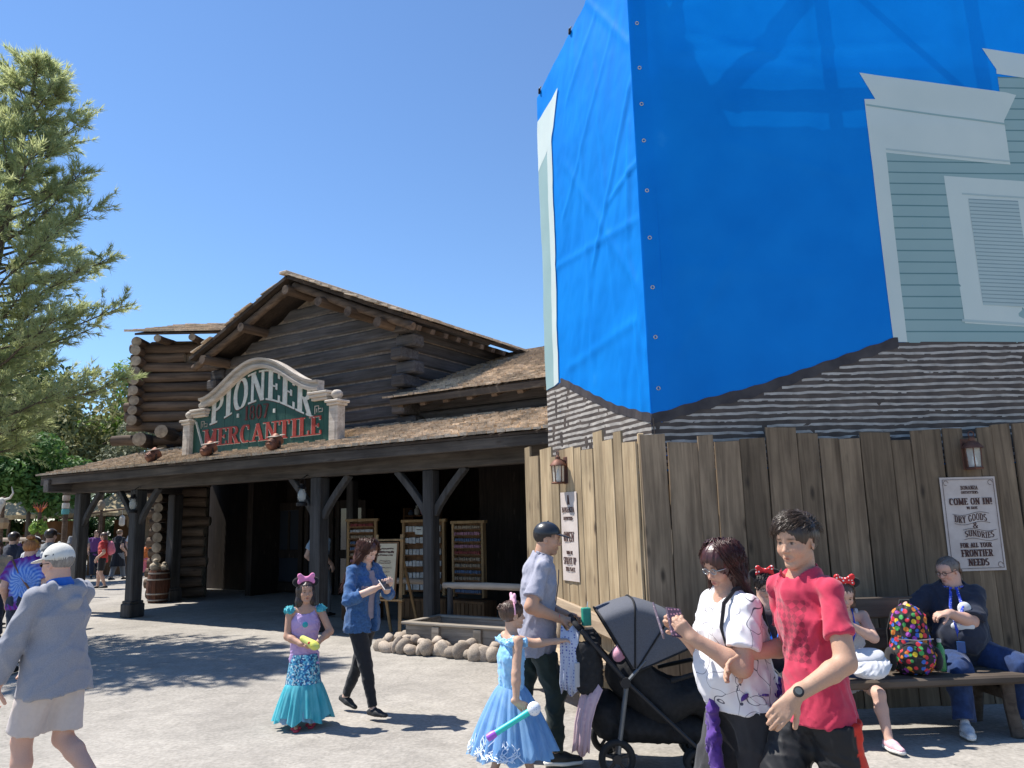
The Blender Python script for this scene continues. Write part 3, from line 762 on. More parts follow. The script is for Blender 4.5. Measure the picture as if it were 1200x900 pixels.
# paper posters on the fence
PAPER = mat('poster_paper', (.56, .49, .45), (.48, .41, .37), rough=.9, scale=7, bump=.1)
INK = mat('poster_ink', (.075, .035, .03), rough=.9)
def poster(origin, d, n_out, w, h, lines, label, frame=True):
    """origin = lower left corner on the fence; lines = (text, x, z, w, h, weight, arc)"""
    ang_ = math.atan2(d.y, d.x)
    e = empty('poster', origin + n_out * .022, ang_, label, 'poster')
    mb = MB(); V = []; F = []; nx, nz_ = 8, 12
    for j in range(nz_ + 1):
        for i in range(nx + 1):
            V.append((w * i / nx, -.004 - .003 * math.sin(i * 1.1 + j * .4) * (1 if 0 < i < nx else 0), h * j / nz_))
    for j in range(nz_):
        for i in range(nx): F.append([j * (nx + 1) + i, j * (nx + 1) + i + 1, (j + 1) * (nx + 1) + i + 1, (j + 1) * (nx + 1) + i])
    b0 = len(V); V += [(0, .0, 0), (w, .0, 0), (w, .0, h), (0, .0, h)]; F.append([b0 + 3, b0 + 2, b0 + 1, b0])
    mb.add(V, F); mb.build('sheet', PAPER, e, smooth=True)
    for tx, x, z, lw_, lh, wt, arc in lines:
        mb = MB()
        wf = (lambda px, pz: (px, pz + arc * math.sin((px - x) / lw_ * 2 * PI + PI))) if arc else None
        if lh < .05: text_mesh(mb, tx, x, z, lw_, lh, -.0095, .002, wt, warp=wf); mb.build('lettering', INK, e); continue
        adv = [GL[c][0] + .06 for c in tx]; sc = lw_ / (sum(adv) - .06); xx = x
        for c, a in zip(tx, adv):
            if c != ' ': mb = MB(); text_mesh(mb, c, xx, z, (a - .06) * sc, lh, -.0095, .002, wt, warp=wf); mb.build('letter', INK, e)
            xx += a * sc
    if frame:
        mb = MB(); g = .022; y = -.009
        for c, s in (((w / 2, y, g), (w - 2 * g, .002, .003)), ((w / 2, y, h - g), (w - 2 * g, .002, .003)), ((g, y, h / 2), (.003, .002, h - 2 * g)), ((w - g, y, h / 2), (.003, .002, h - 2 * g))): mb.box(c, s)
        for cx in (g + .03, w - g - .03):
            for cz in (g + .03, h - g - .03): mb.tube([(cx + .022 * math.cos(a), y - .0006, cz + .022 * math.sin(a)) for a in np.linspace(0, 5, 9)], .0018, 4)
        mb.build('border', INK, e)
    return e
W1, H1 = .52, .835
nF = Vector((FD.y, -FD.x, 0)); nL = Vector((FL.y, -FL.x, 0)) * 1.0
if nL.x > 0: nL = -nL
L1 = [('BONANZA', .185, .72, .16, .036, .2, 0), ('OUTFITTERS', .185, .684, .16, .024, .22, 0), ('COME ON IN!', .065, .585, .40, .06, .24, 0), ('WE HAVE', .22, .545, .10, .024, .2, 0),
      ('DRY GOODS', .095, .435, .30, .06, .17, .012), ('&', .255, .375, .05, .05, .2, 0), ('SUNDRIES', .175, .295, .27, .055, .17, -.010),
      ('FOR ALL YOUR', .12, .205, .29, .042, .24, 0), ('FRONTIER', .12, .125, .29, .062, .24, 0), ('NEEDS', .175, .045, .19, .062, .24, 0)]
pe = poster(Vector((3.875, 7.098, 1.135)), FD, nF, W1, H1, L1, 'white paper poster reading COME ON IN on the shaded plank fence')
mb = MB()
for z0, x0, x1, a in ((.505, .08, .42, .014), (.42, .09, .42, .014), (.36, .16, .47, -.012), (.275, .16, .47, -.012)):
    pts = [(x0 + (x1 - x0) * t, -.0105, z0 + a * math.sin(t * 2 * PI + PI)) for t in np.linspace(0, 1, 17)]; mb.tube(pts, .0017, 4)
mb.build('ribbon_line', INK, pe)
L2 = [('BONANZA', .03, .70, .26, .055, .2, 0), ('OUTFITTERS', .06, .62, .2, .035, .2, 0), ('OPEN', .05, .40, .22, .10, .22, 0), ('WHILE WE', .1, .27, .13, .035, .2, 0), ('SPRUCE UP', .03, .17, .27, .07, .2, 0), ('THE PLACE', .07, .10, .2, .04, .2, 0)]
oL = Vector((.51, 8.322, 1.05)); dL = -FL
pe = poster(oL, dL, nL, .35, .91, L2, 'white paper poster reading SPRUCE UP on the sunlit plank fence', frame=False)
mb = MB(); mb.lathe([(.035, -.05), (.03, -.04), (.02, .02), (.012, .05)], 4, c=(.17, -.006, .83), sy=.05); mb.build('emblem', INK, pe)

# wall lanterns
def wall_lantern(loc, ang_, label, s=1.0):
    e = empty('wall_lantern', loc, ang_, label, 'lantern', 'lanterns on the plank fence'); e.scale = (s, s, s)
    mb = MB(); mb.box((0, .01, .15), (.10, .02, .30), .004); mb.build('backplate', RUST, e)
    mb = MB()
    for a in range(6):
        t = a * PI / 3; mb.tube([(.065 * math.cos(t), -.09 + .065 * math.sin(t), .02), (.075 * math.cos(t), -.09 + .075 * math.sin(t), .2)], .0055, 5)
    mb.lathe([(.078, 0), (.082, .012), (.07, .022)], 6, c=(0, -.09, 0)); mb.lathe([(.095, .2), (.09, .215), (.05, .26), (.03, .27), (.028, .3), (.012, .31)], 12, c=(0, -.09, 0))
    for j in range(7):
        pass
    pts = [(.028 * math.cos(a), -.09, .335 + .028 * math.sin(a)) for a in np.linspace(0, 2 * PI, 13)]; mb.tube(pts, .005, 5)
    mb.bar((0, 0, .25), (0, -.06, .27), .03, .012); mb.build('cage', RUST, e, smooth='auto')
    mb = MB(); mb.lathe([(.06, .022), (.068, .2)], 6, c=(0, -.09, 0)); mb.build('glass', GLASS, e)
    mb = MB(); mb.lathe([(.022, .02), (.03, .05), (.022, .1), (.012, .16)], 10, c=(0, -.09, 0)); mb.build('candle_bulb', mat('bulb_white', (.8, .78, .7), rough=.3), e, smooth=True)
wall_lantern(Vector((4.165, 7.10, 2.035)) + nF * .018, math.atan2(FD.y, FD.x), 'copper lantern on the shaded fence above the white poster', .95)
wall_lantern(Vector((.56, 8.22, 2.05)) + nL * .018, math.atan2(dL.y, dL.x), 'copper lantern on the sunlit fence above the narrow poster', .95)

# ============================================================ printed tarpaulin over the building
tp = empty('printed_tarpaulin', (1.32, 7.2, 0), 0, 'bright blue printed tarpaulin wrapped around the building corner', 'tarpaulin')
TL = Vector((-.386, .922, 0)); TF = Vector((1, .047, 0)).normalized()
NLo = Vector((-.922, -.386, 0)); NFo = Vector((TF.y, -TF.x, 0))
def vn(x, y, s): 
    return math.sin(x * 3.1 * s + 1.7 * math.sin(y * 2.3 * s + .4)) * math.sin(y * 2.7 * s + 1.3 * math.sin(x * 1.9 * s)) 
def crease(x, z, x0, z0, x1, z1, w, d):
    dx, dz = x1 - x0, z1 - z0; L = math.hypot(dx, dz); t = ((x - x0) * dx + (z - z0) * dz) / L / L
    if t < -.05 or t > 1.05: return 0
    q = abs((x - x0) * dz - (z - z0) * dx) / L
    return d * math.exp(-(q / w) ** 2) * max(0, min(1, 12 * (t + .05), 12 * (1.05 - t)))
CRL = [(.05, 6.1, 1.0, 4.4, .035, .018), (.0, 5.2, .6, 5.0, .03, .014), (.06, 4.6, 1.9, 4.7, .04, .010), (.1, 3.9, 1.6, 5.9, .05, .014), (.05, 6.5, .9, 7.6, .03, .014), (.02, 3.2, .3, 4.4, .025, .016), (.5, 2.7, .8, 6.8, .04, .009), (1.1, 3.1, 1.2, 7.2, .05, .008), (.2, 3.6, 1.7, 3.4, .05, .008),
       (.35, 6.9, 1.7, 5.2, .03, .009), (.15, 2.7, .2, 3.6, .025, .018), (.25, 4.5, .12, 5.7, .03, .016), (1.5, 6.6, .7, 7.3, .04, .008), (1.4, 3.5, 1.9, 6.5, .05, .006)]
CRF = [(.15, 7.6, 1.1, 5.6, .04, .010), (1.9, 5.6, 2.3, 3.4, .06, .008), (.9, 5.4, 2.2, 5.0, .05, .006), (.25, 3.2, 1.0, 4.4, .05, .008), (3.9, 7.4, 4.4, 6.5, .05, .008), (.3, 6.9, 2.2, 7.6, .05, .012), (.4, 6.4, 3.2, 6.5, .06, .008), (.1, 5.2, .25, 3.0, .05, .014), (.6, 6.6, 2.0, 6.2, .05, .009), (.2, 4.1, 1.9, 3.95, .08, .005), (1.2, 7.4, 1.5, 6.2, .05, .007), (2.6, 7.6, 3.2, 6.6, .05, .008)]
def dispL(x, z):
    k = min(1, x / .25) 
    return (.010 * vn(x, z * .55, 1.0) + .006 * vn(x * 1.8 + 3, z * .8 + x, 1.9) + .0022 * vn(x * 5, z * 2.2 + x * 3, 2.3)) * 1.0 + sum(crease(x, z, *c) for c in CRL)
def dispF(x, z):
    return .008 * vn(x * .7 + 2, z * .5, .9) + .0025 * vn(x * 1.6, z * 1.4, 1.7) + .0008 * vn(x * 5, z * 4, 2) + sum(crease(x, z, *c) for c in CRF)
def topz(x): return 7.86 - .31 * x
def TPT(side, x, z, off=0.):
    if side == 'L': return TL * x + NLo * (dispL(x, z) + off) + Vector((0, 0, z))
    return TF * x + NFo * (dispF(x, z) + off) + Vector((0, 0, z))
def tarp_mat(name, c1, c2, tr=.22, scale=1.6):
    M = bpy.data.materials.new(name); M.use_nodes = True
    N = M.node_tree.nodes; Lk = M.node_tree.links.new; b = N['Principled BSDF']; b.inputs['Roughness'].default_value = .5; b.inputs['Specular IOR Level'].default_value = .12
    tc = N.new('ShaderNodeTexCoord'); nz = N.new('ShaderNodeTexNoise'); nz.inputs['Scale'].default_value = scale; nz.inputs['Detail'].default_value = 7
    Lk(tc.outputs['Object'], nz.inputs['Vector'])
    rp = N.new('ShaderNodeValToRGB'); e = rp.color_ramp.elements; e[0].position = .32; e[0].color = (*c1, 1); e[1].position = .7; e[1].color = (*c2, 1); Lk(nz.outputs[0], rp.inputs[0])
    if tr > .2:
        e3 = rp.color_ramp.elements.new(.78); e3.color = (c2[0] + .02, c2[1] + .06, c2[2] + .03, 1)
    # woven scrim: fine threads
    wv = N.new('ShaderNodeTexWave'); wv.bands_direction = 'Z'; wv.inputs['Scale'].default_value = 45; wv.inputs['Distortion'].default_value = 1.5; Lk(tc.outputs['Object'], wv.inputs['Vector'])
    hs = N.new('ShaderNodeHueSaturation'); mr = N.new('ShaderNodeMapRange'); mr.inputs[3].default_value = .95; mr.inputs[4].default_value = 1.04; Lk(wv.outputs[0], mr.inputs[0]); Lk(mr.outputs[0], hs.inputs['Value']); Lk(rp.outputs[0], hs.inputs['Color'])
    Lk(hs.outputs[0], b.inputs['Base Color'])
    tl = N.new('ShaderNodeBsdfTranslucent'); mx = N.new('ShaderNodeMixShader'); mx.inputs[0].default_value = tr
    Lk(hs.outputs[0], tl.inputs[0]); Lk(b.outputs[0], mx.inputs[1]); Lk(tl.outputs[0], mx.inputs[2]); Lk(mx.outputs[0], N['Material Output'].inputs[0])
    return M
TBLUE = tarp_mat('tarp_blue', (.001, .22, .74), (.003, .26, .82))
TWHITE = tarp_mat('print_white', (.58, .67, .64), (.64, .72, .68), tr=.15)
TGREEN = tarp_mat('print_green', (.30, .44, .44), (.33, .47, .465), tr=.15)
TGREEND = tarp_mat('print_green_line', (.13, .25, .265), (.15, .27, .28), tr=.15)
TSHUT = tarp_mat('print_shutter', (.42, .53, .53), (.46, .57, .56), tr=.15)
TSHUTD = tarp_mat('print_shutter_line', (.24, .33, .35), (.28, .37, .38), tr=.15)
TSHD = tarp_mat('print_shingle_dark', (.075, .062, .056), (.13, .105, .09), tr=.1, scale=7)
TSHL = tarp_mat('print_shingle_light', (.34, .31, .28), (.55, .51, .46), tr=.1, scale=9)
TCAP = tarp_mat('print_ridge', (.05, .045, .05), (.09, .08, .08), tr=.1, scale=6)
def patch(side, poly, name, m, off=.003, step=.11, parent=None):
    """flat print: polygon in tarp coordinates, cut into cells so that it follows the folds"""
    import bmesh
    bm = bmesh.new(); vs = [bm.verts.new((x, 0, z)) for x, z in poly]; bm.faces.new(vs)
    xs = [p[0] for p in poly]; zs = [p[1] for p in poly]
    for ax, lo, hi in ((0, min(xs), max(xs)), (2, min(zs), max(zs))):
        v = math.ceil(lo / step) * step
        while v < hi:
            no = [0, 0, 0]; no[ax] = 1; co = [0, 0, 0]; co[ax] = v
            bmesh.ops.bisect_plane(bm, geom=bm.verts[:] + bm.edges[:] + bm.faces[:], plane_co=co, plane_no=no); v += step
    for v in bm.verts: v.co = TPT(side, v.co.x, v.co.z, off)
    me = bpy.data.meshes.new(name); bm.normal_update(); bm.to_mesh(me); bm.free(); me.materials.append(m)
    me.polygons.foreach_set('use_smooth', [True] * len(me.polygons))
    return link(name, me, parent or tp)
def sheet(side, x0, x1, zb, zt, nx, nz_, m, name, off=0.):
    V = []; F = []
    for j in range(nz_ + 1):
        for i in range(nx + 1):
            x = x0 + (x1 - x0) * i / nx; t = j / nz_; z = zb + ((zt(x) if callable(zt) else zt) - zb) * t
            V.append(TPT(side, x, z, off))
    for j in range(nz_):
        for i in range(nx):
            q = [j * (nx + 1) + i, j * (nx + 1) + i + 1, (j + 1) * (nx + 1) + i + 1, (j + 1) * (nx + 1) + i]
            F.append(q if side == 'F' else q[::-1])
    mb = MB(); mb.add(V, F); return mb.build(name, m, tp, smooth=True)
shL = sheet('L', 0.0, 2.31, 2.1, topz, 70, 170, TBLUE, 'side_sheet')
shF = sheet('F', -.015, 6.6, 2.1, 8.2, 130, 130, TBLUE, 'front_sheet')
# overlapping seam flap with grommets along the corner
patch('F', [(-.02, 2.2), (.16, 2.2), (.155, 5.0), (.17, 8.1), (-.02, 8.1)], 'seam_flap', TBLUE, .0018, parent=shF)
for z in (2.886, 3.385, 3.879, 4.384, 4.874, 5.411, 5.81, 6.209, 6.71, 7.2):
    c = TPT('F', .068, z, .007); pts = [(c.x + .016 * math.cos(a), c.y, c.z + .016 * math.sin(a)) for a in np.linspace(0, 2 * PI, 13)]
    mb = MB(); mb.tube([Vector(p) - c for p in pts], .005, 5); mb.build('grommet', mat('brass_grommet', (.5, .5, .5), rough=.35, metal=.8), shF, loc=c) if z < 2.9 else None
    if z < 2.9: gm = [o for o in shF.children if o.name.startswith('grommet')][0]
    else:
        g2 = gm.copy(); COL.objects.link(g2); g2.parent = shF; g2.location = c
# print on the front sheet: a clapboard house front
clap0 = 3.29; ch_ = .1185
for i in range(27):
    z0 = clap0 + i * ch_; z1 = z0 + ch_
    x0 = 2.53 if z1 < 5.42 else 3.83
    if z0 < 6.1:
        tilt = -.018
        f = lambda z, x: z + tilt * (x - 2.5)
        patch('F', [(x0, f(z0, x0)), (6.4, f(z0, 6.4)), (6.4, f(z1 - .014, 6.4)), (x0, f(z1 - .014, x0))], 'printed_clapboard', TGREEN, .003, .3, parent=shF)
        patch('F', [(x0, f(z1 - .014, x0)), (6.4, f(z1 - .014, 6.4)), (6.4, f(z1, 6.4)), (x0, f(z1, x0))], 'printed_clapboard_shadow', TGREEND, .003, .3, parent=shF)
patch('F', [(2.366, 6.162), (3.894, 5.931), (4.0, 5.902), (3.832, 5.615), (3.837, 5.134), (2.548, 5.271), (2.505, 5.865), (2.388, 5.865), (2.505, 5.858)][:6] + [(2.388, 5.285), (2.388, 5.865), (2.505, 5.865)], 'printed_cornice', TWHITE, .0052, parent=shF)
patch('F', [(2.388, 5.285), (2.405, 3.30), (2.54, 3.295), (2.548, 5.271)], 'printed_corner_board', TWHITE, .0052, parent=shF)
patch('F', [(2.40, 5.79), (3.86, 5.565), (3.86, 5.585), (2.40, 5.81)], 'printed_cornice_line', TGREEN, .0075, parent=shF)
patch('F', [(2.55, 5.30), (3.835, 5.16), (3.836, 5.18), (2.55, 5.32)], 'printed_cornice_line', TSHUT, .0075, parent=shF)
patch('F', [(3.706, 6.437), (6.4, 6.03), (6.4, 5.72), (3.823, 6.144), (3.829, 6.193)], 'printed_cornice', TWHITE, .0052, parent=shF)
wx0, wz0, wz1 = 3.13, 3.45, 5.0
patch('F', [(3.123, 5.018), (4.35, 4.92), (4.35, 3.385), (3.137, 3.474)], 'printed_window_frame', TWHITE, .0052, parent=shF)
patch('F', [(3.11, 3.49), (4.37, 3.395), (4.37, 3.42), (3.11, 3.515)], 'printed_window_sill', TSHUT, .0075, parent=shF)
patch('F', [(3.286, 4.833), (4.19, 4.765), (4.19, 4.745), (3.286, 4.813)], 'printed_window_line', TSHUT, .0075, parent=shF)
for i in range(28):
    z0 = 3.655 + i * .0398; f = lambda x: -.055 * (x - 3.34)
    patch('F', [(3.345, z0 + f(3.345)), (3.86, z0 + f(3.86)), (3.86, z0 + .029 + f(3.86)), (3.345, z0 + .029 + f(3.345))], 'printed_slat', TSHUT, .0078, .5, parent=shF)
    patch('F', [(3.345, z0 + .029 + f(3.345)), (3.86, z0 + .029 + f(3.86)), (3.86, z0 + .0398 + f(3.86)), (3.345, z0 + .0398 + f(3.345))], 'printed_slat_shadow', TSHUTD, .0078, .5, parent=shF)
# shingled roof print below, rows wavy, with a dark ridge
RG = [(-.02, 2.595), (.09, 2.616), (.498, 2.73), (1.026, 2.852), (1.713, 3.072), (2.421, 3.297)]
def ridge_z(x):
    if x >= 2.421: return 3.30 - .018 * (x - 2.42)
    for (a, za), (b, zb) in zip(RG, RG[1:]):
        if x <= b: return za + (zb - za) * (x - a) / (b - a)
    return 3.3
def strip(side, x0, x1, zlo, zhi, name, m, off, dx=.06):
    n = max(2, int((x1 - x0) / dx)); V = []; F = []
    for i in range(n + 1):
        x = x0 + (x1 - x0) * i / n; V += [TPT(side, x, zlo(x), off), TPT(side, x, zhi(x), off)]
    for i in range(n): 
        q = [2 * i, 2 * i + 2, 2 * i + 3, 2 * i + 1]; F.append(q if side == 'F' else q[::-1])
    mb = MB(); mb.add(V, F); return mb.build(name, m, shF if side == 'F' else shL)
patch('F', [(-.02, 2.12), (6.4, 2.12), (6.4, 3.22)] + [(x, z - .01) for x, z in RG[::-1]], 'printed_shingle_ground', TSHD, .002, .2, parent=shF)
wr = random.Random(4)
jit = [[wr.uniform(-1, 1) for _ in range(200)] for _ in range(40)]
rowh = .062
for i in range(20):
    zb = 2.12 + i * rowh
    w = lambda x, z: z + .003 * math.sin(x * 5 + i) + .002 * math.sin(x * 23 + i * 2.1) + .005 * jit[i][int(abs(x) * 6) % 200]
    def clipx(side):
        if side == 'F':
            for x in np.arange(-.02, 2.5, .02):
                if ridge_z(x) > zb + rowh: return float(x)
            return None
    x0 = clipx('F')
    if x0 is None or zb + rowh > 3.31: continue
    strip('F', x0, 6.4, lambda x: min(w(x, zb), ridge_z(x)), lambda x: min(w(x, zb + rowh * .4), ridge_z(x)), 'printed_shingle_row', TSHL, .0035)
    strip('F', x0, 6.4, lambda x: min(w(x, zb + rowh * .4), ridge_z(x)), lambda x: min(w(x, zb + rowh), ridge_z(x)) + .001, 'printed_shingle_shadow', TSHD, .0035)
strip('F', -.02, 2.45, lambda x: ridge_z(x) - .055 + .01 * math.sin(x * 31), lambda x: ridge_z(x) + .045 + .006 * math.sin(x * 27), 'printed_ridge', TCAP, .0075, .04)
# print on the side sheet
patch('L', [(1.668, 6.929), (2.291, 6.794), (2.305, 6.70), (2.305, 6.1), (1.9, 6.33)], 'printed_cornice', TWHITE, .012, parent=shL)
patch('L', [(1.9, 6.33), (2.03, 6.26), (2.07, 3.25), (1.946, 3.279)], 'printed_corner_board', TWHITE, .012, parent=shL)
patch('L', [(2.03, 6.26), (2.305, 6.1), (2.306, 3.24), (2.07, 3.25)], 'printed_clapboard', TGREEN, .011, parent=shL)
RL = [(-.02, 2.61), (.22, 2.672), (.702, 2.806), (1.24, 3.025), (1.854, 3.284), (2.31, 3.24)]
def ridge_l(x):
    for (a, za), (b, zb) in zip(RL, RL[1:]):
        if x <= b: return za + (zb - za) * (x - a) / (b - a)
    return 3.24
patch('L', [(-.01, 2.12), (2.308, 2.12)] + [(x, z - .01) for x, z in RL[::-1]], 'printed_shingle_ground', TSHD, .002, .1, parent=shL)
for i in range(20):
    zb = 2.12 + i * rowh; x0 = None
    for x in np.arange(-.0, 2.3, .02):
        if ridge_l(x) > zb + rowh + .0: x0 = float(x); break
    if x0 is None or zb > 3.2: continue
    w = lambda x, z: z + .003 * math.sin(x * 7 + i) + .004 * jit[i + 20][int(abs(x) * 9) % 200]
    strip('L', x0, 2.308, lambda x: min(w(x, zb), ridge_l(x)), lambda x: min(w(x, zb + rowh * .5), ridge_l(x)), 'printed_shingle_row', TSHL, .0035)
    strip('L', x0, 2.308, lambda x: min(w(x, zb + rowh * .5), ridge_l(x)), lambda x: min(w(x, zb + rowh), ridge_l(x)) + .001, 'printed_shingle_shadow', TSHD, .0035)
strip('L', -.01, 1.9, lambda x: ridge_l(x) - .06, lambda x: ridge_l(x) + .03 + .006 * math.sin(x * 27), 'printed_ridge', TCAP, .0075, .04)
# scaffold behind it: poles show faintly through the cloth
sf = empty('scaffold', (1.32, 7.2, 0), 0, 'steel pipe scaffold standing behind the blue tarpaulin', 'scaffold')
STEEL = mat('galvanised_pipe', (.25, .26, .27), (.18, .18, .19), rough=.45, metal=.7, scale=10)
bk = Vector((.17, .085, 0))
for x in (.1, 1.7, 3.3, 4.9):
    mb = MB(); q = TF * x + bk; mb.tube([(q.x, q.y, 0), (q.x, q.y, 8.0)], .03, 8); mb.build('upright', STEEL, sf)
for x in (1.1, 2.15):
    q = TL * x + Vector((.17, .07, 0)); mb = MB(); mb.tube([(q.x, q.y, 0), (q.x, q.y, topz(x) - .05)], .03, 8); mb.build('upright', STEEL, sf)
for z in (2.2, 4.2, 6.2, 7.9):
    a = TF * .1 + bk; b = TF * 5.2 + bk; mb = MB(); mb.tube([(a.x, a.y, z), (b.x, b.y, z)], .027, 8); mb.build('ledger', STEEL, sf)
    if z < 7:
        b = TL * 2.15 + Vector((.17, .07, 0)); mb = MB(); mb.tube([(a.x, a.y + .05, z - .08), (b.x, b.y, z - .08)], .027, 8); mb.build('ledger', STEEL, sf)
for x0, x1, z0, z1 in ((.1, 1.7, 6.2, 7.9), (1.7, 3.3, 7.9, 6.2), (3.3, 4.9, 6.2, 7.9)):
    a = TF * x0 + bk; b = TF * x1 + bk; mb = MB(); mb.tube([(a.x, a.y + .05, z0), (b.x, b.y + .05, z1)], .025, 8); mb.build('brace', STEEL, sf)
for x, n in ((.3, 1), (1.3, 2), (2.2, 3)):
    c = TL * x + Vector((0, 0, topz(x))) + NLo * .015; mb = MB(); mb.box((0, 0, 0), (.03, .05, .06), .006); mb.tube([(0, 0, .02), (.02, .01, .07)], .008, 6); mb.build('clamp', IRON, sf, loc=c)
# plain wall of the building behind the cloth
bw = MB(); c0 = Vector((1.52, 7.34, 0)); pts = [c0, c0 + TF * 6, c0 + TF * 6 + Vector((0, 4, 0)), c0 + TL * 2.0 + Vector((.6, 2, 0)), c0 + TL * 2.05]
V = [(p.x, p.y, 0) for p in pts] + [(p.x, p.y, 6.15) for p in pts]; n = len(pts)
bw.add(V, [[i, (i + 1) % n, n + (i + 1) % n, n + i] for i in range(n)] + [[n + i for i in range(n)]])
wb = bw.build('wrapped_building', mat('bare_plaster', (.30, .27, .23), (.24, .21, .18), scale=3, rough=.95)); setp(wb, 'plain building hidden behind the scaffold and blue tarpaulin', 'building')
# ============================================================ people: implicit surfaces meshed with surface nets
def _nrm(v): v = np.asarray(v, float); return v / (np.linalg.norm(v) + 1e-12)
def A3(*v): return np.array(v, float)

class Prim:
    __slots__ = ('c', 'r', 'f', 'k', 'op')
    def __init__(s, c, r, f, k, op): s.c, s.r, s.f, s.k, s.op = np.asarray(c, float), r, f, k, op

def cone(a, b, ra, rb, k=.03, op='u', sc=None, R=None, flat=None):
    """tapered limb from a to b; sc = cross-section scale in frame R; flat = cut the end(s) flat: 'b', 'a' or 'ab'"""
    a = np.asarray(a, float); b = np.asarray(b, float); ab = b - a; L2 = ab @ ab + 1e-12; L = math.sqrt(L2)
    Rm = None if R is None else np.asarray(R, float); s = None if sc is None else np.asarray(sc, float)
    def f(P):
        t = np.clip(((P - a) @ ab) / L2, 0, 1); q = P - (a + t[:, None] * ab)
        if s is not None:
            if Rm is not None: q = q @ Rm
            q = q / s; m_ = s.min()
            d = (np.sqrt((q * q).sum(1)) - (ra + (rb - ra) * t)) * m_
        else: d = np.sqrt((q * q).sum(1)) - (ra + (rb - ra) * t)
        if flat:
            h = ((P - a) @ ab) / L
            if 'b' in flat: d = np.maximum(d, h - L)
            if 'a' in flat: d = np.maximum(d, -h)
        return d
    mx = max(ra, rb) * (1 if s is None else s.max())
    return Prim((a + b) / 2, L / 2 + mx, f, k, op)

def ell(c, r, k=.02, op='u', R=None):
    c = np.asarray(c, float); r = np.asarray(r, float); Rm = None if R is None else np.asarray(R, float); mn = r.min()
    def f(P):
        q = P - c
        if Rm is not None: q = q @ Rm
        l = np.sqrt(((q / r) ** 2).sum(1)); g = np.sqrt(((q / (r * r)) ** 2).sum(1)) + 1e-9
        return l * (l - 1) / g
    return Prim(c, r.max(), f, k, op)

def halfspace(p, n, k=.004, rad_=9., op='s', c=None):
    p = np.asarray(p, float); n = _nrm(n)
    return Prim(p if c is None else c, rad_, lambda P: -((P - p) @ n), k, op)      # removes the side n points to

def smin(a, b, k):
    h = np.clip(.5 + .5 * (b - a) / k, 0, 1); return b * (1 - h) + a * h - k * h * (1 - h)

def mesh_field(prims, lo, hi, h, disp=None):
    lo = np.asarray(lo, float); n = np.maximum(3, np.ceil((np.asarray(hi) - lo) / h).astype(int) + 1)
    D = np.full(n, .25)
    ax = [lo[i] + h * np.arange(n[i]) for i in range(3)]
    for p in prims:
        m_ = p.r + p.k * 1.2 + 3 * h
        i0 = np.maximum(0, np.floor((p.c - m_ - lo) / h).astype(int)); i1 = np.minimum(n, np.ceil((p.c + m_ - lo) / h).astype(int) + 1)
        if (i1 <= i0).any(): continue
        g = np.stack(np.meshgrid(*[ax[i][i0[i]:i1[i]] for i in range(3)], indexing='ij'), -1); sh = g.shape[:3]
        d = p.f(g.reshape(-1, 3)).reshape(sh); sl_ = tuple(slice(i0[i], i1[i]) for i in range(3)); o = D[sl_]
        if p.op == 'u': D[sl_] = smin(o, d, p.k)
        elif p.op == 's': D[sl_] = -smin(-o, d, p.k)
    if disp is not None:
        near = np.abs(D) < .05; idx = np.argwhere(near)
        if len(idx): D[near] += disp(lo + idx * h)
    return surface_nets(D, lo, h)

_CORN = np.array([[i, j, k] for i in (0, 1) for j in (0, 1) for k in (0, 1)])
_EDG = [(a, b) for a in range(8) for b in range(a + 1, 8) if np.abs(_CORN[a] - _CORN[b]).sum() == 1]
def surface_nets(D, lo, h):
    ins = D < 0; n = D.shape
    cnt = np.zeros((n[0] - 1, n[1] - 1, n[2] - 1), np.int8)
    for c in _CORN: cnt += ins[c[0]:n[0] - 1 + c[0], c[1]:n[1] - 1 + c[1], c[2]:n[2] - 1 + c[2]]
    act = (cnt > 0) & (cnt < 8); cells = np.argwhere(act)
    if not len(cells): return np.zeros((0, 3)), np.zeros((0, 4), int)
    vals = np.stack([D[cells[:, 0] + c[0], cells[:, 1] + c[1], cells[:, 2] + c[2]] for c in _CORN], 1)
    acc = np.zeros((len(cells), 3)); num = np.zeros(len(cells))
    for a, b in _EDG:
        m_ = (vals[:, a] < 0) != (vals[:, b] < 0); da = vals[m_, a]; db = vals[m_, b]; t = da / (da - db)
        acc[m_] += _CORN[a] + t[:, None] * (_CORN[b] - _CORN[a]); num[m_] += 1
    V = lo + h * (cells + acc / num[:, None])
    idx = np.full(act.shape, -1, np.int64); idx[act] = np.arange(len(cells))
    F = []
    for ax_ in range(3):
        o1, o2 = [(1, 2), (2, 0), (0, 1)][ax_]
        s0 = [slice(None)] * 3; s1 = [slice(None)] * 3; s0[ax_] = slice(0, -1); s1[ax_] = slice(1, None)
        ch = ins[tuple(s0)] != ins[tuple(s1)]; e = np.argwhere(ch)
        ok = (e[:, o1] > 0) & (e[:, o2] > 0) & (e[:, o1] < n[o1] - 1) & (e[:, o2] < n[o2] - 1); e = e[ok]
        pos = ins[e[:, 0], e[:, 1], e[:, 2]]
        q = []
        for d1, d2 in ((-1, -1), (0, -1), (0, 0), (-1, 0)):
            c = e.copy(); c[:, o1] += d1; c[:, o2] += d2; q.append(idx[c[:, 0], c[:, 1], c[:, 2]])
        q = np.stack(q, 1); q[~pos] = q[~pos][:, ::-1]
        F.append(q[(q >= 0).all(1)])
    return V, np.concatenate(F)

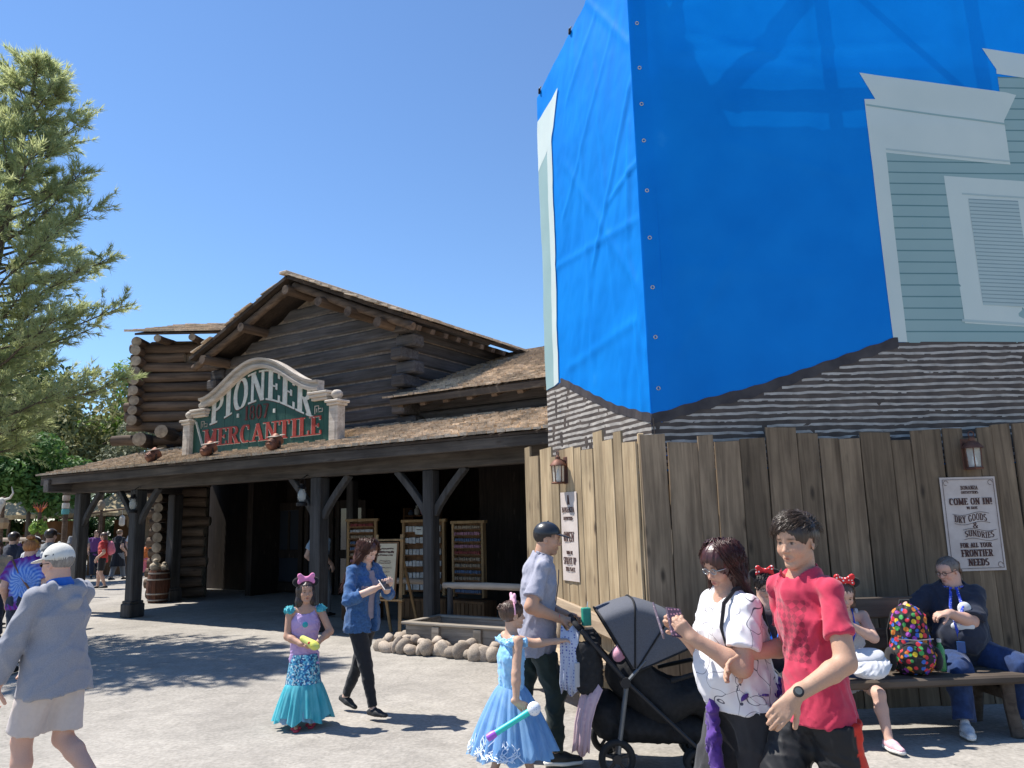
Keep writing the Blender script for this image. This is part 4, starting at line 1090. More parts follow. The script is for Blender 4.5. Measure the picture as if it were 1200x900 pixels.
def np_mesh(name, V, F, m, parent=None, col=None, smooth=True):
    me = bpy.data.meshes.new(name); nv, nf = len(V), len(F)
    me.vertices.add(nv); me.vertices.foreach_set('co', np.asarray(V, np.float32).ravel())
    k = F.shape[1]
    me.loops.add(nf * k); me.loops.foreach_set('vertex_index', F.astype(np.int32).ravel())
    me.polygons.add(nf); me.polygons.foreach_set('loop_start', np.arange(0, nf * k, k, dtype=np.int32))
    me.polygons.foreach_set('use_smooth', np.full(nf, smooth)); me.materials.append(m)
    if col is not None:
        a = me.color_attributes.new('col', 'FLOAT_COLOR', 'POINT'); c = np.ones((nv, 4), np.float32); c[:, :3] = col; a.data.foreach_set('color', c.ravel())
    me.update(); me.validate()
    return link(name, me, parent)

def field_obj(name, prims, m, parent, h=.011, disp=None, col=None, pad=.03, boxes=None):
    if boxes is None:
        us = [p for p in prims if p.op == 'u']
        lo = np.min([p.c - p.r for p in us], 0) - pad; hi = np.max([p.c + p.r for p in us], 0) + pad; boxes = [(lo, hi, h)]
    Vs, Fs, o = [], [], 0
    for lo, hi, hh in boxes:
        V, F = mesh_field(prims, lo, hi, hh, disp)
        Vs.append(V); Fs.append(F + o); o += len(V)
    V = np.concatenate(Vs); F = np.concatenate(Fs)
    return np_mesh(name, V, F, m, parent, None if col is None else col(V))

def wrinkle(seed, amp=.004, freq=22., vert=.45):
    """soft cloth folds as a sum of warped waves"""
    r = np.random.RandomState(seed); freq *= 2.7; amp *= 1.9; ks = r.normal(size=(5, 3)) * freq; ks[:, 2] *= vert; ph = r.uniform(0, 6, 5); wk = r.normal(size=(3, 3)) * freq * .4
    big = r.normal(size=(2, 3)) * freq * .3; bp = r.uniform(0, 6, 2)
    def f(P):
        w = np.stack([np.sin(P @ wk[i] + i) for i in range(3)], 1) * .05
        Q = P + w; s = np.zeros(len(P))
        for i in range(5): s += (1 - np.abs(np.sin(Q @ ks[i] * .5 + ph[i]))) ** 2
        return -amp * (s - 1.6) * .55 - amp * .5 * np.sin(Q @ big[0] + bp[0])
    return f

def rotm(yaw=0., pitch=0., roll=0.):
    """columns are the frame axes; yaw about z, pitch raises the face, roll tilts"""
    return np.array((Matrix.Rotation(yaw, 3, 'Z') @ Matrix.Rotation(pitch, 3, 'X') @ Matrix.Rotation(roll, 3, 'Y')))

def ik(a, b, l1, l2, hint):
    a = np.asarray(a, float); b = np.asarray(b, float); d = b - a; L = np.linalg.norm(d)
    if L > (l1 + l2) * .999: b = a + d / L * (l1 + l2) * .999; d = b - a; L = np.linalg.norm(d)
    u = d / L; x = (l1 * l1 - l2 * l2 + L * L) / (2 * L); y = math.sqrt(max(0, l1 * l1 - x * x))
    hint = np.asarray(hint, float); hh = _nrm(hint - u * (hint @ u))
    return a + u * x + hh * y, b

SKIN = attr_mat('skin', rough=.58, spec=.32, sss=.1, bump=.2, bscale=150)

class Human:
    """local frame: +y is the way the person faces, +x the person's right, feet on z = 0"""
    def __init__(s, h=1.7, girth=1., sw=.115, hw=.055, head=.13, leg=.52, skin=(.55, .33, .23), lean=0., side=0., tyaw=0., hip=(0, 0), drop=0.):
        s.h, s.g, s.skin = h, girth, np.array(skin)
        s.Rt = rotm(tyaw, -lean, side)                     # torso frame
        s.pel = A3(hip[0], hip[1], leg * h + .01 - drop)
        up = s.Rt[:, 2]; rt = s.Rt[:, 0]
        tl = (.822 - leg) * h
        s.waist = s.pel + up * tl * .34; s.chest = s.pel + up * tl * .68; s.neckb = s.pel + up * tl * 1.04
        s.sh = {k: s.pel + up * tl * .935 + rt * sg * sw * h for k, sg in (('R', 1), ('L', -1))}
        s.hipj = {k: s.pel + np.array(rotm(tyaw * .5))[:, 0] * sg * hw * h * girth ** .5 - A3(0, 0, .012 * h) for k, sg in (('R', 1), ('L', -1))}
        s.ua, s.fa, s.th, s.ca = .178 * h, .15 * h, .245 * h, .245 * h * (leg - .04) / .48
        s.th = (leg - .045) * h * .5; s.ca = (leg - .045) * h * .5
        s.hh = head * h; s.el, s.wr, s.kn, s.an, s.toe = {}, {}, {}, {}, {}
        s.hand = {}
        s.slv = .7
    def legs(s, R, L, hintR=(0, 1, 0), hintL=(0, 1, 0), toeR=None, toeL=None):
        for k, t, hn, to in (('R', R, hintR, toeR), ('L', L, hintL, toeL)):
            s.kn[k], s.an[k] = ik(s.hipj[k], t, s.th, s.ca, hn); s.toe[k] = _nrm(to if to is not None else (0, 1, 0))
    def arm(s, k, target, hint=(0, -1, -.4)):
        s.el[k], s.wr[k] = ik(s.sh[k], target, s.ua, s.fa, hint)
    def head(s, yaw=0., pitch=0., roll=0., fwd=.02):
        s.Rh = rotm(yaw, pitch, roll)
        s.hc = s.neckb - s.Rt[:, 2] * .004 * s.h + A3(0, 0, s.hh * .62) + s.Rh[:, 1] * (fwd * s.h * .6)
    def H(s, x, y, z): return s.hc + s.Rh @ (A3(x, y, z) * s.hh)
    # ---- skin
    def build_head_prims(s, female=False, mouth=0., child=False, nose=1.):
        hh = s.hh; H = s.H; R = s.Rh; out = []
        e = lambda c, r, k=.05, op='u', RR=None: out.append(ell(H(*c), np.array(r) * hh, k * hh, op, R if RR is None else R @ RR))
        c_ = lambda a, b, ra, rb, k=.05, op='u': out.append(cone(H(*a), H(*b), ra * hh, rb * hh, k * hh, op))
        jw = .9 if female or child else 1.
        e((0, -.05, .13), (.345, .43, .37)); e((0, .10, -.08), (.275 * jw, .285, .36), .1)
        e((0, .15, .18), (.27, .24, .2), .1)
        for x in (-1, 1):
            c_((x * .215 * jw, -.02, -.22), (x * .06, .235, -.41), .075, .075, .09)
            e((x * .165, .235, -.13), (.105, .10, .10), .1)
        e((0, .265, -.415), (.085, .075, .07), .07)
        c_((-.15, .325, .075), (.15, .325, .075), .04, .04, .06)
        for x in (-1, 1): e((x * .125, .405, .012), (.078, .06, .05), .05, 's')
        for x in (-1, 1): e((x * .128, .302, .008), (.066, .062, .05), .015)
        c_((0, .355, .04), (0, .425, -.125 * nose), .028, .045, .04); e((0, .435, -.14 * nose), (.047, .045, .04), .03)
        for x in (-1, 1): e((x * .05, .395, -.15), (.034, .04, .03), .02)
        c_((-.068, .345, -.262), (.068, .345, -.262), .026, .026, .03); e((0, .362, -.262), (.05, .032, .024), .02)
        c_((-.055, .343, -.312), (.055, .343, -.312), .03, .03, .02)
        c_((-.09, .325, -.285), (.09, .325, -.285), .03, .03, .03)
        if mouth: e((0, .385, -.288), (.06, .05, .018 + .02 * mouth), .008, 's')
        else: e((0, .395, -.287), (.085, .04, .006), .01, 's')
        for x in (-1, 1):
            RR = rotm(0, 0, 0) @ np.array(Matrix.Rotation(x * rad(-18), 3, 'Z') @ Matrix.Rotation(rad(12), 3, 'X'))
            e((x * .335, -.035, -.02), (.03, .075, .125), .02, 'u', RR); e((x * .362, -.02, 0.0), (.022, .045, .075), .02, 's', RR)
        return out
    def skin_col(s, V, brow=(.06, .04, .03), lips=None, blush=.25, stubble=0., hairline=None):
        c = np.tile(s.skin, (len(V), 1)).astype(float); q = (V - s.hc) @ s.Rh / s.hh
        near = np.linalg.norm(q, axis=1) < .75
        def g(x, y, z, rx, ry, rz): return np.exp(-(((np.abs(q[:, 0]) - x) / rx) ** 2 + ((q[:, 1] - y) / ry) ** 2 + ((q[:, 2] - z) / rz) ** 2) * 1.4) * near
        def mix(w, colr): 
            w = np.clip(w, 0, 1)[:, None]; c[:] = c * (1 - w) + np.array(colr) * w
        mix(g(.17, .28, -.13, .1, .15, .09) * blush, s.skin * np.array([1.08, .72, .68]))
        mix(g(0, .45, -.13, .05, .08, .05) * blush, s.skin * np.array([1.05, .75, .7]))
        if stubble: mix(np.clip(g(.08, .25, -.36, .22, .3, .12) + g(0, .36, -.22, .1, .1, .04), 0, 1) * stubble, s.skin * .42)
        lp = lips or s.skin * np.array([.82, .45, .42]); mix(np.clip(1.25 * g(0, .36, -.285, .085, .1, .052), 0, 1) ** 1.5 * .85, lp)
        mix(g(0, .36, -.287, .075, .1, .011) * .8, s.skin * .3)
        bz = q[:, 2] - (.092 - .25 * (np.abs(q[:, 0]) - .13) ** 2 - .0); w = np.exp(-(bz / .02) ** 2) * np.exp(-((np.abs(q[:, 0]) - .13) / .075) ** 4) * (q[:, 1] > .2) * near
        mix(w * .85, brow)
        # eyelids, lash line, eye white and iris painted where the eyeball bulges
        ez = q[:, 2] - .008; ex = np.abs(q[:, 0]) - .128; fr_ = (q[:, 1] > .24) * near
        eye = (((ex / .06) ** 2 + (ez / .022) ** 2) < 1) * fr_
        lash = np.exp(-((ez - .026 + 4 * ex ** 2) / .010) ** 2) * np.exp(-(ex / .066) ** 4) * fr_
        mix(eye * .4, (.45, .41, .38)); mix(np.exp(-((ex / .034) ** 2 + (ez / .028) ** 2) ** 2) * fr_ * .97, (.022, .015, .012)); mix(lash * .9, np.array(brow) * .5)
        if hairline is not None:
            w = np.clip((q[:, 2] - hairline) * 8, 0, 1) * (q[:, 1] < .25) * near; mix(w * .6, np.array(brow) * 1.5)
        return c
    def hand_prims(s, k, d, n, curl=.5, thumb=.6, size=1., spread=.0, curls=None):
        """d = direction wrist to knuckles, n = way the palm faces"""
        w = s.wr[k]; d = _nrm(d); n = np.asarray(n, float); n = _nrm(n - d * (n @ d)); sg = 1 if k == 'R' else -1
        # thumb side: for a right hand, palm facing n, fingers d
        lat = np.cross(n, d) * sg
        z = s.h / 1.72 * size; out = []
        out.append(cone(w - d * .03 * z, w + d * .02 * z, .026 * z, .024 * z, .02 * z))
        Ls = (.07, .08, .075, .058)
        for i in range(4):
            o = lat * (1.5 - i) * .0195 * z; b0 = w + d * (.092 - .006 * abs(i - 1.2)) * z + o * (1 + spread)
            out.append(cone(w + d * .012 * z + o * .55, b0, .0145 * z, .0118 * z, .014 * z))
            cdir = _nrm(d + lat * (1.5 - i) * spread * .4); p = b0; c = curls[i] if curls else curl
            for j, (fr_, bend) in enumerate(((.45, .55), (.31, .9), (.24, .65))):
                a = c * bend; ax_ = cdir * math.cos(a) + n * math.sin(a)
                n2 = -cdir * math.sin(a) + n * math.cos(a)
                q = p + ax_ * Ls[i] * fr_ * z; out.append(cone(p, q, (.0098 - .0007 * j) * z, (.0092 - .0009 * j) * z, .004 * z)); p = q; cdir = ax_; n_old = n; n = n2
            n = _nrm(np.cross(d, np.cross(n_old, d))) if False else n
            
            n = s._restore(d, lat, sg)
        tb = w + d * .022 * z + lat * .024 * z + n * .006 * z
        td = _nrm(d * .62 + lat * (.75 - .5 * thumb) + n * (.25 + .5 * thumb))
        out.append(cone(w + d * .01 * z + lat * .012 * z, tb + td * .032 * z, .016 * z, .0135 * z, .014 * z))
        p = tb + td * .03 * z
        for j in range(2):
            td = _nrm(td + d * .25 + n * .12 * thumb); q = p + td * (.032, .026)[j] * z; out.append(cone(p, q, .0118 * z, .0102 * z, .005 * z)); p = q
        return out
    def _restore(s, d, lat, sg): return _nrm(np.cross(d, lat) * sg)
    def limb_prims(s, arms=True, legs=True, neck=True, bare=False):
        h, g = s.h, s.g ** .6; o = []
        if neck:
            o.append(cone(s.neckb - s.Rt[:, 2] * .03 * h, s.H(0, -.1, -.25), .038 * h * g, .034 * h * g, .03))
            o.append(cone(*( (s.sh['L'], s.sh['R']) if bare else (s.sh['L'] * .75 + s.sh['R'] * .25, s.sh['R'] * .75 + s.sh['L'] * .25)), .027 * h, .027 * h, .04))
            o.append(ell(s.chest, (A3(.085, .06, .12) if bare else A3(.055, .038, .11)) * h, .04, 'u', s.Rt))
        for k in 'RL':
            if arms and k in s.wr:
                b1 = s.sh[k] + (s.el[k] - s.sh[k]) * (0 if bare else min(1, s.slv)); o.append(cone(s.sh[k] if bare else s.sh[k] * .85 + s.el[k] * .15, s.el[k], (.029 if bare else .019) * h * g, (.0255 if s.slv <= .95 else .019) * h * g, .02))
                if not bare and s.slv <= .95: o.append(cone(b1 + (s.el[k] - s.sh[k]) * -.04, s.el[k], .0275 * h * g, .0258 * h * g, .01))
                if s.slv > 1.2 and not bare: o.append(cone(s.el[k], s.wr[k], .018 * h * g, .0165 * h, .01)); o.append(cone(s.el[k] + (s.wr[k] - s.el[k]) * (s.slv - 1.02), s.wr[k], .021 * h, .0165 * h, .01))
                m_ = s.el[k] * .72 + s.wr[k] * .28
                if bare or s.slv <= 1.2: o.append(cone(s.el[k], m_, .026 * h * g, .0265 * h * g, .015)); o.append(cone(m_, s.wr[k], .0262 * h * g, .0165 * h * g ** .5, .015))
            if legs and k in s.an:
                if legs == 'feet':
                    o.append(cone(s.chest, s.pel, .05 * h, .045 * h, .02)); o.append(cone(s.pel, s.hipj[k], .035 * h, .035 * h, .02)); o.append(cone(s.hipj[k], s.kn[k], .034 * h, .024 * h, .02)); o.append(cone(s.kn[k], s.an[k], .022 * h, .0185 * h, .02)); o.append(cone(s.an[k], s.an[k] + s.toe[k] * .06 * h - A3(0, 0, .025 * h), .017 * h, .012 * h, .015)); continue
                o.append(cone(s.hipj[k] * .85 + s.kn[k] * .15, s.kn[k], .040 * h * g, .034 * h * g, .03)); o.append(cone(s.pel, s.hipj[k] * .85 + s.kn[k] * .15, .035 * h, .038 * h, .02)); m_ = s.kn[k] * .68 + s.an[k] * .32
                back = _nrm(np.cross(s.an[k] - s.kn[k], np.cross(s.an[k] - s.kn[k], s.toe[k])))
                o.append(cone(s.kn[k], m_ + back * .008 * h, .033 * h * g, .034 * h * g, .02)); o.append(cone(m_ + back * .006 * h, s.an[k], .033 * h * g, .021 * h, .02))
                o.append(cone(s.an[k], s.an[k] + s.toe[k] * .075 * h - A3(0, 0, .024 * h), .019 * h, .014 * h, .015))
        return o
    # ---- clothes
    def torso_prims(s, th=.0, belly=0., bust=0., hem=None, shoulder=True, k=.05, wid=1.):
        h, g = s.h, s.g; R = s.Rt; o = []; sc = A3(1, .70 + .06 * (g - 1), 1)
        wa, wc, wp = .083 * h * g * wid + th, .096 * h * g ** .7 * wid + th, .101 * h * g * wid + th
        o.append(cone(s.pel - R[:, 2] * .02 * h, s.waist, wp, wa, k, sc=sc, R=R)); o.append(cone(s.waist, s.chest, wa, wc, k, sc=sc, R=R))
        o.append(cone(s.chest, s.neckb - R[:, 2] * .078 * h, wc, wc * .66, k, sc=sc, R=R))
        if shoulder:
            for kk in 'LR': o.append(cone(s.neckb - R[:, 2] * .022 * h, s.sh[kk] - R[:, 2] * .008 * h, .026 * h + th * .5, .027 * h + th * .8, k * .6))
        if shoulder: o.append(cone(s.neckb - R[:, 2] * .04 * h, s.neckb - R[:, 2] * .008 * h, .058 * h + th * .5, .045 * h + th * .5, k))
        if belly: o.append(ell(s.waist + R[:, 1] * (.05 + .05 * belly) * h - R[:, 2] * .02 * h, A3(.085 * g, .06 + .045 * belly, .10) * h, .06, 'u', R))
        if bust:
            for x in (-1, 1): o.append(ell(s.chest + R[:, 1] * .055 * h + R[:, 0] * x * .045 * h - R[:, 2] * .01 * h, A3(.048, .048, .052) * h * bust, .035, 'u', R))
        return o
    def sleeves(s, frac, th=.012, flare=.006, k=.03, cuff=True):
        """frac 0..1 along the upper arm, 1..2 along the forearm"""
        o = []; h, g = s.h, s.g ** .6
        for kk in 'RL':
            if kk not in s.el: continue
            a, b, c = s.sh[kk], s.el[kk], s.wr[kk]
            f = min(frac, 1.); e = a + (b - a) * f
            o.append(cone(a - s.Rt[:, 2] * .006 * h + (s.chest - a) * .04, e, .029 * h * g + th * .8, .028 * h * g + th + (flare if frac <= 1 else 0), k * .7, flat='b' if frac <= 1 else None))
            if frac > 1:
                e2 = b + (c - b) * (frac - 1); o.append(cone(b, e2, .029 * h * g + th, .021 * h * g + th + flare, k * .7, flat='b'))
        return o
    def flare(s, r0, r1, up=.05, dn=.1, k=.05):
        return [cone(s.pel + s.Rt[:, 2] * up, s.pel - s.Rt[:, 2] * dn, r0, r1, k, sc=A3(1, .8, 1), R=s.Rt)]
    def neckhole(s, r=.05, depth=.014, v=0., k=.008):
        R = s.Rt; h = s.h; c = s.neckb + R[:, 2] * (.028 - depth) * h + R[:, 1] * (.012 + v * .4) * h
        return [cone(c + R[:, 2] * .0, c + R[:, 2] * .1 * h, r * h, r * h * 1.3, k, 's')] + ([ell(c - R[:, 2] * v * h * .7 + R[:, 1] * .045 * h, A3(r * .8, .05, v) * h, k, 's', R)] if v else [])
    def hemcut(s, z, tilt=0., wav=.0):
        n = A3(0, tilt, -1); return [halfspace(A3(s.pel[0], s.pel[1], z), n)]
    def leg_cloth(s, frac, th=.015, flare=.0, seat=True, k=.035, knee=0.):
        o = []; h, g = s.h, s.g ** .75
        if seat:
            o.append(ell(s.pel - A3(0, 0, .005 * h), A3(.086 * g * s.g ** .25, .066 * g, .08) * h + th, .03, 'u', s.Rt)); 
        for kk in 'RL':
            a, b, c = s.hipj[kk], s.kn[kk], s.an[kk]
            f = min(frac, 1.); e = a + (b - a) * f
            o.append(cone(a, e, .054 * h * g + th, .037 * h * g + th + flare * f, k, flat='b' if frac <= 1 else None))
            if frac > 1:
                e2 = b + (c - b) * (frac - 1); o.append(cone(b, e2, .036 * h * g + th + flare * .5, .024 * h * g + th + flare, k * .7, flat='b'))
        return o
    def shoe(s, name, k, m, parent, sole=None, size=1., high=0., h_=.009):
        d = s.toe[k] * 1.0; fl = _nrm(A3(d[0], d[1], d[2])); up = _nrm(np.cross(np.cross(fl, A3(0, 0, 1)), fl)); rt = np.cross(fl, up); z = s.h / 1.72 * size
        an = s.an[k]; base = an - up * .062 * z
        R = np.stack([rt, fl, up], 1)
        hl = base - fl * .045 * z + up * .03 * z; tt = base + fl * .165 * z + up * .022 * z
        pr = [cone(hl, base + fl * .06 * z + up * .032 * z, .037 * z, .042 * z, .03, sc=A3(.92, 1, 1), R=R), cone(base + fl * .06 * z + up * .03 * z, tt, .042 * z, .03 * z, .03, sc=A3(1.05, 1, .8), R=R),
              cone(base + up * .04 * z, an + up * (.015 + high) * z, .036 * z, .032 * z, .02)]
        pr.append(halfspace(base + up * .004 * z, -up))
        o = field_obj(name, pr, m, parent, h_ * min(1, z + .1))
        if sole is not None:
            so_ = [cone(hl - up * .022 * z, base + fl * .07 * z, .042 * z, .047 * z, .03, sc=A3(.95, 1, .9), R=R), cone(base + fl * .06 * z, tt - up * .012 * z, .047 * z, .036 * z, .03, sc=A3(1.05, 1, .8), R=R)]
            so_.append(halfspace(base - up * .012 * z, -up)); so_.append(halfspace(base + up * .016 * z, up))
            field_obj('sole', so_, sole, o, h_ * min(1, z + .1))
        return o
    def make_body(s, parent, extra=(), female=False, mouth=0., arms=True, legs=True, h_=.011, child=False, fine_hands=True, col=None, nose=1., bare=False):
        pr = s.limb_prims(arms, legs, bare=bare) + s.build_head_prims(female, mouth, child, nose); hp = []
        hb = []
        for k, (d, n, kw) in s.hand.items():
            q = s.hand_prims(k, d, n, **kw); pr += q; c = s.wr[k] + _nrm(d) * .08 * s.h / 1.72; r_ = .125 * s.h / 1.72 * kw.get('size', 1.)
            hb.append((c - r_, c + r_, .0042 if fine_hands else .008))
        us = [p for p in pr if p.op == 'u']; lo = np.min([p.c - p.r for p in us], 0) - .03; hi = np.max([p.c + p.r for p in us], 0) + .03
        zc = (s.H(0, 0, -.62))[2]
        boxes = [(lo, A3(hi[0], hi[1], zc + .012), h_)]
        c = s.hc; r_ = s.hh * .62; boxes.append((A3(c[0] - r_, c[1] - r_, zc - .005), A3(c[0] + r_, c[1] + r_, c[2] + r_), .0046 * s.hh / .22 if h_ < .013 else .009))
        boxes += hb
        return field_obj('body', pr, SKIN, parent, boxes=boxes, col=col or (lambda V: s.skin_col(V)))
    # ---- hair and hats (head frame)
    def hair_prims(s, vol=.04, front=.0, low=-.12, side=True):
        H, hh, R = s.H, s.hh, s.Rh
        o = [ell(H(0, -.06, .15), (A3(.345, .43, .37) + vol) * hh, .02 * hh, 'u', R)]
        o.append(ell(H(0, .36 + front, -.2), A3(.27, .3, .42) * hh, .04 * hh, 's', R))                # face opening
        o.append(halfspace(H(0, 0, low), R @ A3(0, .55, -1)))
        for x in (-1, 1): o.append(ell(H(x * .38, .05, -.07), A3(.12, .12, .17) * hh, .02 * hh, 's', R))
        return o
    def strands(s, name, parent, m, n, rootf, flow, length, seg=7, r=.0022, seed=1, clump=.35):
        """tapered three-sided strands grown along a flow field in head space (unit = head height)"""
        g = np.random.RandomState(seed); V = []; F = []
        Rh, hh, hc = s.Rh, s.hh, s.hc
        for i in range(n):
            p = np.array(rootf(g)); L = length * g.uniform(.75, 1.1) / seg; pts = [p]
            for j in range(seg):
                d = np.asarray(flow(p, j / seg, g)); p = p + _nrm(d) * L; pts.append(p)
            pts = np.array(pts); b = len(V); side_ = _nrm(np.cross(pts[-1] - pts[0], g.normal(size=3)))
            other = _nrm(np.cross(pts[-1] - pts[0], side_))
            for j, q in enumerate(pts):
                rr = r / hh * (1 - .8 * (j / seg) ** 2) * g.uniform(.9, 1.1)
                for a in (0, 2.09, 4.19): V.append(hc + Rh @ ((q + (side_ * math.cos(a) + other * math.sin(a)) * rr) * hh))
            for j in range(seg):
                for a in range(3): F.append([b + j * 3 + a, b + j * 3 + (a + 1) % 3, b + (j + 1) * 3 + (a + 1) % 3, b + (j + 1) * 3 + a])
        return np_mesh(name, np.array(V), np.array(F), m, parent)
    def cap(s, parent, m, brim_m=None, name='cap', yaw=0., low=.16, brim=.42, crown=.0):
        H, hh = s.H, s.hh; R = s.Rh @ rotm(yaw)
        o = [ell(H(0, -.04, .18), (A3(.385, .462, .40 + crown)) * hh, .03 * hh, 'u', R), halfspace(H(0, 0, low), R @ A3(0, .12, -1)), ell(H(0, -.05, .05), A3(.36, .435, .40) * hh, .02 * hh, 's', R)]
        c = field_obj(name, o, m, parent, .006)
        bb = s.hc + R @ (A3(0, .42, low + .02) * hh)
        q = [ell(bb, A3(.30, brim, .05) * hh, .01, 'u', R @ rotm(0, rad(-10))), ell(bb - R[:, 2] * .045 * hh - R[:, 1] * .02 * hh, A3(.33, brim * 1.1, .052) * hh, .006, 's', R @ rotm(0, rad(-10))),
             ell(H(0, -.05, .10), A3(.365, .445, .40) * hh, .004, 's', R)]
        field_obj('brim', q, brim_m or m, c, .0055)
        pts = [s.hc + R @ (A3(0, -.04, .18 + .40 + crown + .003) * hh)]
        mb = MB(); mb.sphere(pts[0], .008, 8); mb.build('button', brim_m or m, c, smooth=True)
        return c
    def glasses(s, parent, m, lens=None, rr=.085):
        mb = MB(); H = s.H
        for x in (-1, 1):
            mb.tube([H(x * .13 + rr * math.cos(a) * 1.05, .40, .0 + rr * .75 * math.sin(a)) for a in np.linspace(0, 2 * PI, 15)], .0022, 5)
            mb.tube([H(x * .22, .395, .02), H(x * .345, .28, .03), H(x * .37, -.05, .03)], .0024, 5)
        mb.tube([H(-.045, .41, .01), H(0, .425, .02), H(.045, .41, .01)], .002, 5)
        o = mb.build('glasses', m, parent, smooth=True)
        if lens is not None:
            mb = MB()
            for x in (-1, 1):
                n = 14; V = [H(x * .13 + rr * math.cos(a) * 1.03, .398, rr * .73 * math.sin(a)) for a in np.linspace(0, 2 * PI, n, endpoint=False)]
                mb.add(V, [list(range(n))])
            mb.build('lens', lens, o)
        return o
    def bow_band(s, parent, m_bow, m_band, m_ear=None, size=1., tilt=0., dots=None):
        """head band carrying a bow (and dark rounded tufts)"""
        H = s.H; mb = MB(); mb.tube([H(.37 * math.sin(a), -.02 + .03 * math.cos(a), .13 + .42 * math.cos(a)) for a in np.linspace(-1.75, 1.75, 17)], .008, 6)
        b = mb.build('headband', m_band, parent, smooth=True)
        R = s.Rh @ rotm(0, 0, tilt); c0 = s.hc + R @ (A3(0, .04, .60) * s.hh); z = s.hh * size
        pr = []
        for x in (-1, 1):
            pr += [cone(c0, c0 + R @ (A3(x * .21, 0, .13) * z), .035 * z, .085 * z, .02, sc=A3(1, .65, 1), R=R), cone(c0, c0 + R @ (A3(x * .22, 0, -.07) * z), .035 * z, .08 * z, .02, sc=A3(1, .65, 1), R=R)]
        pr.append(ell(c0, A3(.07, .075, .075) * z, .01, 'u', R))
        field_obj('bow', pr, m_bow, b, .005)
        if m_ear is not None:
            for x in (-1, 1):
                c = s.hc + R @ (A3(x * .36, -.04, .50) * s.hh); field_obj('ear_puff', [ell(c, A3(.19, .07, .16) * z, .01, 'u', R)], m_ear, b, .006)
        return b
# ============================================================ the people
def cloth(name, c, v=.85, rough=.9, scale=40, bump=.25, sheen=.15, **k):
    return mat(name, c, tuple(x * v for x in c), rough=rough, scale=scale, bump=bump, bscale=260, sheen=sheen, bdist=.002, **k)
def hairmat(name, c, rough=.38):
    return mat(name, c, tuple(x * .45 for x in c), rough=rough, scale=26, stretch=(3, 3, .6), spec=.5, ramp=(.3, .7))
BLACKC = cloth('black_cotton', (.018, .018, .021)); NAVY = cloth('navy_cotton', (.018, .024, .045)); DENIM = cloth('blue_denim', (.045, .125, .30), .6, scale=60, bump=.5)
DKDENIM = cloth('dark_denim', (.018, .045, .14), .55, scale=18); WHITEC = cloth('white_cotton', (.72, .72, .73), .93); GREYC = cloth('heather_grey', (.30, .305, .345), .8, scale=160)
SOLEW = mat('white_rubber', (.68, .67, .64), rough=.7); SHOEB = mat('black_shoe', (.017, .017, .018), (.03, .03, .03), rough=.6)
SHOEW = mat('white_shoe', (.62, .62, .62), (.5, .5, .52), rough=.65, scale=30)
PINKP = mat('pink_plush', (.80, .26, .47), (.70, .2, .4), rough=.85, sheen=.4, scale=30, bump=.3)
PINKL = mat('pale_pink_plush', (.82, .42, .55), (.74, .35, .48), rough=.85, sheen=.4, scale=30, bump=.3)
BLACKF = mat('black_felt', (.014, .013, .014), rough=.95, sheen=.2)
CLEAR = mat('spectacle_lens', (.9, .92, .95), rough=.05, alpha=.10, spec=.8)
def dots_mat(name, c, d, scale):
    M = bpy.data.materials.new(name); M.use_nodes = True; N = M.node_tree.nodes; Lk = M.node_tree.links.new; b = N['Principled BSDF']; b.inputs['Roughness'].default_value = .75
    tc = N.new('ShaderNodeTexCoord'); v = N.new('ShaderNodeTexVoronoi'); v.inputs['Scale'].default_value = scale; v.inputs['Randomness'].default_value = .35; Lk(tc.outputs['Object'], v.inputs['Vector'])
    r = N.new('ShaderNodeValToRGB'); e = r.color_ramp.elements; e[0].position = .27; e[0].color = (*d, 1); e[1].position = .31; e[1].color = (*c, 1); Lk(v.outputs['Distance'], r.inputs[0]); Lk(r.outputs[0], b.inputs['Base Color']); return M
REDDOT = dots_mat('red_dotted_satin', (.62, .02, .025), (.85, .82, .8), 42)
LINE_R = random.Random(77)
class Who:
    def __init__(s, base, face, label, group=None, name='person'):
        s.b = Vector((base[0], base[1], 0)); s.rz = math.atan2(-face[0], face[1]); s.e = empty(name, s.b, s.rz, label, 'person', group)
        s.Mi = (Matrix.Translation(s.b) @ Matrix.Rotation(s.rz, 4, 'Z')).inverted()
    def l(s, *w): return np.array(s.Mi @ Vector(w))
    def d(s, *w): return np.array(s.Mi.to_3x3() @ Vector(w))
def hang(pts, r0, r1, k=.02, sc=None):
    o = []
    n = len(pts)
    for i in range(n - 1):
        t0, t1 = i / (n - 1), (i + 1) / (n - 1); o.append(cone(pts[i], pts[i + 1], r0 + (r1 - r0) * t0, r0 + (r1 - r0) * t1, k))
    return o
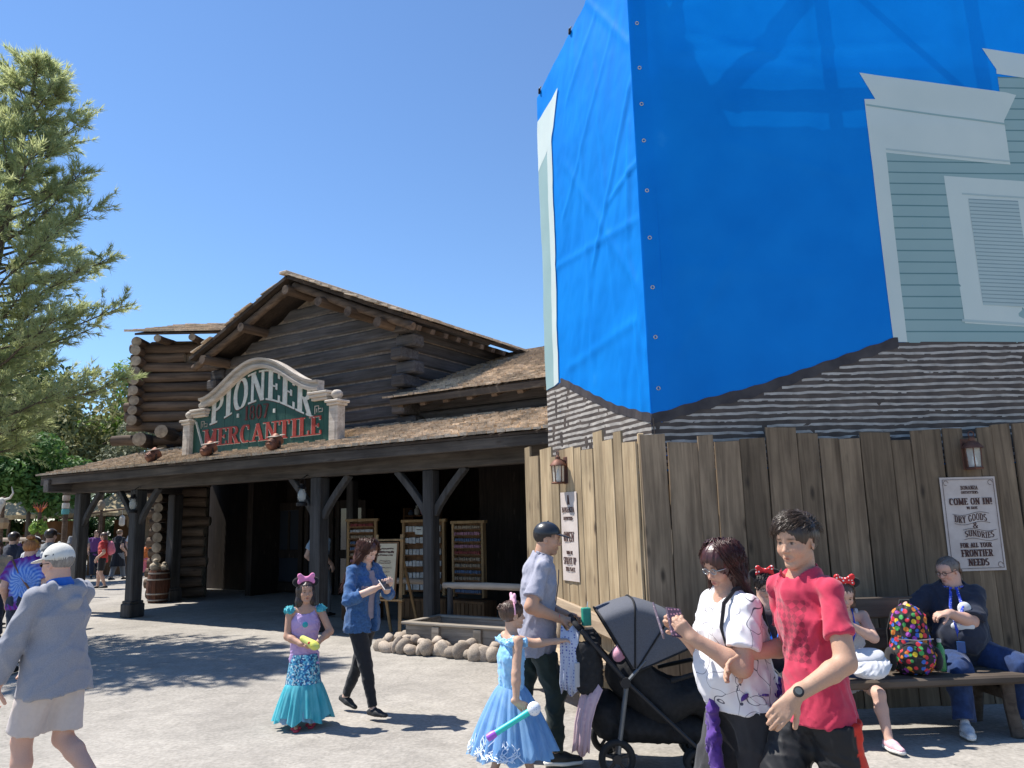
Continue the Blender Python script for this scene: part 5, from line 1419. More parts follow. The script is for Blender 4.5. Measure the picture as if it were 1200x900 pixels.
def long_hair(hm, parent, m, length=.42, vol=.05, spread=.2, front=.0, seed=1, n=420, fwd=.0, fringe=False, low=-.2):
    H, hh = hm.H, hm.hh; g = np.random.RandomState(seed)
    pr = hm.hair_prims(vol, front, low)
    pr = [p for p in pr]
    add_ = []
    for x, y in ((-.25, -.12), (-.12, -.3), (.12, -.3), (.25, -.12), (0, -.33)):
        a = H(x, y, .1); b = H(x * 1.1, y * 1.0, -.4) ; c = b + A3(0, 0, -1) * (length - .5 * hh) + hm.Rt[:, 1] * (fwd * (1 if abs(x) > .2 else 0) - .01)
        if c[2] > b[2]: c = b - A3(0, 0, .02)
        add_ += hang([a, b, (b + c) / 2, c], .14 * hh, spread * .45 * hh, .05)
    cl = np.mean([p.c for p in pr[:1]], 0)
    o = field_obj('hair', pr + add_, m, parent, .0065, disp=ridges(hm, seed, .0035))
    def root(g):
        a = g.uniform(-2.25, 2.25) - PI / 2; ph = g.uniform(.15, 1.15)
        return (math.cos(a) * math.sin(ph) * (.345 + vol), -.06 + math.sin(a) * math.sin(ph) * (.43 + vol), .15 + math.cos(ph) * (.37 + vol))
    Rw = hm.Rh.T @ A3(0, 0, -1)
    def flow(p, t, g):
        q = A3(p[0] / (.345 + vol) ** 2, (p[1] + .06) / (.43 + vol) ** 2, (p[2] - .15) / (.37 + vol) ** 2); n_ = _nrm(q)
        on = p[2] > .02; d = _nrm(Rw - n_ * (Rw @ n_) * (1. if on else .0)) + g.normal(size=3) * .07
        if p[1] > .0: d = d + A3(np.sign(p[0]) * .35, -.55, 0)
        le = math.sqrt((p[0] / (.345 + vol)) ** 2 + ((p[1] + .06) / (.43 + vol)) ** 2 + ((p[2] - .15) / (.37 + vol)) ** 2)
        return d + n_ * ((1.03 - le) * 5 if on else .0)
    hm.strands('hair_strands', o, m, n, root, flow, (length + .25 * hh) / hh, 9, .0024, seed)
    return o
def ridges(hm, seed, amp):
    r = np.random.RandomState(seed); ph = r.uniform(0, 6, 4)
    def f(P):
        q = (P - hm.hc) / hm.hh; th = np.arctan2(q[:, 0], q[:, 1] + .05)
        return -amp * (np.sin(th * 23 + ph[0] + 2 * np.sin(q[:, 2] * 3)) * .5 + np.sin(th * 41 + ph[1] + 3 * np.sin(q[:, 2] * 4 + 1)) * .5)
    return f
def short_hair(hm, parent, m, vol=.05, n=500, length=.2, seed=1, low=-.12, fringe=.0, lift=.35):
    pr = hm.hair_prims(vol, fringe, low); o = field_obj('hair', pr, m, parent, .006, disp=ridges(hm, seed, .003 if vol > .03 else .0008))
    def root(g):
        a = g.uniform(0, 2 * PI); ph = g.uniform(0, 1.35) if math.sin(a) < .2 else g.uniform(0, 1.08)
        return (math.cos(a) * math.sin(ph) * (.345 + vol * .8), -.06 + math.sin(a) * math.sin(ph) * (.43 + vol * .8), .15 + math.cos(ph) * (.37 + vol * .8))
    def flow(p, t, g):
        n_ = _nrm(A3(p[0], (p[1] + .06) * .8, p[2] - .15)); sw_ = A3(.7 + .3 * p[0], .55 * (1 if p[1] > -.1 else -.6), -.25 - .55 * t)
        d = sw_ - n_ * (sw_ @ n_); return _nrm(d) + n_ * (lift * (1 - 1.5 * t)) + g.normal(size=3) * .16
    hm.strands('hair_strands', o, m, n, root, flow, length, 5, .0017, seed); return o
def skirt(name, parent, m, c, z0, z1, r0, r1, folds=14, amp=.03, seed=1, sy=.9, prof=1.0, rows=16, seg=110, hemw=.0, sway=(0, 0)):
    g = np.random.RandomState(seed); ph = g.uniform(0, 6, 4); V = []; F = []
    for j in range(rows + 1):
        t = j / rows; r = r0 + (r1 - r0) * t ** prof; z = z0 + (z1 - z0) * t
        for i in range(seg):
            a = 2 * PI * i / seg; f = math.sin(a * folds + ph[0] + 1.2 * math.sin(a * 3 + ph[1])) * .6 + .4 * math.sin(a * (folds * 2 + 1) + ph[2] + t)
            rr = r + amp * f * t ** .8
            V.append((c[0] + rr * math.cos(a) + sway[0] * t * t, c[1] + rr * math.sin(a) * sy + sway[1] * t * t, z + hemw * t * math.sin(a * folds * .5 + ph[3])))
    V = np.array(V); n = len(V)
    for j in range(rows):
        for i in range(seg): F.append([j * seg + i, (j + 1) * seg + i, (j + 1) * seg + (i + 1) % seg, j * seg + (i + 1) % seg])
    return np_mesh(name, V, np.array(F)[:, ::-1], m, parent)

# ---------------------------------------------------------------- teenager in a red T-shirt
w = Who((1.285, 3.52), (-.92, -.39), 'teenage boy in a red T-shirt and black shorts walking in front of the fence')
hm = Human(1.72, skin=(.50, .30, .205), lean=.04, sw=.094, girth=.9); B = hm; hm.slv = .66
hm.legs(A3(.09, .33, .085), A3(-.10, -.30, .16), toeL=(0, .9, -.35))
hm.arm('L', w.l(1.09, 3.22, .99), w.d(.55, -.25, -.6)); hm.arm('R', w.l(1.02, 3.63, 1.08), w.d(.8, .4, -.6)); hm.head(rad(14), rad(-3))
hm.hand = {'L': (w.d(-.62, -.05, -.6), w.d(.1, .75, -.3), dict(curl=.42, thumb=.3)), 'R': (w.d(-.8, -.2, -.45), w.d(.2, -.6, -.5), dict(curl=.5))}
hm.make_body(w.e, col=lambda V: B.skin_col(V, brow=(.025, .018, .014), blush=.35))
def print_mat(name, c, d, cen, R, half, k=46.):
    """cotton with a faded diamond print inside a box on the chest"""
    M = mat(name, c, tuple(x * .85 for x in c), rough=.92, scale=30, sheen=.2, bump=.3, bscale=300, bdist=.0015)
    N = M.node_tree.nodes; Lk = M.node_tree.links.new; b = N['Principled BSDF']; src = b.inputs['Base Color'].links[0].from_socket
    tc = N.new('ShaderNodeTexCoord'); mp = N.new('ShaderNodeMapping'); mp.vector_type = 'TEXTURE'; mp.inputs['Location'].default_value = cen; mp.inputs['Rotation'].default_value = Matrix(R).to_euler(); Lk(tc.outputs['Object'], mp.inputs[0])
    m2 = N.new('ShaderNodeMapping'); m2.inputs['Rotation'].default_value = (0, rad(45), 0); m2.inputs['Scale'].default_value = (1, .01, 1); Lk(mp.outputs[0], m2.inputs[0])
    ck = N.new('ShaderNodeTexChecker'); ck.inputs['Scale'].default_value = k; ck.inputs[1].default_value = (1, 1, 1, 1); ck.inputs[2].default_value = (0, 0, 0, 1); Lk(m2.outputs[0], ck.inputs['Vector'])
    sp = N.new('ShaderNodeSeparateXYZ'); Lk(mp.outputs[0], sp.inputs[0]); cur = ck.outputs[0]
    nz = N.new('ShaderNodeTexNoise'); nz.inputs['Scale'].default_value = 24; Lk(mp.outputs[0], nz.inputs['Vector'])
    def ml(a, b_):
        m_ = N.new('ShaderNodeMath'); m_.operation = 'MULTIPLY'; Lk(a, m_.inputs[0]); Lk(b_, m_.inputs[1]); return m_.outputs[0]
    for ax_, h_ in ((0, half[0]), (2, half[1])):
        ab = N.new('ShaderNodeMath'); ab.operation = 'ABSOLUTE'; Lk(sp.outputs[ax_], ab.inputs[0]); lt = N.new('ShaderNodeMath'); lt.operation = 'LESS_THAN'; lt.inputs[1].default_value = h_; Lk(ab.outputs[0], lt.inputs[0]); cur = ml(cur, lt.outputs[0])
    gt = N.new('ShaderNodeMath'); gt.operation = 'GREATER_THAN'; gt.inputs[1].default_value = 0; Lk(sp.outputs[1], gt.inputs[0]); cur = ml(ml(cur, gt.outputs[0]), nz.outputs[0])
    mx = N.new('ShaderNodeMix'); mx.data_type = 'RGBA'; Lk(cur, mx.inputs[0]); Lk(src, mx.inputs[6]); mx.inputs[7].default_value = (*d, 1); Lk(mx.outputs[2], b.inputs['Base Color']); return M
REDC = print_mat('red_knit', (.53, .035, .082), (.13, .014, .03), hm.chest - hm.Rt[:, 2] * .05, hm.Rt, (.085, .13))
tee = hm.torso_prims(.012, k=.045, wid=.90) + hm.flare(.148, .176) + hm.sleeves(.66, .005, .012, .014) + hm.neckhole(.044) + hm.hemcut(.81, .05)
sh = field_obj('t_shirt', tee, REDC, w.e, .009, disp=wrinkle(3, .0042, 15, .6))
SHORTB = cloth('black_nylon', (.014, .014, .016), rough=.55, sheen=.05); SHORTR = cloth('red_nylon', (.62, .05, .022), rough=.6)
ls = hm.leg_cloth(.97, .014, .03)
def stripe(V):
    c = np.tile((.014, .014, .016), (len(V), 1)).astype(float)
    for k, sg in (('R', 1), ('L', -1)):
        a, b = B.hipj[k], B.kn[k]; u = _nrm(b - a); q = V - a; t = q @ u; r_ = q - t[:, None] * u; l = np.linalg.norm(r_, axis=1) + 1e-9
        d_ = _nrm(B.Rt @ A3(sg * .8, -.62, 0)); d_ = _nrm(d_ - u * (d_ @ u)); m_ = ((r_ @ d_) / l > .80) & (l < .16) & (t > .0) & (V[:, 0] * sg > -.02); c[m_] = (.60, .035, .018)
    return c
ls.append(halfspace(A3(0, 0, .835), A3(0, 0, 1)))
so_ = field_obj('shorts', ls, attr_mat('two_tone_nylon', .6, .3), w.e, .008, disp=wrinkle(6, .0048, 16, .8), col=stripe)
short_hair(hm, w.e, hairmat('black_brown_hair', (.06, .038, .026)), vol=.05, n=1900, length=.32, seed=4, lift=.55, fringe=.04)
for k in 'RL': hm.shoe('shoe', k, SHOEB, w.e, SOLEW)
wt = empty('wristwatch', w.b, w.rz, 'black digital sports watch on the wrist of the red shirted boy', 'watch')
d_ = _nrm(hm.wr['L'] - hm.el['L']); p_ = hm.wr['L'] - d_ * .012; out_ = _nrm(np.cross(d_, w.d(0, 0, 1)) * 1.0); out_ = _nrm(w.d(-.35, -.85, .35) - d_ * (w.d(-.35, -.85, .35) @ d_))
field_obj('strap', [cone(p_ - d_ * .011, p_ + d_ * .011, .031, .031, .004, flat='ab')], SHOEB, wt, .004)
mb = MB(); M_ = Matrix((Vector(np.cross(d_, out_)), Vector(d_), Vector(out_))).transposed().to_4x4(); mb.lathe([(.019, .026), (.021, .03), (.021, .038), (.016, .040)], 16, M=Matrix.Translation(p_) @ M_); mb.build('case', SHOEB, wt, smooth='auto')
mb = MB(); mb.lathe([(.014, .0395), (.013, .0412)], 16, M=Matrix.Translation(p_) @ M_); mb.build('dial', mat('watch_dial', (.10, .11, .11), rough=.15), wt)

# ---------------------------------------------------------------- woman with dark red hair, looking at her phone
w = Who((1.06, 3.86), (-.95, -.30), 'woman with dark red hair in a white patterned top holding a phone')
hm = Human(1.60, girth=1.14, skin=(.50, .295, .21), lean=.08, sw=.103); B = hm; hm.slv = .72
hm.legs(A3(.08, .22, .08), A3(-.08, -.2, .1))
hm.arm('L', w.l(.80, 3.66, 1.15), w.d(.45, -.25, -1)); hm.arm('R', w.l(.78, 3.88, 1.16), w.d(.4, .3, -1)); hm.head(rad(10), rad(-16), 0, .03)
hm.hand = {'L': (w.d(-.55, .15, .55), w.d(.25, .85, .2), dict(curl=.85, thumb=.4)), 'R': (w.d(-.5, -.3, .5), w.d(.2, -.85, .1), dict(curl=.8, thumb=.4))}
hm.make_body(w.e, female=True, legs='feet', col=lambda V: B.skin_col(V, brow=(.05, .02, .02), lips=(.40, .07, .08), blush=.3))
def scribble_mat():
    M = bpy.data.materials.new('white_line_print'); M.use_nodes = True; N = M.node_tree.nodes; Lk = M.node_tree.links.new; b = N['Principled BSDF']; b.inputs['Roughness'].default_value = .9
    tc = N.new('ShaderNodeTexCoord'); nz = N.new('ShaderNodeTexNoise'); nz.inputs['Scale'].default_value = 5.; nz.inputs['Detail'].default_value = 1.; Lk(tc.outputs['Object'], nz.inputs['Vector'])
    a = N.new('ShaderNodeVectorMath'); a.operation = 'SCALE'; a.inputs['Scale'].default_value = .5; Lk(nz.outputs['Color'], a.inputs[0])
    ad = N.new('ShaderNodeVectorMath'); ad.operation = 'ADD'; Lk(a.outputs[0], ad.inputs[0]); Lk(tc.outputs['Object'], ad.inputs[1])
    cur = None
    for sc_, w_, rnd_ in ((7.5, .006, 1.), (4.6, .005, 1.)):
        v = N.new('ShaderNodeTexVoronoi'); v.feature = 'DISTANCE_TO_EDGE'; v.inputs['Scale'].default_value = sc_; v.inputs['Randomness'].default_value = rnd_; Lk(ad.outputs[0], v.inputs['Vector'])
        r = N.new('ShaderNodeMapRange'); r.inputs[1].default_value = w_; r.inputs[2].default_value = w_ * 2.4; Lk(v.outputs['Distance'], r.inputs[0])
        if cur is None: cur = r.outputs[0]
        else:
            m_ = N.new('ShaderNodeMath'); m_.operation = 'MAXIMUM' if sc_ < 5 else 'MULTIPLY'; Lk(cur, m_.inputs[0]); Lk(r.outputs[0], m_.inputs[1]); cur = m_.outputs[0]
    v = N.new('ShaderNodeTexVoronoi'); v.inputs['Scale'].default_value = 9; Lk(tc.outputs['Object'], v.inputs['Vector']); r = N.new('ShaderNodeMapRange'); r.inputs[1].default_value = .06; r.inputs[2].default_value = .08; Lk(v.outputs['Distance'], r.inputs[0])
    m1 = N.new('ShaderNodeMath'); m1.operation = 'MULTIPLY'; m1.inputs[1].default_value = 1.
    v2 = N.new('ShaderNodeTexVoronoi'); v2.feature = 'DISTANCE_TO_EDGE'; v2.inputs['Scale'].default_value = 5.2; Lk(ad.outputs[0], v2.inputs['Vector'])
    r2 = N.new('ShaderNodeMapRange'); r2.inputs[1].default_value = .006; r2.inputs[2].default_value = .016; Lk(v2.outputs['Distance'], r2.inputs[0])
    m2 = N.new('ShaderNodeMath'); m2.operation = 'MULTIPLY'; Lk(r2.outputs[0], m2.inputs[0]); Lk(r.outputs[0], m2.inputs[1])
    mx = N.new('ShaderNodeMix'); mx.data_type = 'RGBA'; Lk(m2.outputs[0], mx.inputs[0]); mx.inputs[6].default_value = (.07, .07, .1, 1); mx.inputs[7].default_value = (.70, .68, .70, 1); Lk(mx.outputs[2], b.inputs['Base Color']); return M
tee = hm.torso_prims(.016, bust=1.05, belly=.25, k=.05) + hm.flare(.185, .20) + hm.sleeves(.72, .014, .018, .02) + hm.neckhole(.056, .01, .03) + hm.hemcut(.80, 0)
sh = field_obj('blouse', tee, scribble_mat(), w.e, .009, disp=wrinkle(13, .0042, 15, .6))
field_obj('trousers', hm.leg_cloth(1.93, .022, .02) + [halfspace(A3(0, 0, .825), A3(0, 0, 1))], cloth('black_trousers', (.028, .027, .030)), w.e, .011, disp=wrinkle(16, .005, 14, .7))
PURP = cloth('purple_knit', (.085, .032, .23), .8)
bl = hm.pel + A3(0, 0, .055); fl = []
fl.append(cone(bl - hm.Rt[:, 0] * .03, bl + hm.Rt[:, 0] * .03, .172, .172, .02, sc=A3(1, .84, .22), R=hm.Rt))
kn_ = bl + hm.Rt[:, 1] * .155 - hm.Rt[:, 0] * .02
fl += hang([kn_, kn_ + A3(-.01, .03, -.06), kn_ + A3(-.015, .035, -.2), kn_ + A3(-.02, .03, -.33)], .020, .033, .02) + hang([kn_, kn_ + A3(.03, .02, -.12), kn_ + A3(.05, .02, -.25)], .018, .028, .02)
for t in np.linspace(-2.6, -.6, 7): 
    q = bl + A3(.165 * math.cos(t), .14 * math.sin(t), 0); fl += hang([q, q + A3(0, -.01, -.14), q + A3(0, -.01, -.27)], .035, .03, .03)
field_obj('tied_cardigan', fl, PURP, w.e, .009, disp=wrinkle(21, .006, 30, .3))
RH = hairmat('dark_red_hair', (.058, .014, .012), .36)
long_hair(hm, w.e, RH, .33, .095, .34, .09, seed=6, n=900, low=-.25)
hm.glasses(w.e, mat('thin_metal', (.4, .4, .4), metal=.8, rough=.3), CLEAR)
for k in 'RL': hm.shoe('shoe', k, SHOEB, w.e, SOLEW)
mb = MB()
mb.tube([hm.neckb + hm.Rt @ A3(*q) for q in ((-.12, -.11, -.22), (-.11, -.10, -.08), (-.105, -.04, .015), (-.105, .03, .015), (-.11, .10, -.04), (-.125, .14, -.14), (-.15, .13, -.26))], .012, 6, ell=.4); mb.build('bag_strap', BLACKC, w.e, smooth=True)
ph_ = empty('phone', Vector((.735, 3.72, 1.215)), rad(20), 'phone in a dark floral folding case held by the red haired woman', 'phone')
mb = MB(); Mx = Matrix.Rotation(rad(-38), 4, 'X') @ Matrix.Rotation(rad(12), 4, 'Y'); mb.box((0, 0, 0), (.078, .012, .155), .005, M=Mx); mb.build('case', dots_mat('floral_case', (.05, .03, .06), (.32, .16, .22), 60), ph_)
mb = MB(); mb.box((0, .0075, 0), (.068, .002, .14), 0, M=Mx); mb.build('screen', mat('phone_glass', (.02, .02, .025), rough=.1, coat=1.), ph_)
mb = MB(); mb.box((-.075, .03, .01), (.078, .008, .155), .003, M=Matrix.Rotation(rad(-30), 4, 'X') @ Matrix.Rotation(rad(62), 4, 'Z')); mb.build('cover', dots_mat('floral_cover', (.16, .12, .16), (.45, .36, .38), 70), ph_)

# ---------------------------------------------------------------- man in a grey shirt and black cap
w = Who((.13, 5.80), (1, .04), 'man in a grey short-sleeved shirt and black cap pushing the stroller')
hm = Human(1.70, skin=(.50, .29, .195), lean=.10, sw=.110, girth=1.0); B = hm; hm.slv = .78
hm.legs(A3(.09, .10, .085), A3(-.09, -.24, .10))
hm.arm('R', w.l(.30, 5.64, 1.0), w.d(-.8, -.5, -.5)); hm.arm('L', w.l(.34, 5.93, 1.0), w.d(-.6, .6, -.6)); hm.head(rad(-8), rad(-7), 0, .05)
hm.hand = {'R': (w.d(.9, .05, -.15), w.d(.1, .2, -.9), dict(curl=.75, thumb=.6)), 'L': (w.d(.9, 0, -.15), w.d(.1, 0, -.9), dict(curl=.8, thumb=.6))}
hm.make_body(w.e, legs='feet', col=lambda V: B.skin_col(V, brow=(.02, .014, .01), stubble=.65, blush=.15, hairline=.0))
SHG = mat('grey_lilac_cotton', (.34, .34, .405), (.30, .30, .36), rough=.92, scale=90, bump=.3, bscale=320, bdist=.0015)
tee = hm.torso_prims(.016, k=.05) + hm.flare(.165, .18, .05, .13) + hm.sleeves(.78, .010, .014, .02) + hm.neckhole(.044) + hm.hemcut(.74, 0)
sh = field_obj('shirt', tee, SHG, w.e, .009, disp=wrinkle(33, .0045, 15, .6))
c0 = hm.neckb + hm.Rt[:, 2] * .012; cp = []
for a in np.linspace(-2.6, 2.6, 12): cp.append(c0 + hm.Rt @ A3(.072 * math.sin(a), .015 + .07 * math.cos(a), -.012 - .02 * math.cos(a)))
mb = MB(); 
for a, b in zip(cp, cp[1:]): mb.bar(a, b, .012, .048, .003, up=hm.Rt[:, 2])
mb.build('collar', SHG, sh)
mb = MB(); f_ = hm.Rt[:, 1]; mb.tube([hm.chest + f_ * .134 + hm.Rt[:, 2] * .1, hm.chest + f_ * .137, hm.waist + f_ * .125, hm.pel + f_ * .125], .004, 5); mb.build('placket', cloth('dark_seam', (.09, .09, .13)), sh)
field_obj('trousers', hm.leg_cloth(1.95, .012, .004) + [halfspace(A3(0, 0, .765), A3(0, 0, 1))], cloth('dark_green_twill', (.022, .034, .028)), w.e, .011, disp=wrinkle(36, .006, 16, .7))
short_hair(hm, w.e, hairmat('cropped_black_hair', (.03, .02, .016), .6), vol=.012, n=150, length=.05, seed=8, low=-.1)
hm.cap(w.e, mat('black_leather_cap', (.018, .02, .026), rough=.35, spec=.5), low=.15, brim=.40)
for k in 'RL': hm.shoe('shoe', k, SHOEB, w.e, SOLEW)
mb = MB(); d_ = _nrm(hm.wr['R'] - hm.el['R']); q = hm.wr['R'] - d_ * .03; field_obj('wristband', [cone(q - d_ * .007, q + d_ * .007, .031, .031, .003, flat='ab')], mat('red_band', (.7, .06, .05), rough=.5), w.e, .004)

# ---------------------------------------------------------------- girl in a pale blue party dress
w = Who((-.06, 5.38), (.94, .34), 'small girl in a pale blue party dress holding a toy microphone')
hm = Human(1.13, head=.158, leg=.46, skin=(.54, .335, .235), sw=.112, hw=.05, lean=.03); B = hm
hm.legs(A3(.055, .11, .06), A3(-.055, -.12, .075)); hm.arm('R', w.l(-.03, 5.15, .49), w.d(-.6, -.7, -.3)); hm.arm('L', w.l(.27, 5.50, .87), w.d(-.1, .3, -1)); hm.head(rad(-4), rad(2))
hm.hand = {'R': (w.d(.75, .0, -.35), w.d(-.1, .9, -.1), dict(curl=.95, thumb=.7)), 'L': (w.d(.9, .05, .1), w.d(.1, .1, -1), dict(curl=.6))}
hm.make_body(w.e, female=True, child=True, bare=True, col=lambda V: B.skin_col(V, brow=(.05, .03, .02)))
SATIN = mat('pale_blue_satin', (.20, .46, .74), (.26, .54, .82), rough=.42, scale=14, sheen=.2, spec=.5)
TULLE = mat('pale_blue_tulle', (.20, .43, .74), (.33, .57, .85), rough=.6, scale=22, stretch=(1, 1, .15), translucent=.35, alpha=.86)
bod = hm.torso_prims(.010, k=.035, shoulder=False) + [cone(hm.sh[k] * .55 + hm.neckb * .45, hm.sh[k] * .92 + hm.neckb * .08 - A3(0, 0, .02), .024, .03, .03) for k in 'RL'] + hm.neckhole(.07, .012) + hm.hemcut(.56, 0)
bo = field_obj('dress_bodice', bod, SATIN, w.e, .008, disp=wrinkle(41, .004, 30, .6))
field_obj('shoulder_ruffle', [cone(hm.sh[k] + A3(0, .05, -.0), hm.sh[k] + A3(0, -.055, -.01), .022, .022, .02) for k in 'RL'] + [cone(hm.sh['L'] + A3(.01, .06, -.02), hm.sh['R'] + A3(-.01, .06, -.02), .022, .022, .02), cone(hm.sh['L'] + A3(.02, -.06, -.015), hm.sh['R'] + A3(-.02, -.06, -.015), .022, .022, .02)], SATIN, bo, .007, disp=wrinkle(44, .006, 50, .8))
c_ = (hm.pel[0], hm.pel[1])
skirt('underskirt', w.e, SATIN, c_, .60, .23, .085, .22, 9, .02, 5)
skirt('tulle_skirt', w.e, TULLE, c_, .62, .20, .09, .285, 12, .030, 6, prof=.85, hemw=.014)
skirt('tulle_overlay', w.e, TULLE, c_, .615, .215, .095, .315, 16, .030, 9, prof=.8, hemw=.018)
mb = MB()
for i in range(46):
    a = LINE_R.uniform(-2.2, -.2); r_ = .325; z0 = .215 + LINE_R.uniform(0, .02); hh_ = LINE_R.uniform(.03, .12)
    p = [A3(c_[0] + (r_ - (hh_ * t) * .62) * math.cos(a + .12 * math.sin(t * 4 + i)), c_[1] + (r_ - hh_ * t * .62) * .9 * math.sin(a + .12 * math.sin(t * 4 + i)), z0 + hh_ * t) for t in np.linspace(0, 1, 5)]
    mb.tube(p, .0035, 4)
em = mb.build('silver_trim', mat('silver_print', (.75, .82, .9), rough=.3, metal=.2), w.e); em['kind'] = 'stuff'
BRH = hairmat('brown_hair', (.10, .05, .03), .42)
ho = short_hair(hm, w.e, BRH, vol=.05, n=260, length=.2, seed=12, low=-.22, lift=.1)
bn = hm.H(0, -.40, .30); field_obj('hair_bun', [ell(bn, A3(.16, .15, .16) * hm.hh, .01, 'u', hm.Rh)] + [ell(bn + A3(math.cos(a) * .02, math.sin(a) * .02, .01 * math.sin(3 * a)), A3(.015, .015, .02), .01) for a in np.linspace(0, 6, 6)], BRH, ho, .005, disp=wrinkle(45, .004, 80, 1))
hm.bow_band(w.e, PINKL, PINKL, None, 1.12)
field_obj('slip_on_shoe', [cone(hm.an[k] - A3(0, .02, .045), hm.an[k] + hm.toe[k] * .09 - A3(0, 0, .045), .026, .024, .01) for k in 'R'], SHOEB, w.e, .006)
field_obj('slip_on_shoe', [cone(hm.an[k] - A3(0, .02, .045), hm.an[k] + hm.toe[k] * .09 - A3(0, 0, .045), .026, .024, .01) for k in 'L'], SHOEB, w.e, .006)
mic = empty('toy_microphone', Vector((.02, 5.125, .50)), 0, 'turquoise toy microphone with a white round head in the small girls hand', 'toy')
a = Vector((.03, -.01, .005)); b = Vector((-.235, -.03, -.14))
mb = MB(); mb.tube([a, a.lerp(b, .3), a.lerp(b, .8)], [.021, .018, .020], 12); mb.build('handle', mat('turquoise_plastic', (.04, .55, .50), rough=.35), mic, smooth='auto')
mb = MB(); mb.tube([a.lerp(b, .78), a.lerp(b, .86), a.lerp(b, .98), b], [.021, .026, .024, .008], 12); mb.build('end_cap', mat('violet_plastic', (.38, .12, .62), rough=.35), mic, smooth='auto')
mb = MB(); mb.sphere(a + Vector((.035, 0, .02)), .043, 18); mb.build('head', dots_mat('speckled_white', (.72, .75, .8), (.35, .45, .6), 80), mic, smooth=True)
# ---------------------------------------------------------------- woman in a denim jacket
w = Who((-1.42, 7.26), (.83, -.55), 'young woman in a blue denim jacket and black leggings looking at her phone')
hm = Human(1.585, skin=(.62, .41, .32), lean=.05, sw=.103, hw=.052); B = hm; hm.slv = 1.5
hm.legs(A3(.06, .20, .08), A3(-.07, -.28, .12), toeL=(0, .93, -.3)); 
hm.arm('R', w.l(-1.27, 6.98, 1.12), w.d(-.7, -.2, -.6)); hm.arm('L', w.l(-1.17, 7.05, 1.13), w.d(.3, .5, -1)); hm.head(rad(4), rad(-26), 0, .04)
hm.hand = {'R': (w.d(.75, .05, .25), w.d(-.2, .3, .9), dict(curl=.75, thumb=.6)), 'L': (w.d(.35, -.55, .25), w.d(-.2, .1, .9), dict(curl=.8, thumb=.6))}
hm.make_body(w.e, female=True, legs='feet', col=lambda V: B.skin_col(V, brow=(.06, .03, .02), lips=(.5, .17, .16)))
field_obj('top', hm.torso_prims(-.006, bust=.85) + hm.neckhole(.06, .012, .03) + hm.hemcut(.84), cloth('grey_lilac_top', (.30, .26, .31)), w.e, .010)
jk = hm.torso_prims(.018, bust=.95) + hm.flare(.15, .165, .05, .09) + hm.sleeves(1.5, .011, .010, .02)
R_ = hm.Rt
jk.append(ell(hm.chest + R_[:, 1] * .15 - R_[:, 2] * .08, A3(.045, .13, .42), .01, 's', R_ @ rotm(0, 0, rad(3)))); jk += hm.neckhole(.05) + hm.hemcut(.725)
jo = field_obj('denim_jacket', jk, DENIM, w.e, .009, disp=wrinkle(52, .0045, 16, .7))
cp = [hm.neckb + R_ @ A3(.085 * math.sin(a), .01 + .075 * math.cos(a), .01 - .03 * math.cos(a)) for a in np.linspace(-2.75, 2.75, 14) + PI] if False else [hm.neckb + R_ @ A3(.08 * math.sin(a), .0 + .075 * math.cos(a), .005 - .03 * max(0, math.cos(a))) for a in np.linspace(.6, 2 * PI - .6, 14)]
mb = MB()
for a, b in zip(cp, cp[1:]): mb.bar(a, b, .012, .05, .003, up=R_[:, 2])
mb.build('collar', DENIM, jo)
for x in (-1, 1):
    mb = MB(); mb.box(hm.chest + R_ @ A3(x * .085, .128, -.02), (.075, .012, .08), .004, M=Matrix(R_).to_4x4() @ Matrix.Rotation(-x * .35, 4, 'Z')); mb.build('chest_pocket', DENIM, jo)
field_obj('leggings', hm.leg_cloth(1.94, .004, .0) + [halfspace(A3(0, 0, .75), A3(0, 0, 1))], BLACKC, w.e, .009, disp=wrinkle(56, .0025, 25, .6))
HB = hairmat('auburn_long_hair', (.11, .038, .022), .34)
long_hair(hm, w.e, HB, .46, .045, .24, .03, seed=16, n=700, fwd=.10, low=-.2)
for k in 'RL': hm.shoe('flat_shoe', k, SHOEB, w.e, None, .92)
pn = empty('phone', Vector((-1.165, 6.95, 1.16)), rad(40), 'small phone in the hands of the woman in denim', 'phone')
mb = MB(); mb.box((0, 0, 0), (.07, .14, .009), .004, M=Matrix.Rotation(rad(35), 4, 'X')); mb.build('case', mat('pale_phone_case', (.45, .42, .40), rough=.4), pn)
mb = MB(); mb.box((0, -.004, .0065), (.06, .128, .002), 0, M=Matrix.Rotation(rad(35), 4, 'X')); mb.build('screen', mat('dark_phone_glass', (.02, .02, .025), rough=.1), pn)

# ---------------------------------------------------------------- girl in a mermaid costume
w = Who((-1.86, 6.95), (.28, -.96), 'small girl in a turquoise sequinned costume with a pink bow')
hm = Human(1.19, head=.152, leg=.46, skin=(.47, .27, .185), sw=.108, hw=.05); B = hm
hm.legs(A3(.06, .06, .055), A3(-.06, -.02, .055)); hm.arm('R', w.l(-1.84, 6.79, .70), w.d(-.8, .3, -.4)); hm.arm('L', w.l(-1.72, 6.80, .70), w.d(.8, .4, -.4)); hm.head(rad(10), rad(4))
hm.hand = {'R': (w.d(.8, -.3, .1), w.d(0, .9, .2), dict(curl=.7)), 'L': (w.d(-.5, -.5, -.1), w.d(.3, .7, .2), dict(curl=.7))}
hm.make_body(w.e, female=True, child=True, bare=True, mouth=.6, col=lambda V: B.skin_col(V, brow=(.03, .018, .012), blush=.2))
LILAC = mat('lilac_satin', (.40, .27, .50), (.48, .34, .58), rough=.45, scale=20)
bod = hm.torso_prims(.009, k=.035, shoulder=False) + [cone(hm.sh[k] * .7 + hm.neckb * .3, hm.chest, .022, .04, .03) for k in 'RL'] + hm.neckhole(.075, .02, .02)
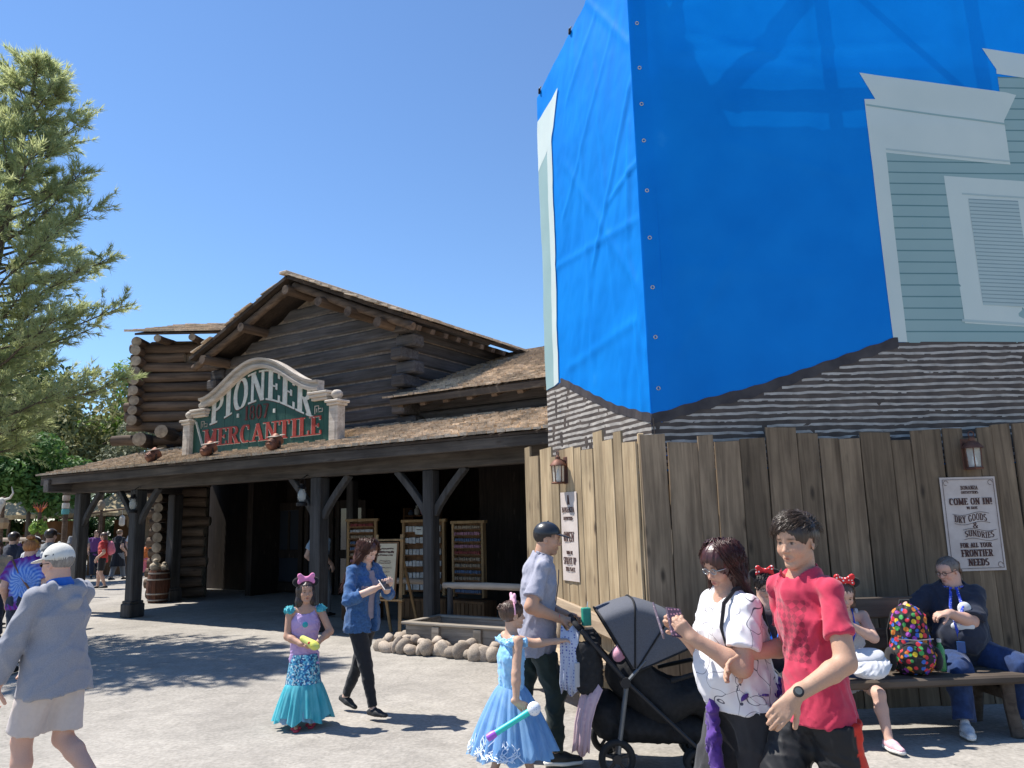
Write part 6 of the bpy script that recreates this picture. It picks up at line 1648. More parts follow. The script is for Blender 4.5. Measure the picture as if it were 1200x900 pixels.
bo = field_obj('costume_bodice', bod + hm.hemcut(.50), LILAC, w.e, .008, disp=wrinkle(61, .003, 30, .6))
TURQ = mat('turquoise_tulle', (.05, .46, .55), (.16, .60, .68), rough=.55, scale=22, stretch=(1, 1, .2), translucent=.3)
for k in 'RL':
    c = hm.sh[k] + A3(0, 0, .005); field_obj('sleeve_ruffle', [ell(c, A3(.05, .06, .038), .01)], TURQ, bo, .006, disp=wrinkle(63, .008, 60, .6))
mb = MB(); mb.lathe([(.022, 0), (.024, .006), (.012, .012)], 14, M=Matrix.Translation(hm.chest + A3(0, .092, .0)) @ Matrix.Rotation(rad(-90), 4, 'X')); mb.build('brooch', mat('teal_gem', (.02, .30, .36), rough=.2), bo, smooth='auto')
def sequin_mat():
    M = bpy.data.materials.new('sequins'); M.use_nodes = True; N = M.node_tree.nodes; Lk = M.node_tree.links.new; b = N['Principled BSDF']; b.inputs['Roughness'].default_value = .28; b.inputs['Metallic'].default_value = .35
    tc = N.new('ShaderNodeTexCoord'); v = N.new('ShaderNodeTexVoronoi'); v.inputs['Scale'].default_value = 75; Lk(tc.outputs['Object'], v.inputs['Vector'])
    r = N.new('ShaderNodeValToRGB'); cr_ = r.color_ramp; cr_.interpolation = 'CONSTANT'
    for i, (p, c) in enumerate([(0, (.02, .10, .30)), (.2, (.10, .42, .62)), (.4, (.03, .22, .45)), (.6, (.22, .55, .70)), (.78, (.6, .75, .8)), (.88, (.02, .08, .2))]):
        e = cr_.elements[i] if i < 2 else cr_.elements.new(p); e.position = p; e.color = (*c, 1)
    s_ = N.new('ShaderNodeSeparateColor'); Lk(v.outputs['Color'], s_.inputs[0]); Lk(s_.outputs[0], r.inputs[0]); Lk(r.outputs[0], b.inputs['Base Color'])
    bp = N.new('ShaderNodeBump'); bp.inputs['Distance'].default_value = .006; Lk(v.outputs['Color'], bp.inputs['Height']); Lk(bp.outputs[0], b.inputs['Normal']); return M
c_ = (hm.pel[0], hm.pel[1])
skirt('sequin_skirt', w.e, sequin_mat(), c_, .60, .28, .115, .158, 6, .008, 3, sy=.85, seg=70, hemw=.03)
skirt('tulle_hem', w.e, TURQ, c_, .36, .085, .148, .235, 13, .035, 8, prof=.8, hemw=.03)
skirt('tulle_hem', w.e, mat('pale_lilac_tulle', (.32, .40, .62), (.2, .5, .62), rough=.6, translucent=.3, scale=16), c_, .34, .075, .135, .20, 10, .03, 18, prof=.9, hemw=.02)
DB = hairmat('dark_brown_hair', (.04, .022, .016), .4)
long_hair(hm, w.e, DB, .14, .035, .16, .10, seed=21, n=320, low=-.25)
hm.bow_band(w.e, PINKP, PINKP, BLACKF, 1.45)
for k in 'RL':
    f_ = hm.toe[k]; field_obj('sandal', [cone(hm.an[k] - f_ * .02 - A3(0, 0, .046), hm.an[k] + f_ * .10 - A3(0, 0, .046), .028, .026, .01, sc=A3(1, 1, .5), R=np.eye(3)), cone(hm.an[k] + f_ * .055 - A3(.03, 0, .035), hm.an[k] + f_ * .055 + A3(.03, 0, -.035), .014, .014, .01), ell(hm.an[k] + f_ * .05 + A3(0, 0, -.012), A3(.018, .015, .012), .008)], mat('red_sandal', (.55, .05, .08), rough=.5), w.e, .006)
hb = empty('yellow_toy', Vector((-1.77, 6.775, .715)), rad(-20), 'yellow and green toy held by the girl in the turquoise costume', 'toy')
field_obj('toy_body', [cone(A3(-.07, 0, .03), A3(.05, -.01, -.02), .026, .038, .02), ell(A3(.07, -.01, -.03), A3(.035, .028, .025), .02)], mat('yellow_green_plush', (.66, .62, .10), (.55, .62, .18), rough=.8, scale=20), hb, .006)
mb = MB(); mb.sphere((.02, -.035, .0), (.016, .01, .014), 10); mb.build('red_spot', mat('red_spot', (.5, .05, .05)), hb, smooth=True)

# ---------------------------------------------------------------- older man in a grey hoodie, at the left
w = Who((-2.84, 4.92), (-.93, .36), 'older man in a grey hooded sweatshirt and white cap walking left')
hm = Human(1.64, girth=1.04, skin=(.60, .36, .27), lean=.03, sw=.108); B = hm; hm.slv = 1.93
hm.legs(A3(.09, -.30, .22), A3(-.09, .12, .085), toeR=(0, .8, -.6))
hm.arm('L', w.l(-3.09, 4.72, .76), w.d(.75, -.6, -.1)); hm.arm('R', w.l(-3.2, 5.12, .80), w.d(.5, .6, -.3)); hm.head(rad(8), rad(-3), 0, .03)
hm.hand = {'L': (w.d(-.3, .12, -.9), w.d(.3, .6, 0), dict(curl=.8)), 'R': (w.d(-.2, -.1, -.9), w.d(.1, -.6, 0), dict(curl=.6))}
hm.make_body(w.e, col=lambda V: B.skin_col(V, brow=(.3, .27, .24), blush=.45))
hd = hm.torso_prims(.020, belly=.25, k=.04, wid=1.0) + hm.flare(.19, .215, .05, .12) + hm.sleeves(1.93, .024, -.004, .012) + hm.neckhole(.042) + hm.hemcut(.735)
R_ = hm.Rt
nb = hm.neckb
hd += [cone(nb + R_ @ A3(-.075, .06, -.035), nb + R_ @ A3(-.085, -.05, .0), .026, .034, .02), cone(nb + R_ @ A3(.075, .06, -.035), nb + R_ @ A3(.085, -.05, .0), .026, .034, .02), cone(nb + R_ @ A3(-.085, -.05, .0), nb + R_ @ A3(0, -.115, -.10), .034, .045, .025), cone(nb + R_ @ A3(.085, -.05, .0), nb + R_ @ A3(0, -.115, -.10), .034, .045, .025), ell(nb + R_ @ A3(0, -.10, -.035), A3(.10, .05, .07), .02, 'u', R_), ell(nb + R_ @ A3(0, -.085, .035), A3(.075, .04, .045), .015, 's', R_)]
ho = field_obj('hooded_sweatshirt', hd, GREYC, w.e, .0105, disp=wrinkle(71, .006, 12, .65))
field_obj('polo_collar', [cone(nb - R_[:, 2] * .01 + R_[:, 1] * .0, nb + R_[:, 2] * .032 + R_[:, 1] * .012, .082, .066, .02, flat='b')], cloth('blue_polo', (.035, .15, .52)), w.e, .007)
field_obj('shorts', hm.leg_cloth(.86, .014, .026) + [halfspace(A3(0, 0, .76), A3(0, 0, 1))], cloth('beige_shorts', (.55, .48, .45), .93), w.e, .010, disp=wrinkle(76, .0045, 15, .5))
for k in 'RL':
    d_ = hm.an[k] - hm.kn[k]; field_obj('sock', [cone(hm.kn[k] + d_ * .62, hm.an[k], .038, .034, .01, flat='a'), cone(hm.an[k], hm.an[k] + hm.toe[k] * .06, .034, .03, .01)], WHITEC, w.e, .008)
    hm.shoe('shoe', k, SHOEW, w.e, SOLEW)
short_hair(hm, w.e, hairmat('grey_hair', (.30, .27, .24), .6), vol=.012, n=120, length=.05, seed=31, low=-.12)
CAPW = mat('white_cap', (.66, .64, .58), (.58, .56, .50), rough=.9, scale=30, bump=.3, bscale=250)
cp = hm.cap(w.e, CAPW, low=.12, brim=.46, crown=.03)
mb = MB(); mb.box(hm.H(-.37, .02, .25), (.003, .035, .012), 0, M=Matrix(hm.Rh).to_4x4()); mb.build('cap_lettering', BLACKC, cp)
mb = MB(); mb.box(hm.H(-.32, -.22, .24), (.004, .028, .024), .001, M=Matrix(hm.Rh @ rotm(rad(38))).to_4x4()); mb.build('cap_emblem', BLACKC, cp)
hm.glasses(w.e, mat('dark_frame', (.03, .02, .02), rough=.3), mat('sun_lens', (.03, .02, .02), rough=.08))

# ---------------------------------------------------------------- person in a tie-dye shirt, seen from behind
w = Who((-6.05, 9.75), (-.05, 1), 'person in a blue and purple tie-dye shirt with a yellow cap at the left edge')
hm = Human(1.62, girth=1.2, skin=(.58, .36, .27)); B = hm
hm.legs(A3(.09, .05, .08), A3(-.09, -.05, .08)); hm.arm('R', A3(.30, .08, .85), (0, -1, 0)); hm.arm('L', A3(-.30, .1, .85), (0, -1, 0)); hm.head(0, 0)
hm.hand = {'R': ((0, .2, -1), (-1, 0, 0), dict(curl=.5)), 'L': ((0, .2, -1), (1, 0, 0), dict(curl=.5))}
hm.make_body(w.e, female=True, h_=.014, fine_hands=False)
def tiedye(V):
    q = V - (hm.chest + A3(.03, -.12, -.10)); r_ = np.sqrt(q[:, 0] ** 2 + q[:, 2] ** 2); th = np.arctan2(q[:, 2], q[:, 0]); f = np.sin(th * 22 + 3 * np.sin(r_ * 30)) * np.clip(r_ * 12, 0, 1)
    a = np.array((.05, .16, .55)); b = np.array((.30, .45, .75)); c = np.array((.16, .02, .20)); u = np.clip((r_ - .17) * 9, 0, 1)[:, None]; s_ = np.clip(f * .5 + .35, 0, 1)[:, None]
    return (a * (1 - s_) + b * s_) * (1 - u) + (c * (1 - s_ * .4) + a * s_ * .4) * u
field_obj('tie_dye_shirt', hm.torso_prims(.02, k=.06, wid=1.05) + hm.sleeves(.75, .02, .015) + hm.neckhole(.05) + hm.hemcut(.76), attr_mat('tie_dye', .9, .2), w.e, .012, disp=wrinkle(81, .006, 15), col=tiedye)
field_obj('black_shorts', hm.leg_cloth(.95, .035, .03), NAVY, w.e, .013, disp=wrinkle(82, .006, 15))
mb = MB(); mb.tube([hm.sh['L'] + A3(.02, -.07, .045), hm.chest + A3(-.02, -.155, .0), hm.waist + A3(.1, -.16, 0), hm.pel + A3(.2, -.08, .02)], .016, 6, ell=.35); mb.build('bag_strap', mat('tan_leather', (.22, .11, .06), rough=.6), w.e, smooth=True)
OR = hairmat('orange_hair', (.42, .17, .05), .5); ho = short_hair(hm, w.e, OR, vol=.05, n=150, length=.2, seed=33, low=-.35)
field_obj('hair_bun', [ell(hm.H(0, -.15, .66), A3(.24, .22, .16) * hm.hh, .02)], OR, ho, .009, disp=wrinkle(83, .006, 60, 1))
hm.cap(w.e, mat('mustard_cap', (.62, .33, .03), (.5, .25, .03), rough=.9), low=.05, brim=.3)
for k in 'RL': hm.shoe('black_boot', k, SHOEB, w.e, None, 1.1, .12)

# ---------------------------------------------------------------- seated woman with grey hair
w = Who((3.62, 6.62), (-.30, -1), 'woman with grey ponytail, glasses and dark T-shirt seated on the bench')
hm = Human(1.63, girth=1.42, skin=(.57, .34, .26), lean=.10, sw=.105, drop=.30, tyaw=rad(-6)); B = hm; hm.slv = .92
hm.legs(w.l(3.36, 6.18, .085), w.l(3.86, 6.30, .085), hintR=w.d(-.1, -.7, 1), hintL=w.d(.35, -.7, .9), toeR=w.d(-.35, -1, 0), toeL=w.d(.45, -1, 0))
hm.arm('L', w.l(3.40, 6.30, .88), w.d(.6, .1, -.7)); hm.arm('R', w.l(3.13, 6.42, .92), w.d(-.5, .2, -.6)); hm.head(rad(-48), rad(-14), 0, .03)
hm.hand = {'L': (w.d(-.9, -.1, -.05), w.d(0, .3, -.9), dict(curl=.8)), 'R': (w.d(-.4, -.6, -.5), w.d(0, .5, -.7), dict(curl=.7))}
hm.make_body(w.e, female=True, legs='feet', col=lambda V: B.skin_col(V, brow=(.2, .16, .14), blush=.45))
tee = hm.torso_prims(.018, bust=1.25, belly=.75, k=.06) + hm.sleeves(.92, .026, .018) + hm.neckhole(.052)
sh = field_obj('t_shirt', tee, NAVY, w.e, .010, disp=wrinkle(91, .005, 14, .7))
WP = mat('white_shirt_print', (.62, .63, .64), (.5, .52, .55), rough=.9, scale=18); R_ = hm.Rt; f0 = hm.chest
pr = [ell(f0 + R_ @ A3(-.05, .20, .03), A3(.05, .03, .055), .02, 'u', R_), ell(f0 + R_ @ A3(-.02, .245, -.10), A3(.085, .03, .045), .02, 'u', R_), ell(f0 + R_ @ A3(-.03, .22, -.03), A3(.03, .03, .05), .02, 'u', R_)]
field_obj('shirt_print', pr, WP, sh, .006)
field_obj('jeans', hm.leg_cloth(1.93, .014, .014), DKDENIM, w.e, .011, disp=wrinkle(96, .005, 15, .7))
GH = hairmat('grey_brown_hair', (.19, .155, .135), .45); ho = short_hair(hm, w.e, GH, vol=.02, n=260, length=.22, seed=41, low=-.2, lift=.02)
pt = hm.H(0, -.47, .2); field_obj('ponytail', hang([pt, hm.H(0, -.6, .12), hm.H(0, -.62, -.2), hm.H(0, -.55, -.55)], .055 * hm.hh * 1.6, .09 * hm.hh, .02), hairmat('brown_ponytail', (.16, .085, .05)), ho, .006, disp=wrinkle(97, .004, 70, .2))
hm.glasses(w.e, mat('brown_frame', (.06, .03, .025), rough=.3), CLEAR)
for k in 'RL': hm.shoe('sneaker', k, SHOEW, w.e, SOLEW, 1.05)
mb = MB(); pts = [hm.neckb + R_ @ A3(.075 * math.sin(a) , .03 + .06 * math.cos(a), .0) for a in np.linspace(PI - .2, .25, 6)] + [f0 + R_ @ A3(.05, .225, .05), f0 + R_ @ A3(.035, .265, -.06), f0 + R_ @ A3(.015, .285, -.2)]; mb.tube(pts, .013, 6, ell=.3)
pts = [hm.neckb + R_ @ A3(-.075 * math.sin(a), .03 + .06 * math.cos(a), .0) for a in np.linspace(PI - .2, .25, 6)] + [f0 + R_ @ A3(-.035, .225, .05), f0 + R_ @ A3(.0, .268, -.08)]; mb.tube(pts, .013, 6, ell=.3)
ly = mb.build('lanyard', dots_mat('blue_lanyard', (.02, .06, .5), (.5, .55, .7), 70), w.e, smooth=True)
mb = MB(); mb.box(f0 + R_ @ A3(.012, .295, -.25), (.06, .006, .09), .002, M=Matrix(R_).to_4x4()); mb.build('pass_holder', mat('blue_plastic', (.03, .1, .3), rough=.2), ly)

# ---------------------------------------------------------------- seated girl with a red bow
w = Who((2.52, 6.28), (.05, -1), 'girl in a grey sleeveless top with a red dotted bow seated on the bench')
hm = Human(1.40, head=.148, leg=.49, skin=(.56, .35, .27), lean=.22, sw=.108, drop=.23); B = hm
hm.legs(w.l(2.36, 5.95, .075), w.l(2.63, 5.86, .075), hintR=w.d(-.1, -.6, 1), hintL=w.d(.3, -.6, 1), toeR=w.d(-.1, -1, 0), toeL=w.d(.15, -1, 0))
hm.arm('L', w.l(2.47, 5.95, .86), w.d(.8, -.2, -.7)); hm.arm('R', w.l(2.40, 5.98, .84), w.d(-.8, -.1, -.6)); hm.head(rad(-8), rad(-20), 0, .03)
hm.hand = {'L': (w.d(-.5, -.2, .7), w.d(-.4, .7, 0), dict(curl=.9)), 'R': (w.d(.4, -.2, .7), w.d(.4, .7, 0), dict(curl=.9))}
hm.make_body(w.e, female=True, child=True, bare=True, col=lambda V: B.skin_col(V, brow=(.09, .06, .04), blush=.4))
bod = hm.torso_prims(.011, k=.04, shoulder=False) + [cone(hm.sh[k] * .55 + hm.neckb * .45 + A3(0, 0, .012), hm.chest, .028, .05, .03) for k in 'RL'] + hm.neckhole(.06, .015, .02)
field_obj('tank_top', bod, cloth('pale_grey_jersey', (.38, .40, .46), .85, scale=120), w.e, .009, disp=wrinkle(101, .005, 20))
field_obj('shorts', hm.leg_cloth(.5, .014, .012), cloth('denim_shorts', (.05, .08, .16)), w.e, .010, disp=wrinkle(103, .005, 20))
long_hair(hm, w.e, hairmat('light_brown_hair', (.12, .07, .045)), .12, .03, .16, .02, seed=51, n=160, low=-.2)
hm.bow_band(w.e, REDDOT, BLACKF, BLACKF, 1.3)
mb = MB(); f0 = hm.chest; R_ = hm.Rt; mb.tube([hm.neckb + R_ @ A3(.05, .02, .02), f0 + R_ @ A3(.045, .10, .05), f0 + R_ @ A3(.0, .125, -.06), f0 + R_ @ A3(-.045, .10, .05), hm.neckb + R_ @ A3(-.05, .02, .02)], .014, 6, ell=.3); mb.build('lanyard', mat('royal_blue_ribbon', (.02, .09, .6), rough=.5), w.e, smooth=True)
for k in 'RL': hm.shoe('sneaker', k, mat('pink_sneaker', (.75, .48, .52), (.66, .38, .44), rough=.8, scale=40), w.e, SOLEW)

# ---------------------------------------------------------------- third person on the bench, mostly hidden
w = Who((1.95, 6.32), (.0, -1), 'bespectacled person with a red dotted bow seated behind the walking pair')
hm = Human(1.56, girth=1.15, skin=(.55, .34, .26), lean=.12, drop=.29); B = hm
hm.legs(w.l(1.86, 5.9, .08), w.l(2.06, 5.9, .08), hintR=(0, .6, 1), hintL=(0, .6, 1)); hm.arm('L', w.l(2.08, 6.0, .66), (-.5, -.3, -1)); hm.arm('R', w.l(1.84, 6.0, .66), (.5, -.3, -1)); hm.head(rad(-6), rad(-18))
hm.make_body(w.e, female=True, h_=.013, legs='feet', col=lambda V: B.skin_col(V, brow=(.05, .03, .02)))
field_obj('t_shirt', hm.torso_prims(.016, bust=1., belly=.4) + hm.sleeves(.8, .02, .015) + hm.neckhole(.055, .01, .03), cloth('plum_black', (.03, .018, .026)), w.e, .011, disp=wrinkle(111, .006, 16))
field_obj('trousers', hm.leg_cloth(1.93, .014, .01), BLACKC, w.e, .013)
short_hair(hm, w.e, hairmat('black_bob', (.022, .014, .014)), vol=.07, n=260, length=.3, seed=61, low=-.3)
hm.glasses(w.e, mat('black_frame', (.03, .03, .03), rough=.3), CLEAR); hm.bow_band(w.e, REDDOT, BLACKF, BLACKF, 1.2)
mb = MB(); f0 = hm.chest; R_ = hm.Rt; mb.tube([hm.neckb + R_ @ A3(.06, .03, .0), f0 + R_ @ A3(.05, .17, .0), f0 + R_ @ A3(.0, .2, -.14), f0 + R_ @ A3(-.05, .17, .0), hm.neckb + R_ @ A3(-.06, .03, 0)], .016, 6, ell=.3); mb.build('lanyard', mat('bright_blue_ribbon', (.02, .16, .72), rough=.5), w.e, smooth=True)
for k in 'RL': hm.shoe('shoe', k, SHOEB, w.e, SOLEW)

# ---------------------------------------------------------------- shopper behind the middle porch post, and the distant crowd
def simple_person(base, face, label, h, top, bottom, hair, skin=(.55, .35, .26), group='visitors in the distance', bare=True, girth=1.05, step=.12, frac=1.9, sleeve=.6, hairlen=0, cap_m=None, skirt_m=None, pack=None, vox=.02, arms=(.0, .0)):
    w = Who(base, face, label, group); hm = Human(h, girth=girth, skin=skin)
    hm.legs(A3(.08, step, .08), A3(-.08, -step, .09)); hm.arm('R', A3(.22, .1 + arms[0], .62 * h - .12 + arms[0]), (0.2, -1, -.2)); hm.arm('L', A3(-.22, .1 + arms[1], .62 * h - .12 + arms[1]), (-.2, -1, -.2)); hm.head()
    hm.hand = {'R': ((0, .4, -1), (-1, 0, 0), dict(curl=.5)), 'L': ((0, .4, -1), (1, 0, 0), dict(curl=.5))}
    hm.make_body(w.e, h_=vox, fine_hands=False, legs='feet' if frac > 1.6 else True)
    field_obj('shirt', hm.torso_prims(.016, k=.06) + hm.sleeves(sleeve, .016, .012) + hm.neckhole(.05) + hm.hemcut(.46 * h), top, w.e, vox * .8, disp=wrinkle(int(h * 1000), .006, 15))
    if skirt_m: skirt('skirt', w.e, skirt_m, hm.pel, .60 * h, .28 * h, .15, .24, 8, .02, 4, seg=48, rows=8)
    if bottom: field_obj('trousers', hm.leg_cloth(frac, .014, .01), bottom, w.e, vox * .8)
    pr = hm.hair_prims(.06, .0, -.2)
    if hairlen:
        for x in (-.22, 0, .22): pr += hang([hm.H(x, -.25, .1), hm.H(x, -.3, -.4), hm.H(x, -.3, -.4) - A3(0, 0, hairlen)], .14 * hm.hh, .1 * hm.hh, .05)
    field_obj('hair', pr, hair, w.e, .012)
    if cap_m: hm.cap(w.e, cap_m)
    if pack: field_obj('backpack', [ell(hm.chest - A3(0, .19, .04), A3(.15, .09, .20), .03), ell(hm.chest - A3(0, .25, .1), A3(.11, .06, .1), .03)], pack, w.e, .015)
    for k in 'RL': hm.shoe('shoe', k, SHOEB, w.e, None, 1., 0, .014)
    return w
HD = hairmat('crowd_dark_hair', (.04, .025, .018)); HL = hairmat('crowd_light_hair', (.28, .18, .10)); HM_ = hairmat('crowd_brown_hair', (.11, .06, .04))
CR = cloth('crowd_red', (.50, .04, .035)); CW = cloth('crowd_white', (.62, .62, .64)); CO = cloth('crowd_orange', (.62, .17, .04)); CP = cloth('crowd_plum', (.14, .05, .2)); CG = cloth('crowd_grey', (.2, .21, .22)); CB = cloth('crowd_sky', (.28, .38, .5)); CT = cloth('crowd_tan', (.36, .28, .2)); CPK = cloth('crowd_pink', (.62, .18, .25)); CN = NAVY
p_ = SW @ Vector((3.75, 1.25, 0))
simple_person((p_.x, p_.y), (.6, .8), 'shopper in a pale blue shirt half hidden behind the middle porch post', 1.72, CB, CG, HD, group=None, vox=.013)
cf = math.atan2(-1, 1)
crowd = [((-11.75, 22.3), (-.9, -.2), 'woman in a red shirt with a pink backpack in the distance', 1.6, CR, BLACKC, HM_, dict(frac=.8, hairlen=.1, pack=CPK, sleeve=.7)),
         ((-13.0, 25.6), (.35, .9), 'fair haired woman in a black dress and grey leggings in the distance', 1.66, BLACKC, CG, HL, dict(skirt_m=BLACKC, hairlen=.0, girth=1.15, step=.18)),
         ((-12.55, 26.6), (.2, .9), 'child in an orange top beside the woman in black', 1.2, CO, CPK, HD, dict(frac=1.5)),
         ((-13.9, 28.5), (.5, -.8), 'person in a white shirt standing behind the woman in black', 1.7, CW, CN, HD, {}),
         ((-14.6, 27.2), (.4, -.9), 'person in plum clothes far behind the red shirted woman', 1.65, CP, CN, HM_, dict(hairlen=.1)),
         ((-13.1, 23.4), (-.5, .8), 'tall man in a grey shirt near the woman in red', 1.78, CG, CT, HD, dict(sleeve=.7)),
         ((-12.3, 29.5), (-.4, .9), 'visitor in a tan shirt by the thatched stalls', 1.7, CT, CG, HM_, {}),
         ((-15.9, 29.8), (.4, .9), 'visitor in a pink top by the stall fence', 1.62, CPK, CN, HD, dict(hairlen=.12)),
         ((-8.35, 14.0), (.3, .95), 'man in a dark cap beyond the older man', 1.74, CG, CN, HD, dict(cap_m=NAVY)),
         ((-8.2, 12.35), (.2, -.98), 'woman with brown hair walking towards the camera at the left', 1.58, CT, CN, HM_, dict(hairlen=.15)),
         ((-7.95, 12.9), (.3, .9), 'person in a white brimmed hat beside the tie-dye shirt', 1.62, CW, CG, HD, dict(cap_m=CW)),
         ((-9.2, 14.3), (.1, 1), 'person in navy with a black hat behind the tie-dye shirt', 1.7, CN, BLACKC, HD, dict(cap_m=BLACKF))]
for base, face, lab, h, top, bot, hr, kw in crowd:
    simple_person(base, face, lab, h, top, bot, hr, **{**dict(group='visitors in the distance'), **kw})
# ============================================================ props on the plaza and under the porch
GREYW = wood('weathered_plank', (.34, .30, .25), (.19, .16, .13), axis=0, rnd=.12, grain=.8)
PALEW = wood('pale_pole', (.55, .45, .36), (.38, .30, .23), axis=0, rnd=.08, grain=.6)
PINE = wood('pine_frame', (.42, .27, .13), (.27, .16, .075), axis=2, rnd=.1, grain=1.2, knots=False)
BROWNW = wood('rack_wood', (.24, .125, .06), (.13, .065, .03), axis=2, rnd=.1, grain=1.2, knots=False)
LW = lambda x, y, z=0: SW @ Vector((x, y, z))
# ---- planter trough with a kerb of river stones
pt = empty('planter_trough', LW(8.6, -.36), SRZ, 'empty weathered wooden trough edged with round river stones', 'planter')
for nm, c, s in (('front_board', (0, -.36, .165), (2.3, .05, .33)), ('back_board', (0, .36, .165), (2.3, .05, .33)), ('end_board', (-1.12, 0, .165), (.05, .67, .33)), ('end_board', (1.12, 0, .165), (.05, .67, .33)), ('floor_board', (0, 0, .06), (2.2, .67, .04))):
    mb = MB(); mb.box((0, 0, 0), s, .008); mb.build(nm, GREYW, pt, loc=c)
for c, s in (((0, -.375, .345), (2.4, .10, .035)), ((0, .375, .345), (2.4, .10, .035)), ((-1.14, 0, .3445), (.1, .645, .035)), ((1.14, 0, .3445), (.1, .645, .035))):
    mb = MB(); mb.box((0, 0, 0), s, .008); mb.build('rim', GREYW, pt, loc=c)
for x in (-.62, .05, .7):
    mb = MB(); mb.box((0, 0, 0), (.12, .035, .31), .006); mb.build('batten', GREYW, pt, loc=(x, -.405, .16))
STONE = mat('river_stone', (.45, .375, .30), (.27, .22, .175), scale=7, rough=.85, rnd=.28, bump=.35, bscale=40)
sr_ = random.Random(21); smesh = []
for k in range(5):
    mb = MB(); mb.sphere((0, 0, 0), (1, 1, 1), 14); me_r = random.Random(k)
    ph = [me_r.uniform(0, 6) for _ in range(6)]
    mb.v = [tuple(Vector(v) * (1 + .11 * math.sin(2.1 * v[0] + ph[0]) + .1 * math.sin(2.6 * v[1] + ph[1]) + .09 * math.sin(2.3 * v[2] + ph[2]) + .05 * math.sin(5 * v[0] + 4 * v[2] + ph[3]))) for v in mb.v]
    o = mb.build('stone', STONE, None, smooth=True); smesh.append(o.data); bpy.data.objects.remove(o)
x = -1.42; i = 0
while x < 1.9:
    wd = sr_.uniform(.09, .18); hgt = sr_.uniform(.065, .125)
    o = link('stone', smesh[i % 5], pt, (x + wd / 2, -.64 + sr_.uniform(-.05, .05), hgt * .72), (sr_.uniform(-.4, .4), sr_.uniform(-.4, .4), sr_.uniform(0, 6)), (wd * .56, sr_.uniform(.08, .13), hgt))
    if sr_.random() < .55: link('stone', smesh[(i + 2) % 5], pt, (x + wd * .8, -.50 + sr_.uniform(-.03, .03), hgt * 1.35), (sr_.uniform(-.4, .4), sr_.uniform(-.4, .4), sr_.uniform(0, 6)), (sr_.uniform(.06, .1), sr_.uniform(.06, .09), .06))
    x += wd * .86; i += 1
for k in range(4): link('stone', smesh[k], pt, (-1.38 + sr_.uniform(-.06, .06), -.42 + k * .2, .09), (0, .3 * k, k), (.11, .12, .10))
# ---- hitching rails
for lx0, lx1, ly, posts, lab in ((7.45, 9.6, .12, (7.56, 9.3), 'pale pole hitching rail behind the wooden trough'), (6.05, 6.98, .55, (6.85,), 'short hitching rail beside the easel sign')):
    c = LW((lx0 + lx1) / 2, ly); e = empty('hitching_rail', c, SRZ, lab, 'rail', 'hitching rails before the store'); hl = (lx1 - lx0) / 2
    mb = MB(); mb.tube([(-hl, 0, .76), (-hl * .3, 0, .768), (hl * .4, 0, .762), (hl, 0, .768)], [.045, .05, .047, .044], 10); mb.build('pole', PALEW, e, smooth='auto')
    for px in posts:
        mb = MB(); mb.tube([(0, 0, 0), (0, 0, .4), (.005, 0, .735)], [.05, .047, .045], 10); mb.build('post', POSTW, e, smooth='auto', loc=(px - (lx0 + lx1) / 2, 0, 0))
# ---- easel sign
ez = empty('easel_sign', LW(6.52, -.05), SRZ + rad(8), 'wooden easel holding a tall printed notice board', 'easel')
for sx in (-1, 1):
    mb = MB(); mb.bar((sx * .30, -.14, 0), (sx * .22, .06, 1.5), .05, .03, .005); mb.build('leg', PINE, ez)
    mb = MB(); mb.bar((sx * .26, .50, 0), (sx * .2, .07, 1.25), .045, .028, .005); mb.build('leg', PINE, ez)
for z, w_ in ((.55, .66), (1.42, .54)):
    mb = MB(); mb.bar((-w_ / 2, -.165 + z * .134, z), (w_ / 2, -.165 + z * .134, z), .05, .03, .005); mb.build('crossbar', PINE, ez)
Mz = Matrix.Translation((0, -.10 + .055, .98)) @ Matrix.Rotation(rad(-7.6), 4, 'X')
mb = MB(); mb.box((0, -.03, 0), (.44, .02, .82), .004, M=Matrix.Identity(4)); mb.v = [tuple(Mz @ Vector(v)) for v in mb.v]; mb.build('board', BROWNW, ez)
mb = MB(); mb.box((0, -.043, 0), (.39, .004, .77)); mb.v = [tuple(Mz @ Vector(v)) for v in mb.v]; mb.build('notice', mat('aged_paper', (.52, .44, .31), (.44, .36, .24), rough=.9, scale=6), ez)
rz_ = random.Random(3)
for z, wd, hg in ((.31, .28, .018), (.26, .31, .03), (.215, .27, .02), (.13, .2, .012), (.10, .22, .012), (.03, .26, .008), (-.03, .2, .008), (-.09, .12, .03), (-.16, .16, .012), (-.23, .1, .02)):
    mb = MB(); n_ = int(wd / .02)
    for k in range(n_): mb.box((-wd / 2 + (k + .5) * wd / n_, -.0465 - .0002 * (k % 2), z + .004 * rz_.uniform(-1, 1)), (wd / n_ * rz_.uniform(.8, 1.15), .002, hg * rz_.uniform(.6, 1)))
    mb.v = [tuple(Mz @ Vector(v)) for v in mb.v]; o = mb.build('blurred_print', INK, ez); o['kind'] = 'stuff'
